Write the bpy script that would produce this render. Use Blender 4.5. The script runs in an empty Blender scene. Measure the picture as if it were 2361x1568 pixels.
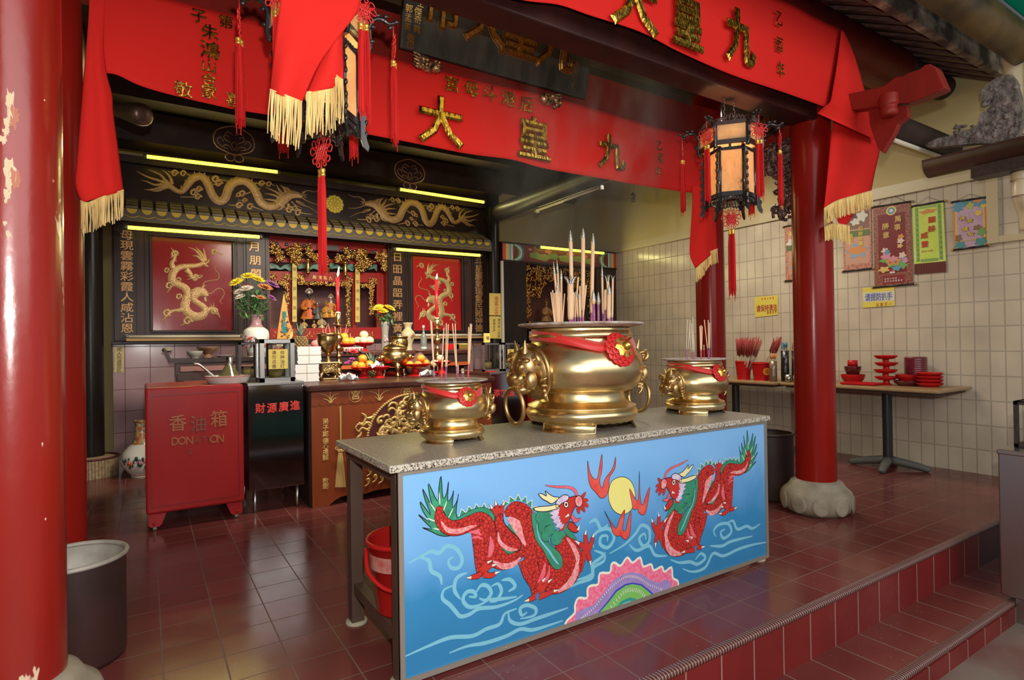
import bpy, math, random
from mathutils import Matrix, Vector
R = math.radians
SC = bpy.context.scene
COL = SC.collection
V3 = Vector
# ------------------------------------------------------------------ camera
IW, IH, FPX = 2361, 1568, 1327.75
YAW, PIT, ROL, CH = R(32.5205), R(.3404), R(.841), 1.35
_f = V3((math.sin(YAW)*math.cos(PIT), math.cos(YAW)*math.cos(PIT), math.sin(PIT)))
_r = V3((math.cos(YAW), -math.sin(YAW), 0)); _d = -_r.cross(_f)
CR = _r*math.cos(ROL)+_d*math.sin(ROL); CD = -_r*math.sin(ROL)+_d*math.cos(ROL)
CP = V3((0, 0, CH))
cd = bpy.data.cameras.new('camera'); co = bpy.data.objects.new('camera', cd); COL.objects.link(co)
cd.sensor_width = 36; cd.lens = 36*FPX/IW; cd.clip_start = .02
_m = Matrix((CR, -CD, -_f)).transposed().to_4x4(); _m.translation = CP
co.matrix_world = _m; SC.camera = co
# ------------------------------------------------------------------ light and exposure
SC.view_settings.view_transform = 'Standard'; SC.view_settings.look = 'None'
SC.view_settings.exposure = 0.3; SC.view_settings.gamma = 1; SC.view_settings.use_curve_mapping = False
W = bpy.data.worlds.new('courtyard_sky'); SC.world = W; W.use_nodes = True
W.node_tree.nodes['Background'].inputs[0].default_value = (.82, .92, 1, 1)
W.node_tree.nodes['Background'].inputs[1].default_value = .22
def lamp(name, kind, loc, energy, color=(1, 1, 1), size=.1, rot=None, sy=None):
    l = bpy.data.lights.new(name, kind); o = bpy.data.objects.new(name, l); COL.objects.link(o)
    l.energy = energy; l.color = color; o.location = loc
    if kind == 'AREA':
        l.size = size
        if sy: l.shape = 'RECTANGLE'; l.size_y = sy
    else: l.shadow_soft_size = size
    if rot: o.rotation_euler = rot
    return o
# the photographer's flash, just above the lens, and the daylight of the open court behind it
lamp('camera_flash', 'POINT', (.03, -.06, 1.62), 185, (1, .97, .92), .035)
lamp('court_daylight', 'AREA', (2.6, -2.2, 3.3), 135, (1, .98, .95), 6, (R(62), 0, 0), 3)
# bare fill lights without fixtures, added to brighten the altar and aisle wall
lamp('altar_fill', 'AREA', (2.0, 4.3, 3.1), 58, (1, .90, .74), 1.8, (R(48), 0, 0), .6).data.spread = R(100)
lamp('aisle_fill', 'AREA', (5.3, 4.4, 3.6), 58, (1, .92, .78), .8, (0, 0, 0), 2.0)
# ------------------------------------------------------------------ pixel rays to real planes
def ray(x, y): return (x-IW/2)/FPX*CR+(y-IH/2)/FPX*CD+_f
def pY(x, y, Y): r = ray(x, y); return CP+r*(Y/r.y)
def pX(x, y, X): r = ray(x, y); return CP+r*(X/r.x)
def pZ(x, y, z=0): r = ray(x, y); return CP+r*((z-CH)/r.z)
def fr(o, x=(1, 0, 0), y=(0, 0, 1)):
    x = V3(x).normalized(); y = V3(y); n = x.cross(y).normalized(); y = n.cross(x)
    m = Matrix((x, y, n)).transposed().to_4x4(); m.translation = V3(o); return m
def frY(Y, x=0, z=0): return fr((x, Y, z))                         # faces the court (-Y)
def frX(X, y=0, z=0): return fr((X, y, z), (0, -1, 0))             # faces -X
def pp(M, pts):                                                    # picture points -> 2D points in the plane of M
    o = M.translation; n = M.col[2].to_3d(); I = M.inverted(); out = []
    for x, y in pts:
        r = ray(x, y); q = I @ (CP+r*((o-CP).dot(n)/r.dot(n))); out.append((q.x, q.y))
    return out
def cr(pts, k=5, closed=False):                                    # Catmull-Rom through points
    P = [V3(p) if len(p) == 3 else V3((p[0], p[1], 0)) for p in pts]; d = len(pts[0]); n = len(P); out = []
    rng = range(n if closed else n-1)
    for i in rng:
        a, b, c, e = (P[(i-1) % n], P[i], P[(i+1) % n], P[(i+2) % n]) if closed else (P[max(i-1, 0)], P[i], P[i+1], P[min(i+2, n-1)])
        for j in range(k):
            t = j/k
            q = .5*((2*b)+(c-a)*t+(2*a-5*b+4*c-e)*t*t+(3*b-a-3*c+e)*t**3); out.append(tuple(q)[:d])
    if not closed: out.append(tuple(P[-1])[:d])
    return out
# ------------------------------------------------------------------ materials
MT = {}
def mat(name, col, rough=.5, metal=0, spec=.5, emit=None, es=0, coat=0, **k):
    if name in MT: return MT[name]
    m = bpy.data.materials.new(name); m.use_nodes = True; b = m.node_tree.nodes['Principled BSDF']; MT[name] = m
    b.inputs['Base Color'].default_value = (*col, 1); b.inputs['Roughness'].default_value = rough
    b.inputs['Metallic'].default_value = metal; b.inputs['Specular IOR Level'].default_value = spec
    if coat: b.inputs['Coat Weight'].default_value = coat; b.inputs['Coat Roughness'].default_value = .08
    if emit: b.inputs['Emission Color'].default_value = (*emit, 1); b.inputs['Emission Strength'].default_value = es
    for a, v in k.items(): b.inputs[a.replace('_', ' ')].default_value = v
    return m
def N(m, t, **k):
    n = m.node_tree.nodes.new(t)
    for a, v in k.items():
        if hasattr(n, a): setattr(n, a, v)
        else: n.inputs[a.replace('_', ' ')].default_value = v
    return n
def L(m, a, b): m.node_tree.links.new(a, b)
def bsdf(m): return m.node_tree.nodes['Principled BSDF']
def ramp(m, fac, stops):
    r = N(m, 'ShaderNodeValToRGB'); e = r.color_ramp.elements
    while len(e) < len(stops): e.new(.5)
    for x, (p, c) in zip(e, stops): x.position = p; x.color = (*c, 1)
    L(m, fac, r.inputs[0]); return r
def noise(m, scale, detail=3, rough=.5, vec=None, sc3=None):
    n = N(m, 'ShaderNodeTexNoise'); n.inputs['Scale'].default_value = scale; n.inputs['Detail'].default_value = detail; n.inputs['Roughness'].default_value = rough
    if vec is None:
        t = N(m, 'ShaderNodeTexCoord'); vec = t.outputs['Object']
    if sc3:
        mp = N(m, 'ShaderNodeMapping'); mp.inputs['Scale'].default_value = sc3; L(m, vec, mp.inputs[0]); vec = mp.outputs[0]
    L(m, vec, n.inputs['Vector']); return n
def bump(m, h, s=.3, d=.01):
    b = N(m, 'ShaderNodeBump'); b.inputs['Strength'].default_value = s; b.inputs['Distance'].default_value = d
    L(m, h, b.inputs['Height']); L(m, b.outputs[0], bsdf(m).inputs['Normal']); return b
def vary(m, c1, c2, scale=4, detail=4, sc3=None, lo=.35, hi=.65, bs=0, bd=.004):
    n = noise(m, scale, detail, sc3=sc3); r = ramp(m, n.outputs[0], [(lo, c1), (hi, c2)])
    L(m, r.outputs[0], bsdf(m).inputs['Base Color'])
    if bs: bump(m, n.outputs[0], bs, bd)
    return m
def tiles(name, c1, c2, grout, w, h, axes, ph, rough=.2, mortar=.004, bs=.35, spots=0, coat=0, g2=None):
    """square-set tiles; axes picks which object axes run along the tile width and height, ph their phase"""
    m = mat(name, c1, rough, spec=.3, coat=coat)
    t = N(m, 'ShaderNodeTexCoord'); s = N(m, 'ShaderNodeSeparateXYZ'); L(m, t.outputs['Object'], s.inputs[0])
    c = N(m, 'ShaderNodeCombineXYZ')
    for i in (0, 1):
        a = N(m, 'ShaderNodeMath', operation='SUBTRACT'); L(m, s.outputs['XYZ'.index(axes[i])], a.inputs[0]); a.inputs[1].default_value = ph[i]-50*(w, h)[i]; L(m, a.outputs[0], c.inputs[i])
    b = N(m, 'ShaderNodeTexBrick'); b.offset = 0; b.squash = 1
    L(m, c.outputs[0], b.inputs['Vector'])
    for a, v in (('Color1', (*c1, 1)), ('Color2', (*c2, 1)), ('Mortar', (*grout, 1)), ('Scale', 1), ('Mortar Size', mortar), ('Mortar Smooth', .15), ('Bias', 0), ('Brick Width', w), ('Row Height', h)): b.inputs[a].default_value = v
    n = noise(m, 2.3, 5); mx = N(m, 'ShaderNodeMix', data_type='RGBA', blend_type='OVERLAY'); mx.inputs[0].default_value = .35
    L(m, b.outputs['Color'], mx.inputs[6]); L(m, n.outputs['Fac'], mx.inputs[7]); out = mx.outputs[2]
    if spots:                                                       # scattered pale ash specks
        vv = N(m, 'ShaderNodeTexVoronoi'); vv.inputs['Scale'].default_value = 42; L(m, t.outputs['Object'], vv.inputs['Vector'])
        lt = N(m, 'ShaderNodeMath', operation='LESS_THAN'); L(m, vv.outputs['Distance'], lt.inputs[0]); lt.inputs[1].default_value = .085
        n2 = noise(m, 1.1, 2); gt = ramp(m, n2.outputs[0], [(.5, (0, 0, 0)), (.62, (1, 1, 1))])
        wn = N(m, 'ShaderNodeTexWhiteNoise'); L(m, vv.outputs['Color'], wn.inputs['Vector'])
        g3 = N(m, 'ShaderNodeMath', operation='GREATER_THAN'); L(m, wn.outputs['Value'], g3.inputs[0]); g3.inputs[1].default_value = .62
        mu = N(m, 'ShaderNodeMath', operation='MULTIPLY'); L(m, lt.outputs[0], mu.inputs[0]); L(m, gt.outputs[0], mu.inputs[1])
        m3 = N(m, 'ShaderNodeMath', operation='MULTIPLY'); L(m, mu.outputs[0], m3.inputs[0]); L(m, g3.outputs[0], m3.inputs[1])
        m2 = N(m, 'ShaderNodeMix', data_type='RGBA'); L(m, m3.outputs[0], m2.inputs[0]); L(m, out, m2.inputs[6]); m2.inputs[7].default_value = (.55, .48, .42, 1); out = m2.outputs[2]
    L(m, out, bsdf(m).inputs['Base Color'])
    n4 = noise(m, 3.5, 4); ad = N(m, 'ShaderNodeMath', operation='MULTIPLY_ADD'); L(m, n4.outputs[0], ad.inputs[0]); ad.inputs[1].default_value = .25; ad.inputs[2].default_value = max(rough-.1, .02)
    rr = N(m, 'ShaderNodeMix'); L(m, b.outputs['Fac'], rr.inputs[0]); L(m, ad.outputs[0], rr.inputs[2]); rr.inputs[3].default_value = .8; L(m, rr.outputs[0], bsdf(m).inputs['Roughness'])
    iv = N(m, 'ShaderNodeMath', operation='SUBTRACT'); iv.inputs[0].default_value = 1; L(m, b.outputs['Fac'], iv.inputs[1])
    a2 = N(m, 'ShaderNodeMath', operation='MULTIPLY_ADD'); L(m, n4.outputs[0], a2.inputs[0]); a2.inputs[1].default_value = .25; L(m, iv.outputs[0], a2.inputs[2])
    bump(m, a2.outputs[0], bs, .004)
    return m
def lacq(name, c, c2=None, rough=.2, bs=.06, chips=None, coat=.6):
    m = mat(name, c, rough+.03, spec=.2, coat=0); n = noise(m, 6, 4, sc3=(1, 1, .25)); r = ramp(m, n.outputs[0], [(.35, c), (.7, c2 or tuple(x*.72 for x in c))]); out = r.outputs[0]
    if chips:
        n2 = noise(m, 5, 5, .62, sc3=(1, 1, .3)); r2 = ramp(m, n2.outputs[0], [(.605, (0, 0, 0)), (.615, (1, 1, 1))])
        mx = N(m, 'ShaderNodeMix', data_type='RGBA'); L(m, r2.outputs[0], mx.inputs[0]); L(m, out, mx.inputs[6]); mx.inputs[7].default_value = (*chips, 1); out = mx.outputs[2]
    L(m, out, bsdf(m).inputs['Base Color']); bump(m, noise(m, 11, 4, sc3=(1, 1, .5)).outputs[0], bs, .02); return m
def wood(name, c1, c2, rough=.5, sc3=(3, 18, 18), coat=0):
    m = mat(name, c1, rough, coat=coat); vary(m, c1, c2, 2.2, 6, sc3, .3, .7, .12, .003); return m
def gold(name, c, rough=.32, bs=0, scale=60):
    m = mat(name, c, rough, 1)
    if bs:
        n = noise(m, scale, 3); bump(m, n.outputs[0], bs, .004)
        L(m, ramp(m, n.outputs[0], [(.35, tuple(x*.45 for x in c)), (.6, c)]).outputs[0], bsdf(m).inputs['Base Color'])
    return m
# ------------------------------------------------------------------ mesh collector
GLY = {}
def glyph(ch, bold=0., ext=0.):
    k = (ch, bold, ext)
    if k not in GLY:
        cu = bpy.data.curves.new('glyph', 'FONT'); cu.body = ch; cu.size = 1; cu.align_x = 'CENTER'; cu.resolution_u = 2
        cu.bevel_depth = bold; cu.bevel_resolution = 0; cu.extrude = ext; cu.fill_mode = 'FRONT' if not ext else 'BOTH'
        o = bpy.data.objects.new('glyph', cu); COL.objects.link(o)
        me = bpy.data.meshes.new_from_object(o.evaluated_get(bpy.context.evaluated_depsgraph_get()))
        GLY[k] = ([(v.co.x, v.co.y-.36, v.co.z) for v in me.vertices], [tuple(p.vertices) for p in me.polygons])
        bpy.data.meshes.remove(me); bpy.data.objects.remove(o); bpy.data.curves.remove(cu)
    return GLY[k]
class G:
    def __init__(s): s.v = []; s.f = []; s.mi = []; s.sm = []; s.mats = []
    def add(s, vs, fs, m, smooth=False, M=None):
        b = len(s.v)
        if m not in s.mats: s.mats.append(m)
        i = s.mats.index(m)
        for v in vs:
            v = V3(v) if len(v) == 3 else V3((v[0], v[1], 0))
            s.v.append(M @ v if M is not None else v)
        for f in fs: s.f.append([b+j for j in f]); s.mi.append(i); s.sm.append(smooth)
        return s
    def box(s, a, b, m, M=None):                                    # corner to corner
        x0, y0, z0 = a; x1, y1, z1 = b
        vs = [(x, y, z) for z in (z0, z1) for y in (y0, y1) for x in (x0, x1)]
        return s.add(vs, [(0, 2, 3, 1), (4, 5, 7, 6), (0, 1, 5, 4), (2, 6, 7, 3), (0, 4, 6, 2), (1, 3, 7, 5)], m, False, M)
    def cbox(s, c, d, m, M=None): return s.box([c[i]-d[i]/2 for i in range(3)], [c[i]+d[i]/2 for i in range(3)], m, M)
    def lathe(s, prof, m, seg=32, M=None, smooth=True, a0=0, a1=360, cap=False):
        full = abs(a1-a0) >= 360; n = seg if full else seg+1; vs = []
        for r, z in prof:
            for i in range(n):
                a = R(a0+(a1-a0)*i/seg); vs.append((r*math.cos(a), r*math.sin(a), z))
        fs = []
        for j in range(len(prof)-1):
            for i in range(seg):
                k = (i+1) % n; fs.append((j*n+i, j*n+k, (j+1)*n+k, (j+1)*n+i))
        if cap: fs.append(tuple(range(n))[::-1]); fs.append(tuple((len(prof)-1)*n+i for i in range(n)))
        return s.add(vs, fs, m, smooth, M)
    def tube(s, pts, r, m, seg=8, closed=False, M=None, cap=True):
        P = [V3(p) for p in pts]; n = len(P); rr = r if isinstance(r, (list, tuple)) else [r]*n; vs = []; up = None
        for i, p in enumerate(P):
            t = (P[(i+1) % n]-P[i-1]) if closed else (P[min(i+1, n-1)]-P[max(i-1, 0)])
            t = t.normalized() if t.length > 1e-9 else V3((0, 0, 1))
            if up is None: up = V3((0, 0, 1)) if abs(t.z) < .9 else V3((1, 0, 0))
            a = t.cross(up)
            if a.length < 1e-6: a = t.cross(V3((0, 1, 0)))
            a.normalize(); up = a.cross(t).normalized()
            for k in range(seg):
                q = 2*math.pi*k/seg; vs.append(p+(a*math.cos(q)+up*math.sin(q))*rr[i])
        fs = []
        for i in range(n if closed else n-1):
            j = (i+1) % n
            for k in range(seg): l = (k+1) % seg; fs.append((i*seg+k, i*seg+l, j*seg+l, j*seg+k))
        if cap and not closed: fs.append(tuple(range(seg))[::-1]); fs.append(tuple((n-1)*seg+k for k in range(seg)))
        return s.add(vs, fs, m, True, M)
    def ball(s, c, r, m, seg=14, ring=9, M=None, sc=(1, 1, 1)):
        vs = [(c[0]+r*sc[0]*math.sin(math.pi*j/ring)*math.cos(2*math.pi*i/seg), c[1]+r*sc[1]*math.sin(math.pi*j/ring)*math.sin(2*math.pi*i/seg), c[2]+r*sc[2]*math.cos(math.pi*j/ring)) for j in range(ring+1) for i in range(seg)]
        fs = [(j*seg+i, (j+1)*seg+i, (j+1)*seg+(i+1) % seg, j*seg+(i+1) % seg) for j in range(ring) for i in range(seg)]
        return s.add(vs, fs, m, True, M)
    def prism(s, poly, z0, z1, m, M=None, smooth=False, back=True):  # 2D outline pushed along the frame normal
        P = [(p[0], p[1]) for p in poly]
        if sum(P[i-1][0]*P[i][1]-P[i][0]*P[i-1][1] for i in range(len(P))) < 0: P = P[::-1]
        n = len(P); vs = [(x, y, z0) for x, y in P]+[(x, y, z1) for x, y in P]
        fs = [tuple(range(n, 2*n))]+[(i, (i+1) % n, n+(i+1) % n, n+i) for i in range(n)]
        if back: fs.append(tuple(range(n))[::-1])
        return s.add(vs, fs, m, smooth, M)
    def flat(s, poly, z, m, M=None):
        P = [(p[0], p[1]) for p in poly]
        if sum(P[i-1][0]*P[i][1]-P[i][0]*P[i-1][1] for i in range(len(P))) < 0: P = P[::-1]
        return s.add([(x, y, z) for x, y in P], [tuple(range(len(P)))], m, False, M)
    def strip(s, pts, w, z, m, M=None, h=0, grow=0):                 # a brush stroke of changing width; h>0 rounds it into relief
        n = len(pts); ww = w if isinstance(w, (list, tuple)) else [w]*n
        if len(ww) != n: ww = [ww[min(int(i*(len(ww)-1)/(n-1)), len(ww)-2)]*(1-((i*(len(ww)-1)/(n-1)) % 1 if i < n-1 else 1))+ww[min(int(i*(len(ww)-1)/(n-1)), len(ww)-2)+1]*((i*(len(ww)-1)/(n-1)) % 1 if i < n-1 else 1) for i in range(n)]
        vs = []; k = 5 if h else 2; s.n = getattr(s, 'n', 0)+1; z += 0 if h else (s.n % 40)*3e-6
        for i in range(n):
            z += 0 if h else 8e-7
            a = pts[max(i-1, 0)]; b = pts[min(i+1, n-1)]; dx, dy = b[0]-a[0], b[1]-a[1]; l = math.hypot(dx, dy) or 1; q = ww[i]/2+grow
            for j in range(k):
                t = -1+2*j/(k-1); vs.append((pts[i][0]-dy/l*q*t, pts[i][1]+dx/l*q*t, z+h*(1-t*t)*min(1, ww[i]/max(max(ww), 1e-6)+.3)))
        fs = [(i*k+j, (i+1)*k+j, (i+1)*k+j+1, i*k+j+1) for i in range(n-1) for j in range(k-1)]
        fs = [f[::-1] if False else f for f in fs]
        return s.add(vs, fs, m, bool(h), M)
    def text(s, txt, x, y, size, m, M, bold=0., ext=0., z=.001, sx=1., vert=0, rot=0):
        """vert>0: characters run downwards with that step"""
        for i, ch in enumerate(txt):
            if ch == ' ': continue
            gv, gf = glyph(ch, bold, ext); c, q = math.cos(rot), math.sin(rot)
            ox, oy = (x, y-i*vert) if vert else (x+i*size*sx*1.05, y)
            vs = [(ox+(vx*c*sx-vy*q)*size, oy+(vx*q*sx+vy*c)*size, z+vz*size+ext*size) for vx, vy, vz in gv]
            s.add(vs, gf, m, False, M)
        return s
    def obj(s, name, parent=None, loc=None, bevel=0, seg=2, smooth_angle=None, solid=0):
        """loc: world point that becomes the object's origin (a part's origin is its parent's)"""
        me = bpy.data.meshes.new(name); o = bpy.data.objects.new(name, me); COL.objects.link(o)
        if loc is None and parent is None:
            xs = [v.x for v in s.v]; ys = [v.y for v in s.v]; zs = [v.z for v in s.v]
            loc = V3(((min(xs)+max(xs))/2, (min(ys)+max(ys))/2, min(zs)))
        lo = V3(loc) if loc is not None else V3((0, 0, 0))
        me.from_pydata([v-lo for v in s.v], [], s.f); 
        for m in s.mats: me.materials.append(m)
        me.polygons.foreach_set('material_index', s.mi); me.polygons.foreach_set('use_smooth', s.sm)
        me.update()
        o.location = lo
        if parent is not None: o.parent = parent; o.location = (0, 0, 0)          # loc = the unrotated parent's place
        if solid: b = o.modifiers.new('thickness', 'SOLIDIFY'); b.thickness = solid; b.offset = 0
        if bevel: b = o.modifiers.new('edge', 'BEVEL'); b.width = bevel; b.segments = seg; b.limit_method = 'ANGLE'; b.angle_limit = R(40); b.harden_normals = False
        return o
def tag(o, label=None, cat=None, group=None, kind=None):
    for k, v in (('label', label), ('category', cat), ('group', group), ('kind', kind)):
        if v: o[k] = v
    return o
def thing(name, label, cat, loc=(0, 0, 0), rz=0, group=None, rot=None):
    """an Empty at the thing's base; its parts are built in coordinates local to it"""
    o = bpy.data.objects.new(name, None); COL.objects.link(o); o.location = loc; o.rotation_euler = rot or (0, 0, rz); o.empty_display_size = .1
    return tag(o, label, cat, group)
def kids(o): return [c for c in bpy.data.objects if c.parent == o]
CH_ = {}
def dup(root, loc=None, rz=None, label=None, group=None, rot=None, scale=None):
    if root.name not in CH_: CH_[root.name] = [(c, kids(c)) for c in kids(root)]
    r = root.copy(); COL.objects.link(r)
    if loc is not None: r.location = loc
    if rz is not None: r.rotation_euler = (0, 0, rz)
    if rot is not None: r.rotation_euler = rot
    if scale is not None: r.scale = (scale,)*3 if isinstance(scale, (int, float)) else scale
    if label: r['label'] = label
    if group: r['group'] = group
    for c, gs in CH_[root.name]:
        k = c.copy(); COL.objects.link(k); k.parent = r
        for g in gs: d = g.copy(); COL.objects.link(d); d.parent = k
    return r
def struct(g, name, label=None, **k): return tag(g.obj(name, **k), label, None, None, 'structure')
RN = random.Random(7)
# ================================================================== the setting
XL, XR, YB = -2.84, 6.92, 8.6
CX = 2.04                                                          # the hall's axis
m_floor = tiles('maroon_floor_tile', (.13, .030, .027), (.165, .040, .034), (.17, .10, .08), .23, .23, 'XY', (2.582, 3.504), .16, .0032, .25, 1)
m_riser = tiles('maroon_riser_tile', (.17, .016, .015), (.19, .020, .018), (.30, .22, .18), .23, 5, 'XZ', (2.582, -2), .25, .004, .25)
m_tread = tiles('maroon_tread_tile', (.14, .028, .024), (.17, .036, .03), (.20, .14, .11), .23, .33, 'XY', (2.582, 1.66), .22, .004, .25, 1)
m_wtile = tiles('cream_wall_tile', (.50, .415, .315), (.53, .445, .335), (.34, .29, .22), .1206, .2427, 'YZ', (2.102, .478), .16, .006, .5)
m_atile = tiles('mauve_wall_tile', (.30, .185, .19), (.27, .165, .175), (.10, .03, .03), .24, .24, 'XZ', (-.19, .178), .16, .003, .3)
m_cream = mat('cream_plaster', (.52, .42, .20), .8); vary(m_cream, (.54, .43, .21), (.49, .39, .18), 1.4, 5)
m_ctrim = mat('cream_gloss_trim', (.52, .43, .26), .35)
m_court = mat('court_paving', (.13, .07, .055), .6); vary(m_court, (.16, .075, .06), (.20, .15, .12), 2.2, 6, None, .4, .62, .2, .01)
m_redcol = lacq('red_lacquer', (.26, .010, .006), (.20, .009, .006), .2, .05)
m_redold = lacq('old_red_lacquer', (.29, .014, .007), (.25, .014, .010), .2, .16, (.70, .52, .36)); bsdf(m_redold).inputs['Specular IOR Level'].default_value = .5; bsdf(m_redold).inputs['Coat Weight'].default_value = .5; bsdf(m_redold).inputs['Coat Roughness'].default_value = .22
m_redbeam = lacq('dull_red_paint', (.24, .018, .012), (.18, .015, .011), .38, .1, None, .15)
m_dark = wood('smoked_dark_wood', (.022, .014, .012), (.042, .026, .020), .42, (2, 14, 14))
m_black = lacq('black_lacquer', (.012, .010, .010), (.02, .014, .012), .24, .08)
m_stone = mat('grey_stone', (.30, .25, .18), .7); vary(m_stone, (.34, .285, .21), (.22, .18, .125), 9, 6, None, .35, .7, .25, .008)
m_soot = mat('sooty_roof_wood', (.020, .012, .010), .7); vary(m_soot, (.026, .015, .012), (.05, .026, .02), 5, 5)
m_raft = wood('brown_rafter', (.07, .032, .026), (.13, .065, .052), .5, (14, 2, 14))

struct(G().box((XL, 1.672, -.4), (XR, YB, 0), m_floor), 'floor', loc=(0, 0, 0))
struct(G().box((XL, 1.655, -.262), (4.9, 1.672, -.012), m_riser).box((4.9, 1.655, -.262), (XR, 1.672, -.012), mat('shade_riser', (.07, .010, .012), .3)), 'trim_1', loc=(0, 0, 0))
def nosing(Y, z, x0, x1, name):
    m = mat('ribbed_nosing', (.10, .028, .024), .3)
    t = N(m, 'ShaderNodeTexCoord'); w = N(m, 'ShaderNodeTexWave'); w.inputs['Scale'].default_value = 17.5; w.bands_direction = 'X'; L(m, t.outputs['Object'], w.inputs['Vector'])
    r = ramp(m, w.outputs['Fac'], [(0, (.42, .30, .25)), (.2, (.10, .028, .024))]); L(m, r.outputs[0], bsdf(m).inputs['Base Color']); bump(m, w.outputs['Fac'], .6, .006)
    g = G(); prof = [(Y+.03, z+.0015), (Y+.004, z+.004), (Y-.008, z), (Y-.014, z-.010), (Y-.012, z-.022), (Y, z-.028)]
    vs = [(x, y, q) for x in (x0, x1) for y, q in prof]; n = len(prof)
    g.add(vs, [(i, i+1, n+i+1, n+i) for i in range(n-1)], m, True); return struct(g, name, loc=(0, 0, 0))
nosing(1.655, 0, XL, XR, 'trim_2')
struct(G().box((XL, 1.335, -.5), (XR, 1.655, -.262), m_tread), 'step', loc=(0, 0, 0))
nosing(1.335, -.262, XL, XR, 'trim_3')
struct(G().box((XL, 1.32, -.385), (XR, 1.336, -.29), m_riser), 'trim_4', loc=(0, 0, 0))
struct(G().box((-5, -5, -.5), (12, 1.33, -.385), m_court), 'ground', loc=(0, 0, 0))
# side walls: tiled below, cream plaster above a moulded band
struct(G().box((XR, 1.75, 0), (XR+.12, YB, 2.9), m_wtile).box((XR, .9, 2.9), (XR+.12, 2.9, 4.1), m_cream).box((XR, 2.9, 2.9), (XR+.12, YB, 5.2), m_cream), 'wall_right', loc=(0, 0, 0))
struct(G().box((XR-.03, 1.75, 2.895), (XR, YB, 2.96), m_ctrim).box((XR-.015, 1.75, 2.96), (XR, YB, 3.02), m_ctrim), 'trim_5')
struct(G().box((XL-.12, 1.3, 0), (XL, YB, 5.2), m_cream), 'wall_left', loc=(0, 0, 0))
struct(G().box((XL, YB, 0), (XR, YB+.12, 5.2), m_cream), 'wall_back', loc=(0, 0, 0))
# columns
def column(x, y, r, h, m, base, name, label, z0=0):
    c = thing(name, label, None, (x, y, z0)); c['kind'] = 'structure'
    G().lathe([(r, 0), (r, h)], m, 48).obj('shaft', c)
    if base:
        br = base; g = G()
        g.lathe([(0, 0), (br*.80, 0), (br*.93, .035), (br, .085), (br*.985, .125), (br*.93, .165), (br*.80, .195), (br*.78, .20), (br*.70, .235), (br*.58, .25), (r, .252)], m_stone, 48)
        for k in range(10):                                         # carved petals round the drum
            a = 2*math.pi*k/10; M = Matrix.Translation((br*.965*math.cos(a), br*.965*math.sin(a), .085)) @ Matrix.Rotation(a, 4, 'Z')
            g.ball((0, 0, 0), 1, m_stone, 10, 6, M, (.008, br*.26, .066))
        G2 = g.obj('stone_base', c)
    return c
PC = None
column(4.45, 2.55, .146, 3.95, m_redcol, .262, 'column', 'glossy red round column on a carved stone base beside the dragon table')
PC = column(-.385, 2.55, .148, 3.6, m_redold, .262, 'column', 'chipped old red column at the edge beside the ash drum')
column(4.45, 3.53, .128, 3.8, m_redcol, 0, 'column', 'slimmer red column behind the hanging banner end')
column(-.375, 3.53, .128, 3.8, m_redcol, 0, 'column', 'slimmer red column close behind the chipped column')
column(-.49, 7.62, .115, 4.2, m_black, 0, 'column', 'black lacquered column standing in a bamboo wrapped foot')
column(4.50, 7.56, .10, 4.2, m_black, 0, 'column', 'black lacquered column at the end of the altar screen')
g = G(); m_bare = mat('bare_plaster_patch', (.66, .50, .32), .85); m_under = mat('pink_undercoat', (.46, .16, .10), .7)
for px0, py0, w, h, m in ((38, 205, 16, 80, m_bare), (32, 255, 12, 40, m_bare), (44, 235, 22, 60, m_under), (30, 272, 14, 20, m_bare), (36, 375, 22, 95, m_bare), (46, 380, 20, 60, m_under), (24, 290, 14, 26, m_bare), (30, 420, 12, 40, m_bare), (26, 482, 8, 14, m_bare), (32, 508, 10, 22, m_bare), (98, 1000, 4, 12, m_bare), (103, 1180, 5, 8, m_bare), (128, 360, 8, 10, m_under), (110, 170, 4, 6, m_bare)):
    rr = random.Random(px0*py0); a0 = R(-81.4)+math.asin((px0-33)/122); z0 = 1.35-(py0-775)*.00138; W0, H0 = w*.00138/.1483/2, h*.00138/2; vs = []
    for i in range(26):
        t_ = 2*math.pi*i/26; q = rr.uniform(.55, 1.15); a = a0+W0*q*math.cos(t_)+.25*W0*math.sin(2*t_); vs.append((-.385+.1487*math.cos(a), 2.55+.1487*math.sin(a), z0+H0*q*math.sin(t_)))
    g.add(vs+[(-.385+.1487*math.cos(a0), 2.55+.1487*math.sin(a0), z0)], [(i, (i+1) % 26, 26) for i in range(26)], m)
g.obj('peeled_patches', PC, loc=PC.location)
# front row: square red beam, round purlin, bracket; rear row: red board and black beam
bm = lambda n, lb, g, **k: struct(g, n, lb, **k)
bm('beam', 'dark red beam behind the front banner', G().box((-.39, 2.44, 3.03), (4.45, 2.62, 3.42), lacq('dark_beam_paint', (.045, .013, .010), (.03, .010, .008), .4, .08, None, .1)), bevel=.012)
bm('beam', 'round red purlin over the front column', G().lathe([(0, 0), (.19, 0), (.19, 7.4), (0, 7.4)], m_redbeam, 40, Matrix.Translation((-1.6, 2.55, 3.80)) @ Matrix.Rotation(R(90), 4, 'Y')))
bm('beam', 'long black purlin carrying the rafters', G().lathe([(.115, 0), (.115, 9.7)], m_soot, 24, Matrix.Translation((XL, 2.55, 3.88)) @ Matrix.Rotation(R(90), 4, 'Y')))
bm('beam', 'red board above the rear banner', G().box((-.37, 3.43, 3.05), (4.45, 3.50, 3.44), m_redbeam))
bm('beam', 'black beam above the red board', G().box((-.37, 3.44, 3.62), (4.45, 3.62, 4.3), m_soot))
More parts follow.
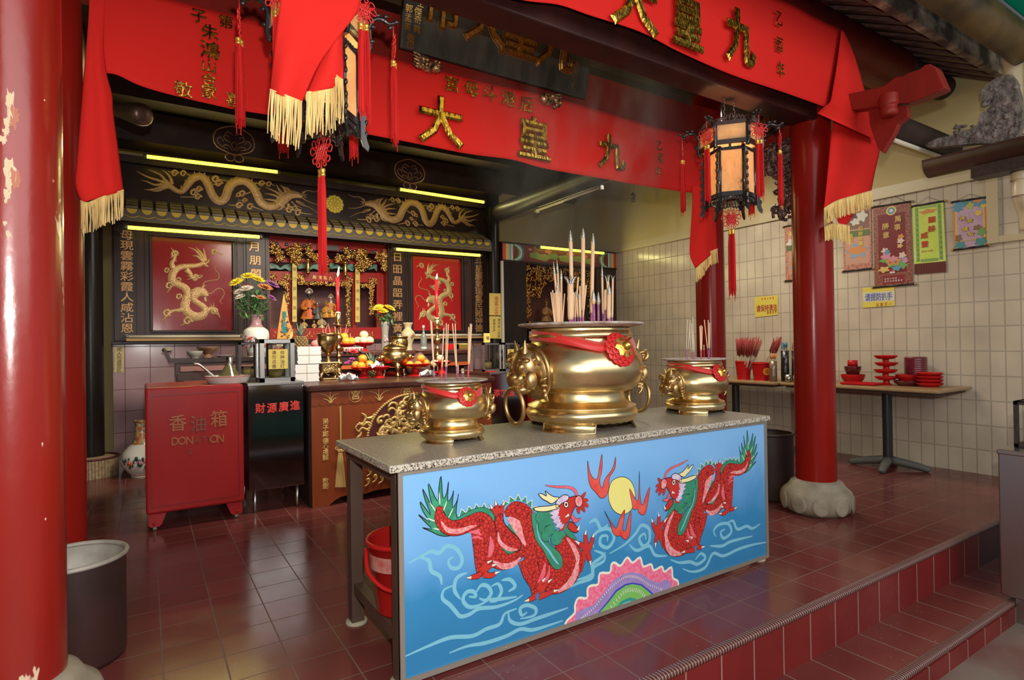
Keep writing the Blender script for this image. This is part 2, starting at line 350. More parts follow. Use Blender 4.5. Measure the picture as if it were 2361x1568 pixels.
bm('beam', 'dark timber over the aisle', G().lathe([(.13, 0), (.13, 4.3)], m_dark, 20, Matrix.Translation((4.55, 3.5, 3.34)) @ Matrix.Rotation(R(-90), 4, 'X')))
bm('beam', 'dark timber over the aisle', G().lathe([(.13, 0), (.13, 4.3)], m_dark, 20, Matrix.Translation((-.45, 3.5, 3.42)) @ Matrix.Rotation(R(-90), 4, 'X')))
# roof: front slope over the steps, ridge, rear slope and the altar hall roof
def roofplane(name, y0, z0, y1, z1, x0=XL, x1=XR, m=m_soot, t=.05):
    return struct(G().add([(x0, y0, z0), (x1, y0, z0), (x1, y1, z1), (x0, y1, z1), (x0, y0, z0+t), (x1, y0, z0+t), (x1, y1, z1+t), (x0, y1, z1+t)], [(0, 3, 2, 1), (4, 5, 6, 7), (0, 1, 5, 4), (1, 2, 6, 5), (2, 3, 7, 6), (3, 0, 4, 7)], m), name, loc=(0, 0, 0))
roofplane('roof', 1.95, 3.83, 3.04, 4.42)
roofplane('roof', 3.04, 4.42, 4.3, 3.75)
roofplane('roof', 4.3, 3.75, 5.9, 5.0)
roofplane('roof', 5.9, 5.0, 8.7, 3.95)
# ================================================================== the dragon table
m_granite = mat('speckled_granite', (.45, .40, .33), .35)
_v = N(m_granite, 'ShaderNodeTexVoronoi'); _v.inputs['Scale'].default_value = 210; _t = N(m_granite, 'ShaderNodeTexCoord'); L(m_granite, _t.outputs['Object'], _v.inputs[0])
_w = N(m_granite, 'ShaderNodeSeparateColor'); L(m_granite, _v.outputs['Color'], _w.inputs[0])
_r = ramp(m_granite, _w.outputs[0], [(0, (.03, .028, .026)), (.22, (.12, .10, .085)), (.3, (.40, .34, .26)), (.75, (.52, .46, .37)), (1, (.72, .66, .56))])
_n = noise(m_granite, 5, 6, .65); _r2 = ramp(m_granite, _n.outputs[0], [(.42, (0, 0, 0)), (.62, (1, 1, 1))])
_g = N(m_granite, 'ShaderNodeNewGeometry'); _s = N(m_granite, 'ShaderNodeSeparateXYZ'); L(m_granite, _g.outputs['Normal'], _s.inputs[0])
_mm = N(m_granite, 'ShaderNodeMath', operation='MULTIPLY'); L(m_granite, _s.outputs[2], _mm.inputs[0]); _mm.inputs[1].default_value = .72
_mx = N(m_granite, 'ShaderNodeMix', data_type='RGBA'); L(m_granite, _mm.outputs[0], _mx.inputs[0]); L(m_granite, _r.outputs[0], _mx.inputs[6])   # ash dust lies on the top face
_n2 = noise(m_granite, 130, 3); _r3 = ramp(m_granite, _n2.outputs[0], [(.4, (.23, .205, .17)), (.62, (.31, .28, .24)), (.7, (.62, .58, .52))]); L(m_granite, _r3.outputs[0], _mx.inputs[7])
L(m_granite, _mx.outputs[2], bsdf(m_granite).inputs['Base Color'])
m_leg = lacq('brown_painted_steel', (.105, .062, .045), (.085, .05, .036), .4, .05)
m_alu = mat('dull_aluminium_edge', (.40, .35, .29), .42, .6)
tb = thing('offering_table', 'granite topped altar table with a blue dragon panel across its front', 'table', (2.01, 2.5, 0))
O = V3((2.01, 2.5, 0)); MO = Matrix.Translation(-O)
G().box((.79, 2.128, .853), (3.225, 2.876, .885), m_granite, MO).obj('granite_top', tb, bevel=.006)
g = G()
for y in (2.19, 2.83): g.box((.83, y-.012, .80), (3.19, y+.012, .853), m_leg, MO)
for x in (.845, 3.175): g.box((x-.012, 2.19, .80), (x+.012, 2.83, .853), m_leg, MO)
g.obj('apron', tb)
for x in (.86, 3.165):
    for y in (2.20, 2.80): G().box((x-.03, y-.03, 0), (x+.03, y+.03, .80), m_leg, MO).lathe([(0, 0), (.055, 0), (.05, .012), (0, .012)], mat('cement_pad', (.42, .36, .26), .9), 14, Matrix.Translation(V3((x, y, 0))-O)).obj('leg', tb)
G().box((.84, 2.17, .15), (3.18, 2.83, .20), m_leg, MO).obj('low_shelf', tb)
# --- the painted panel
PX0, PX1, PZ0, PZ1, PYF = .829, 3.208, .018, .858, 2.15
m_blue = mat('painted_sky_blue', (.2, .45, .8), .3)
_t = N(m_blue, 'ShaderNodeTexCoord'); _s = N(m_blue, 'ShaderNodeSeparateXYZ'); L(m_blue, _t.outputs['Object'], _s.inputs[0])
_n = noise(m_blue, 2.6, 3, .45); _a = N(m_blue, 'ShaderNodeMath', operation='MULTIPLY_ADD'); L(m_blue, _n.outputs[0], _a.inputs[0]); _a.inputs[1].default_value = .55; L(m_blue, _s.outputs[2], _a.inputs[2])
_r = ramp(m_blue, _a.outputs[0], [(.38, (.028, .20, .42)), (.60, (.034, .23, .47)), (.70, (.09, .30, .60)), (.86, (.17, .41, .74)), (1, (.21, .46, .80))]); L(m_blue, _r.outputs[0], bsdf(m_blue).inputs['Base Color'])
def paint(name, c, c2=None, sc=30, rough=.35):
    m = mat(name, c, rough)
    if c2: vary(m, c, c2, sc, 2)
    return m
p_red = paint('dragon_red', (.50, .030, .022)); _v = N(p_red, 'ShaderNodeTexVoronoi', feature='DISTANCE_TO_EDGE'); _v.inputs['Scale'].default_value = 58; _t = N(p_red, 'ShaderNodeTexCoord'); L(p_red, _t.outputs['Object'], _v.inputs[0])
_r = ramp(p_red, _v.outputs['Distance'], [(.03, (.16, .010, .010)), (.075, (.50, .026, .022)), (.4, (.62, .045, .03))]); L(p_red, _r.outputs[0], bsdf(p_red).inputs['Base Color'])
p_red2 = paint('dragon_plain_red', (.58, .035, .022), (.50, .03, .03)); p_pink = paint('belly_pink', (.80, .42, .42), (.70, .16, .17), 60); p_hot = paint('flame_pink', (.72, .10, .14), (.75, .16, .20))
p_grn = paint('ridge_green', (.035, .23, .13), (.045, .28, .17)); p_dkg = paint('tail_green', (.03, .22, .12), (.05, .34, .18), 24); p_blk = paint('paint_black', (.008, .006, .006)); p_wht = paint('paint_white', (.80, .76, .66))
p_crm = paint('horn_cream', (.80, .74, .40)); p_lav = paint('mane_lavender', (.55, .40, .62), (.72, .62, .75), 50); p_yel = paint('sun_yellow', (.82, .76, .24), (.80, .70, .20), 5)
p_cld = paint('cloud_pale_blue', (.20, .50, .64)); p_fl = paint('flame_red', (.70, .05, .035), (.75, .12, .10), 16); p_hill = paint('crest_pink', (.82, .10, .24), (.85, .26, .36), 60)
p_pur = paint('wave_lavender', (.36, .27, .56), (.32, .22, .50), 20); p_lime = paint('wave_green', (.20, .50, .12)); p_teal = paint('wave_teal', (.03, .30, .24)); p_navy = paint('wave_blue', (.04, .06, .48))
MP = frY(PYF); ZA = .0003
A = lambda *q: pp(MP, [(900+x/2.538, 950+y/2.537) for x, y in q])
B = lambda *q: pp(MP, [(1300+x/2.85, 950+y/2.85) for x, y in q])
AS = .00118                                                        # metres per zoomed pixel about the dragon
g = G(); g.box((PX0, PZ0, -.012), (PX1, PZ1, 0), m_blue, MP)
mir = [False]
def Tm(p): return [(4.04-x, y) for x, y in p] if mir[0] else p
def st(q, w, z, m, k=6, out=.004, white=0):
    p = Tm(cr(A(*q), k)); w = [x*AS for x in w] if isinstance(w, (list, tuple)) else w*AS
    if out: g.strip(p, w, z*ZA, p_wht if white else p_blk, MP, 0, out/2)
    g.strip(p, w, z*ZA+ZA/2, m, MP)
def pl(q, z, m, k=4, out=1, sm=1):
    a = A(*q); p = Tm(cr(a, k, True) if sm else a); g.flat(p, z*ZA+ZA/2, m, MP)
    if out: g.strip(p+[p[0]], .0035*out, z*ZA+ZA*.7, p_blk, MP)
def spikes(q, h, n, z, m, w=1.):                                     # saw-tooth ridge to one side of a line
    p = Tm(cr(A(*q), 8)); s = -1 if mir[0] else 1; T = [0]
    for a, b in zip(p, p[1:]): T.append(T[-1]+math.hypot(b[0]-a[0], b[1]-a[1]))
    def at(d):
        for i in range(len(p)-1):
            if T[i+1] >= d: f = (d-T[i])/(T[i+1]-T[i]+1e-9); return (p[i][0]+(p[i+1][0]-p[i][0])*f, p[i][1]+(p[i+1][1]-p[i][1])*f), (p[i+1][0]-p[i][0], p[i+1][1]-p[i][1])
        return p[-1], (p[-1][0]-p[-2][0], p[-1][1]-p[-2][1])
    for i in range(n):
        a, t = at(T[-1]*i/n); b, _ = at(T[-1]*(i+1)/n); l = math.hypot(*t) or 1; nx, ny = -t[1]/l*s*h*AS, t[0]/l*s*h*AS
        c = ((a[0]+b[0])/2+nx, (a[1]+b[1])/2+ny); tri = cr([a, ((a[0]*.6+c[0]*.4), (a[1]*.6+c[1]*.4)), c], 3)+cr([c, (b[0]*.75+c[0]*.25, b[1]*.75+c[1]*.25), b], 3)
        g.flat(tri, z*ZA, m, MP); g.strip(tri, .0028*w, z*ZA+ZA/2, p_wht, MP)
def claw(q, w=16, z=9, tip=1):
    st(q, [w*1.3, w, w*.75], z, p_red2, 4)
    if tip: a, b = q[-2], q[-1]; d = (b[0]-a[0], b[1]-a[1]); l = math.hypot(*d); u = (d[0]/l, d[1]/l); e = (b[0]+u[0]*26-u[1]*6, b[1]+u[1]*26+u[0]*6); st([(b[0]-u[0]*4, b[1]-u[1]*4), e], [w*.6, 1.5], z+.6, p_wht, 3, .003)
def dragon():
    # green tail fan
    pl([(378, 712), (330, 727), (282, 720), (240, 700), (186, 676), (240, 684), (200, 640), (165, 600), (232, 646), (190, 580), (175, 524), (236, 604), (205, 520), (190, 450), (246, 560), (230, 490), (224, 418), (276, 522), (284, 440), (297, 376), (308, 505), (330, 470), (340, 408), (336, 520), (362, 490), (370, 460), (362, 560), (390, 520), (398, 480), (384, 590), (400, 640), (345, 640), (300, 560), (275, 560), (280, 650), (320, 700)], 1, p_dkg, 3)
    for a in (((290, 540), (285, 470)), ((310, 580), (330, 520)), ((340, 620), (368, 560)), ((265, 580), (230, 530)), ((265, 640), (210, 620)), ((300, 690), (250, 680))): st(a, [2, 5, 1], 2, p_wht, 3, 0)
    spikes([(402, 610), (460, 585), (530, 566), (580, 580), (610, 640)], 22, 6, 2, p_grn)
    spikes([(660, 560), (700, 528), (745, 515), (800, 535), (835, 575), (850, 640), (862, 720)], 24, 9, 2, p_grn)
    # dorsal band and body coils
    st([(396, 632), (470, 598), (530, 584), (580, 610), (606, 690), (630, 780), (680, 830), (740, 822), (766, 785), (740, 720), (690, 660)], [14, 26, 30, 36, 40, 46, 44, 44, 40, 34, 20], 3, p_grn)
    st([(287, 552), (291, 620), (335, 672), (400, 676), (470, 650), (525, 640), (562, 690), (580, 770), (612, 842), (680, 876), (752, 838), (775, 800)], [18, 40, 50, 54, 56, 66, 80, 84, 74, 56, 36, 10], 4, p_red)
    st([(296, 640), (335, 690), (400, 696), (460, 676), (505, 664)], [4, 16, 18, 14, 4], 5, p_pink, 6, 0)
    st([(600, 872), (660, 902), (720, 890), (762, 850)], [6, 22, 22, 6], 5, p_pink, 6, 0)
    st([(505, 690), (560, 720), (590, 790), (575, 850)], [6, 20, 26, 10], 5, p_hot, 6, 0)
    st([(668, 598), (720, 572), (775, 600), (800, 670), (815, 750), (850, 840), (905, 915), (975, 960), (1040, 930), (1062, 860), (1030, 790), (985, 745)], [16, 60, 76, 84, 84, 96, 116, 136, 124, 100, 86, 60], 4, p_red)
    st([(1092, 860), (1085, 930), (1050, 1000), (980, 1050)], [6, 30, 34, 8], 5, p_pink, 6, 0)
    st([(1030, 735), (1070, 790), (1094, 850), (1092, 900)], [6, 20, 22, 10], 5, p_pink, 6, 0)
    st([(690, 620), (735, 660), (760, 720), (790, 780)], [14, 40, 26, 6], 5, p_pink, 6, 0)
    st([(835, 590), (850, 660), (872, 740), (925, 800), (975, 850), (988, 895), (960, 890), (925, 840), (890, 780)], [16, 30, 32, 34, 36, 30, 26, 20, 10], 6, p_grn)
    st([(855, 660), (872, 740), (925, 810), (965, 870), (985, 890)], [3, 6, 8, 8, 3], 6.6, p_cld, 5, 0)
    # raised leg with claws
    pl([(622, 560), (655, 560), (662, 640), (700, 690), (752, 740), (762, 790), (735, 815), (690, 800), (645, 770), (620, 700), (610, 640)], 7, p_red)
    st([(628, 700), (640, 760), (690, 800), (740, 806)], [4, 14, 16, 6], 7.6, p_pink, 5, 0)
    for q in (((625, 600), (605, 575), (592, 560)), ((634, 590), (622, 555), (616, 540)), ((645, 592), (652, 560), (658, 540))): claw(q, 15, 8)
    # hind leg, fore leg, reaching claw
    st([(528, 690), (530, 780), (524, 850), (530, 910), (545, 955)], [76, 64, 44, 40, 40], 7, p_red)
    for q in (((520, 955), (490, 962), (468, 968)), ((545, 950), (590, 955), (615, 940)), ((545, 930), (575, 905), (598, 895)), ((535, 920), (555, 890), (570, 878))): claw(q, 17, 8)
    st([(455, 705), (500, 700), (530, 720)], [2, 16, 4], 7.7, p_hot, 5, 0); st([(470, 740), (505, 730), (540, 745)], [2, 10, 2], 7.7, p_hot, 5, 0)
    st([(800, 850), (822, 930), (850, 1000), (862, 1060)], [84, 74, 56, 50], 7, p_red)
    st([(770, 880), (790, 930), (815, 960)], [2, 16, 3], 7.7, p_red2, 5, .002); st([(905, 880), (890, 950), (860, 1000)], [3, 24, 4], 7.7, p_hot, 5, 0); st([(930, 900), (920, 960), (890, 1000)], [2, 16, 3], 7.7, p_hot, 5, 0)
    for q in (((850, 1075), (825, 1090), (806, 1100)), ((870, 1080), (920, 1062), (958, 1045)), ((880, 1050), (905, 1010), (924, 990)), ((865, 1040), (880, 1000), (890, 985))): claw(q, 19, 8)
    st([(1105, 935), (1118, 880), (1140, 820), (1150, 790)], [26, 30, 40, 36], 3, p_red2)
    for q in (((1150, 800), (1142, 745), (1140, 712)), ((1160, 805), (1178, 760), (1184, 728)), ((1155, 820), (1165, 860), (1170, 875)), ((1140, 800), (1115, 775), (1100, 768))): claw(q, 19, 4)
    # head
    for q, w in (([(905, 428), (970, 437), (1040, 440), (1080, 460), (1092, 505)], [2, 8, 10, 12, 14]),): st(q, w, 8, p_hot, 6, .002)
    for q in ([(940, 590), (890, 590), (868, 620), (885, 640)], [(950, 630), (900, 640), (885, 680), (905, 700)], [(960, 680), (915, 700), (905, 735), (930, 742)], [(985, 700), (960, 740), (975, 755), (1000, 748)], [(1010, 700), (985, 745)]): st(q, [34, 40, 30, 14], 8, p_grn, 5)
    pl([(1000, 500), (1040, 500), (1090, 490), (1112, 510), (1110, 545), (1080, 555), (1062, 590), (1040, 640), (1010, 660), (975, 640), (960, 600), (975, 560)], 9, p_red2, 4)
    pl([(970, 520), (1010, 485), (1040, 490), (1035, 515), (1000, 535), (970, 560)], 9.5, p_lav, 4)
    for a, b in (((985, 575), (935, 570)), ((980, 600), (930, 590)), ((985, 625), (935, 615)), ((990, 645), (950, 640)), ((1000, 660), (965, 672)), ((1015, 665), (990, 690))): st([a, ((a[0]+b[0])/2, (a[1]+b[1])/2-4), b], [22, 20, 2], 9.6, p_lav, 4, .002)
    pl([(985, 500), (955, 495), (925, 478), (905, 460), (912, 490), (885, 478), (865, 478), (885, 505), (915, 522), (945, 535)], 9.8, p_crm, 4); pl([(975, 540), (930, 548), (880, 552), (840, 560), (850, 578), (900, 582), (950, 572), (985, 560)], 9.8, p_crm, 4)
    pl([(1078, 510), (1098, 488), (1118, 500), (1122, 535), (1105, 555), (1085, 545)], 10, p_pink, 4)
    for q in ([(1115, 505), (1130, 485), (1142, 468)], [(1118, 520), (1145, 515), (1156, 520)], [(1118, 535), (1148, 545), (1152, 560)], [(1110, 550), (1130, 570), (1136, 585)], [(1095, 555), (1100, 580), (1105, 595)]): st(q, [18, 14, 2], 9.7, p_red2, 4, .002)
    pl([(1016, 525), (1034, 525), (1040, 545), (1028, 560), (1015, 550)], 10.4, p_wht, 4); pl([(1022, 533), (1032, 535), (1030, 548), (1022, 546)], 10.9, p_blk, 3, 0)
    pl([(1050, 640), (1080, 660), (1098, 690), (1085, 705), (1055, 695), (1035, 670)], 9, p_red2, 4); st([(1060, 605), (1080, 635), (1112, 620)], [12, 16, 3], 10, p_hot, 5)
    for q in (((1042, 600), (1020, 615)), ((1095, 690), (1106, 660))): st(q, [12, 2], 10.2, p_wht, 3, .002)
    for q in ([(1035, 670), (1040, 710), (1070, 740)], [(1050, 690), (1060, 720), (1090, 748)], [(1030, 660), (1025, 690), (1050, 730)]): st(q, [16, 18, 3], 8.5, p_grn, 5, .002)
    st([(985, 690), (1010, 680), (1020, 650)], [3, 10, 6], 9.9, p_red2, 4, .002)
dragon(); mir[0] = True; dragon(); mir[0] = False
def cloud(P, q, w=16, z=.5): g.strip(cr(P(*q), 6), [w*.3*.00105, w*.00105, w*.00105, w*.00105, w*.35*.00105], z*ZA, p_cld, MP)
for q in ([(105, 885), (180, 845), (240, 815), (285, 825), (330, 785), (385, 800), (420, 860), (400, 910), (355, 910), (340, 870), (370, 845)], [(170, 850), (225, 870), (240, 930), (290, 960), (300, 1010)], [(450, 940), (390, 970), (375, 1040), (410, 1095)], [(370, 1015), (315, 1040), (305, 1090), (350, 1130), (380, 1165), (410, 1195), (460, 1185), (520, 1150), (620, 1140), (720, 1105), (775, 1070)], [(590, 1090), (520, 1130), (460, 1140), (425, 1100), (445, 1055), (485, 1050), (500, 1080), (460, 1080)], [(500, 1060), (530, 1015), (570, 1020), (590, 1060), (560, 1100), (520, 1090)], [(590, 1020), (630, 1005), (650, 1050), (620, 1100), (585, 1100), (680, 1090), (740, 1080)], [(650, 985), (700, 980), (730, 1020), (690, 1050)],
          [(85, 1430), (220, 1370), (350, 1320), (480, 1310), (560, 1270), (640, 1240), (670, 1180), (740, 1150)], [(345, 1410), (450, 1370), (560, 1350), (680, 1310), (760, 1270), (830, 1275), (920, 1250), (1010, 1220)], [(690, 1160), (700, 1220), (760, 1240), (850, 1210), (940, 1180), (1040, 1145)], [(760, 1210), (840, 1190), (850, 1150), (800, 1130), (760, 1150), (770, 1190), (800, 1170)], [(1020, 1040), (1100, 1000), (1180, 970), (1190, 910), (1250, 870), (1255, 820)]): cloud(A, q)
for q in ([(165, 730), (210, 710), (245, 770), (290, 740)], [(195, 890), (190, 830), (230, 780), (300, 770), (330, 830), (290, 890), (240, 870), (245, 820), (285, 815), (285, 850)], [(60, 1110), (180, 1070), (190, 1000), (260, 940), (200, 910)], [(300, 930), (400, 870), (470, 800), (510, 745), (560, 770), (560, 850), (520, 880), (495, 830), (530, 800), (540, 840)], [(430, 870), (480, 910), (560, 880), (600, 940), (680, 945)], [(700, 970), (760, 990), (830, 985), (880, 1000), (930, 960), (900, 930), (865, 970)], [(780, 1030), (850, 1050), (930, 1020), (980, 930), (1050, 945), (1150, 900), (1250, 870), (1340, 855)], [(1000, 820), (985, 780), (1020, 740), (1080, 735), (1100, 790), (1050, 830), (1030, 790), (1060, 770)], [(1060, 740), (1110, 715), (1140, 770), (1200, 750), (1240, 765), (1290, 735)], [(960, 880), (1040, 880), (1100, 850), (1240, 815)]): cloud(B, q, 17)
# sun, flames, rainbow crest
def pb(q, z, m, k=4, out=1, sm=1, oc=None):
    a = B(*q); p = cr(a, k, True) if sm else a; g.flat(p, z*ZA+ZA/2, m, MP)
    if out: g.strip(p+[p[0]], .003*out, z*ZA+ZA*.7, oc or p_blk, MP)
pb([(385, 426), (440, 455), (468, 530), (462, 600), (430, 655), (380, 674), (330, 650), (298, 590), (293, 520), (320, 450)], 2, p_yel, 5)
fl = [[(155, 320), (172, 400), (200, 440), (222, 430), (235, 350), (250, 275), (250, 380), (235, 450), (250, 500), (270, 440), (320, 370), (340, 292), (335, 370), (300, 430), (295, 500), (275, 555), (240, 565), (210, 530), (175, 490), (160, 430)],
      [(495, 390), (498, 500), (505, 590), (520, 610), (535, 560), (565, 490), (555, 570), (540, 650), (520, 678), (490, 660), (485, 635), (455, 640), (445, 590), (430, 500), (470, 570), (490, 570)],
      [(265, 650), (300, 710), (335, 760), (350, 755), (370, 690), (400, 640), (392, 720), (385, 770), (405, 780), (420, 710), (440, 650), (438, 740), (430, 810), (400, 840), (375, 815), (345, 815), (320, 790), (305, 735)]]
for q in fl:
    pb(q, 3, p_fl, 3, .8); c = (sum(x for x, y in q)/len(q), sum(y for x, y in q)/len(q)+30)
def band(q, w, z, m): g.strip(cr(B(*q), 6), [x*.00105 for x in w], z*ZA, m, MP)
crest = [(5, 1404), (20, 1370), (70, 1320), (72, 1270), (95, 1222), (150, 1222), (155, 1160), (180, 1140), (225, 1130), (235, 1060), (300, 1055), (312, 1000), (335, 990), (372, 1010), (415, 955), (450, 990), (500, 955), (520, 1015), (572, 1000), (590, 1040), (642, 1015), (660, 1050), (706, 1020), (715, 1090), (748, 1110), (750, 1155)]
ed = lambda q: [(x, min(y, 1404-(x-5)*.3345)) for x, y in q]
pb(crest+[(400, 1270)], 4, p_hill, 3, 0, 0); g.strip(cr(B(*crest), 3), .012, 4.6*ZA, p_wht, MP)
pb([(70, 1383), (80, 1320), (130, 1290), (190, 1270), (250, 1200), (320, 1110), (390, 1065), (440, 1052), (510, 1062), (560, 1100), (620, 1120), (680, 1100), (705, 1130), (695, 1172), (400, 1272)], 5, p_pur, 1, 0, 0)
pb([(208, 1335), (280, 1250), (340, 1170), (400, 1130), (450, 1120), (510, 1130), (560, 1170), (600, 1205), (400, 1272)], 6, p_navy, 1, 0, 0)
pb([(220, 1331), (290, 1252), (345, 1180), (405, 1140), (450, 1130), (505, 1140), (550, 1175), (588, 1210), (400, 1272)], 6.5, p_lime, 1, 0, 0)
pb([(330, 1294), (380, 1240), (430, 1218), (470, 1225), (497, 1240), (400, 1272)], 7, p_teal, 1, 0, 0)
pb([(345, 1290), (390, 1255), (430, 1240), (470, 1248), (400, 1272)], 7.5, p_cld, 1, 0, 0)
for cq, (a, b) in (([(110, 1350), (200, 1270), (300, 1150), (400, 1078), (480, 1078), (560, 1125), (650, 1160)], (26, .012)), ([(275, 1310), (340, 1225), (400, 1165), (450, 1155), (500, 1165), (540, 1205)], (18, .02))):
    P_ = cr(B(*cq), 8)
    for i in range(0, len(P_)-1, max(1, len(P_)//a)):
        x, y = P_[i]; t = (P_[i+1][0]-x, P_[i+1][1]-y); l = math.hypot(*t); g.strip([(x, y), (x+t[1]/l*b, y-t[0]/l*b)], .0035, 8*ZA, p_wht, MP)
g.obj('painted_panel', tb, loc=O)
g = G(); e = .020
for a, b in (((PX0, PZ1-e), (PX1, PZ1)), ((PX0, PZ0), (PX1, PZ0+e)), ((PX0, PZ0+e), (PX0+e, PZ1-e)), ((PX1-e, PZ0+e), (PX1, PZ1-e))): g.box((*a, -.014), (*b, .008), m_alu, MP)
for x in [PX0+.01+i*(PX1-PX0-.02)/5 for i in range(6)]:
    for z in (PZ0+.01, PZ1-.01): g.ball((x, z, .008), .004, m_alu, 8, 5, MP)
g.obj('panel_frame', tb, loc=O)
# red bucket on the low shelf
m_buck = lacq('red_plastic', (.42, .012, .010), (.36, .012, .010), .25, .03); m_dust = mat('dusty_plastic', (.42, .12, .10), .7); vary(m_dust, (.40, .02, .015), (.45, .22, .18), 14, 5)
bk = thing('bucket', 'red plastic bucket with a swinging handle on the low shelf under the dragon table', 'bucket', (.945, 2.40, .2005))
G().lathe([(0, .004), (.105, .004), (.108, 0), (.112, .008), (.148, .295), (.158, .297), (.160, .312), (.152, .318), (.146, .312), (.143, .29), (.108, .012), (0, .010)], m_buck, 40).obj('body', bk)
G().lathe([(.1425, .20), (.1445, .29), (.1475, .311)], m_dust, 40).obj('dusty_lining', bk)
G().tube(cr([(.155*math.cos(a), .155*math.sin(a), .27) if i in (0, 6) else (.168*math.cos(a), .168*math.sin(a), .27-.135*math.sin(math.pi*i/6)) for i, a in enumerate([R(-200+180*i/6) for i in range(7)])], 6), .009, m_buck, 8).obj('handle', bk)
# ================================================================== brass censers and joss sticks
m_brass = mat('polished_brass', (.80, .60, .31), .27, 1)
_n = noise(m_brass, 3.2, 5, .6, sc3=(1, 1, 1.6)); L(m_brass, ramp(m_brass, _n.outputs[0], [(.3, (.64, .47, .23)), (.5, (.82, .62, .32)), (.7, (.90, .71, .41))]).outputs[0], bsdf(m_brass).inputs['Base Color'])
L(m_brass, ramp(m_brass, noise(m_brass, 5, 5).outputs[0], [(.3, (.20, .20, .20)), (.7, (.38, .38, .38))]).outputs[0], bsdf(m_brass).inputs['Roughness'])
m_brassd = mat('worn_brass', (.52, .34, .15), .38, 1); vary(m_brassd, (.42, .27, .11), (.68, .47, .22), 9, 5, None, .3, .65, .15, .004)
m_rimash = mat('ash_dusted_rim', (.40, .32, .27), .6); vary(m_rimash, (.30, .20, .16), (.55, .49, .44), 20, 5)
m_ash = mat('incense_ash', (.62, .57, .52), .95); vary(m_ash, (.70, .66, .62), (.40, .34, .30), 40, 6, None, .3, .7, .6, .01)
m_rib = mat('red_satin', (.62, .022, .018), .5, Sheen_Weight=.3); m_ros = mat('red_ribbon_rosette', (.66, .028, .026), .42)
m_goldbr = gold('bright_gold', (.90, .60, .12), .3)
m_gold = gold('gold_leaf', (.72, .47, .16), .34)
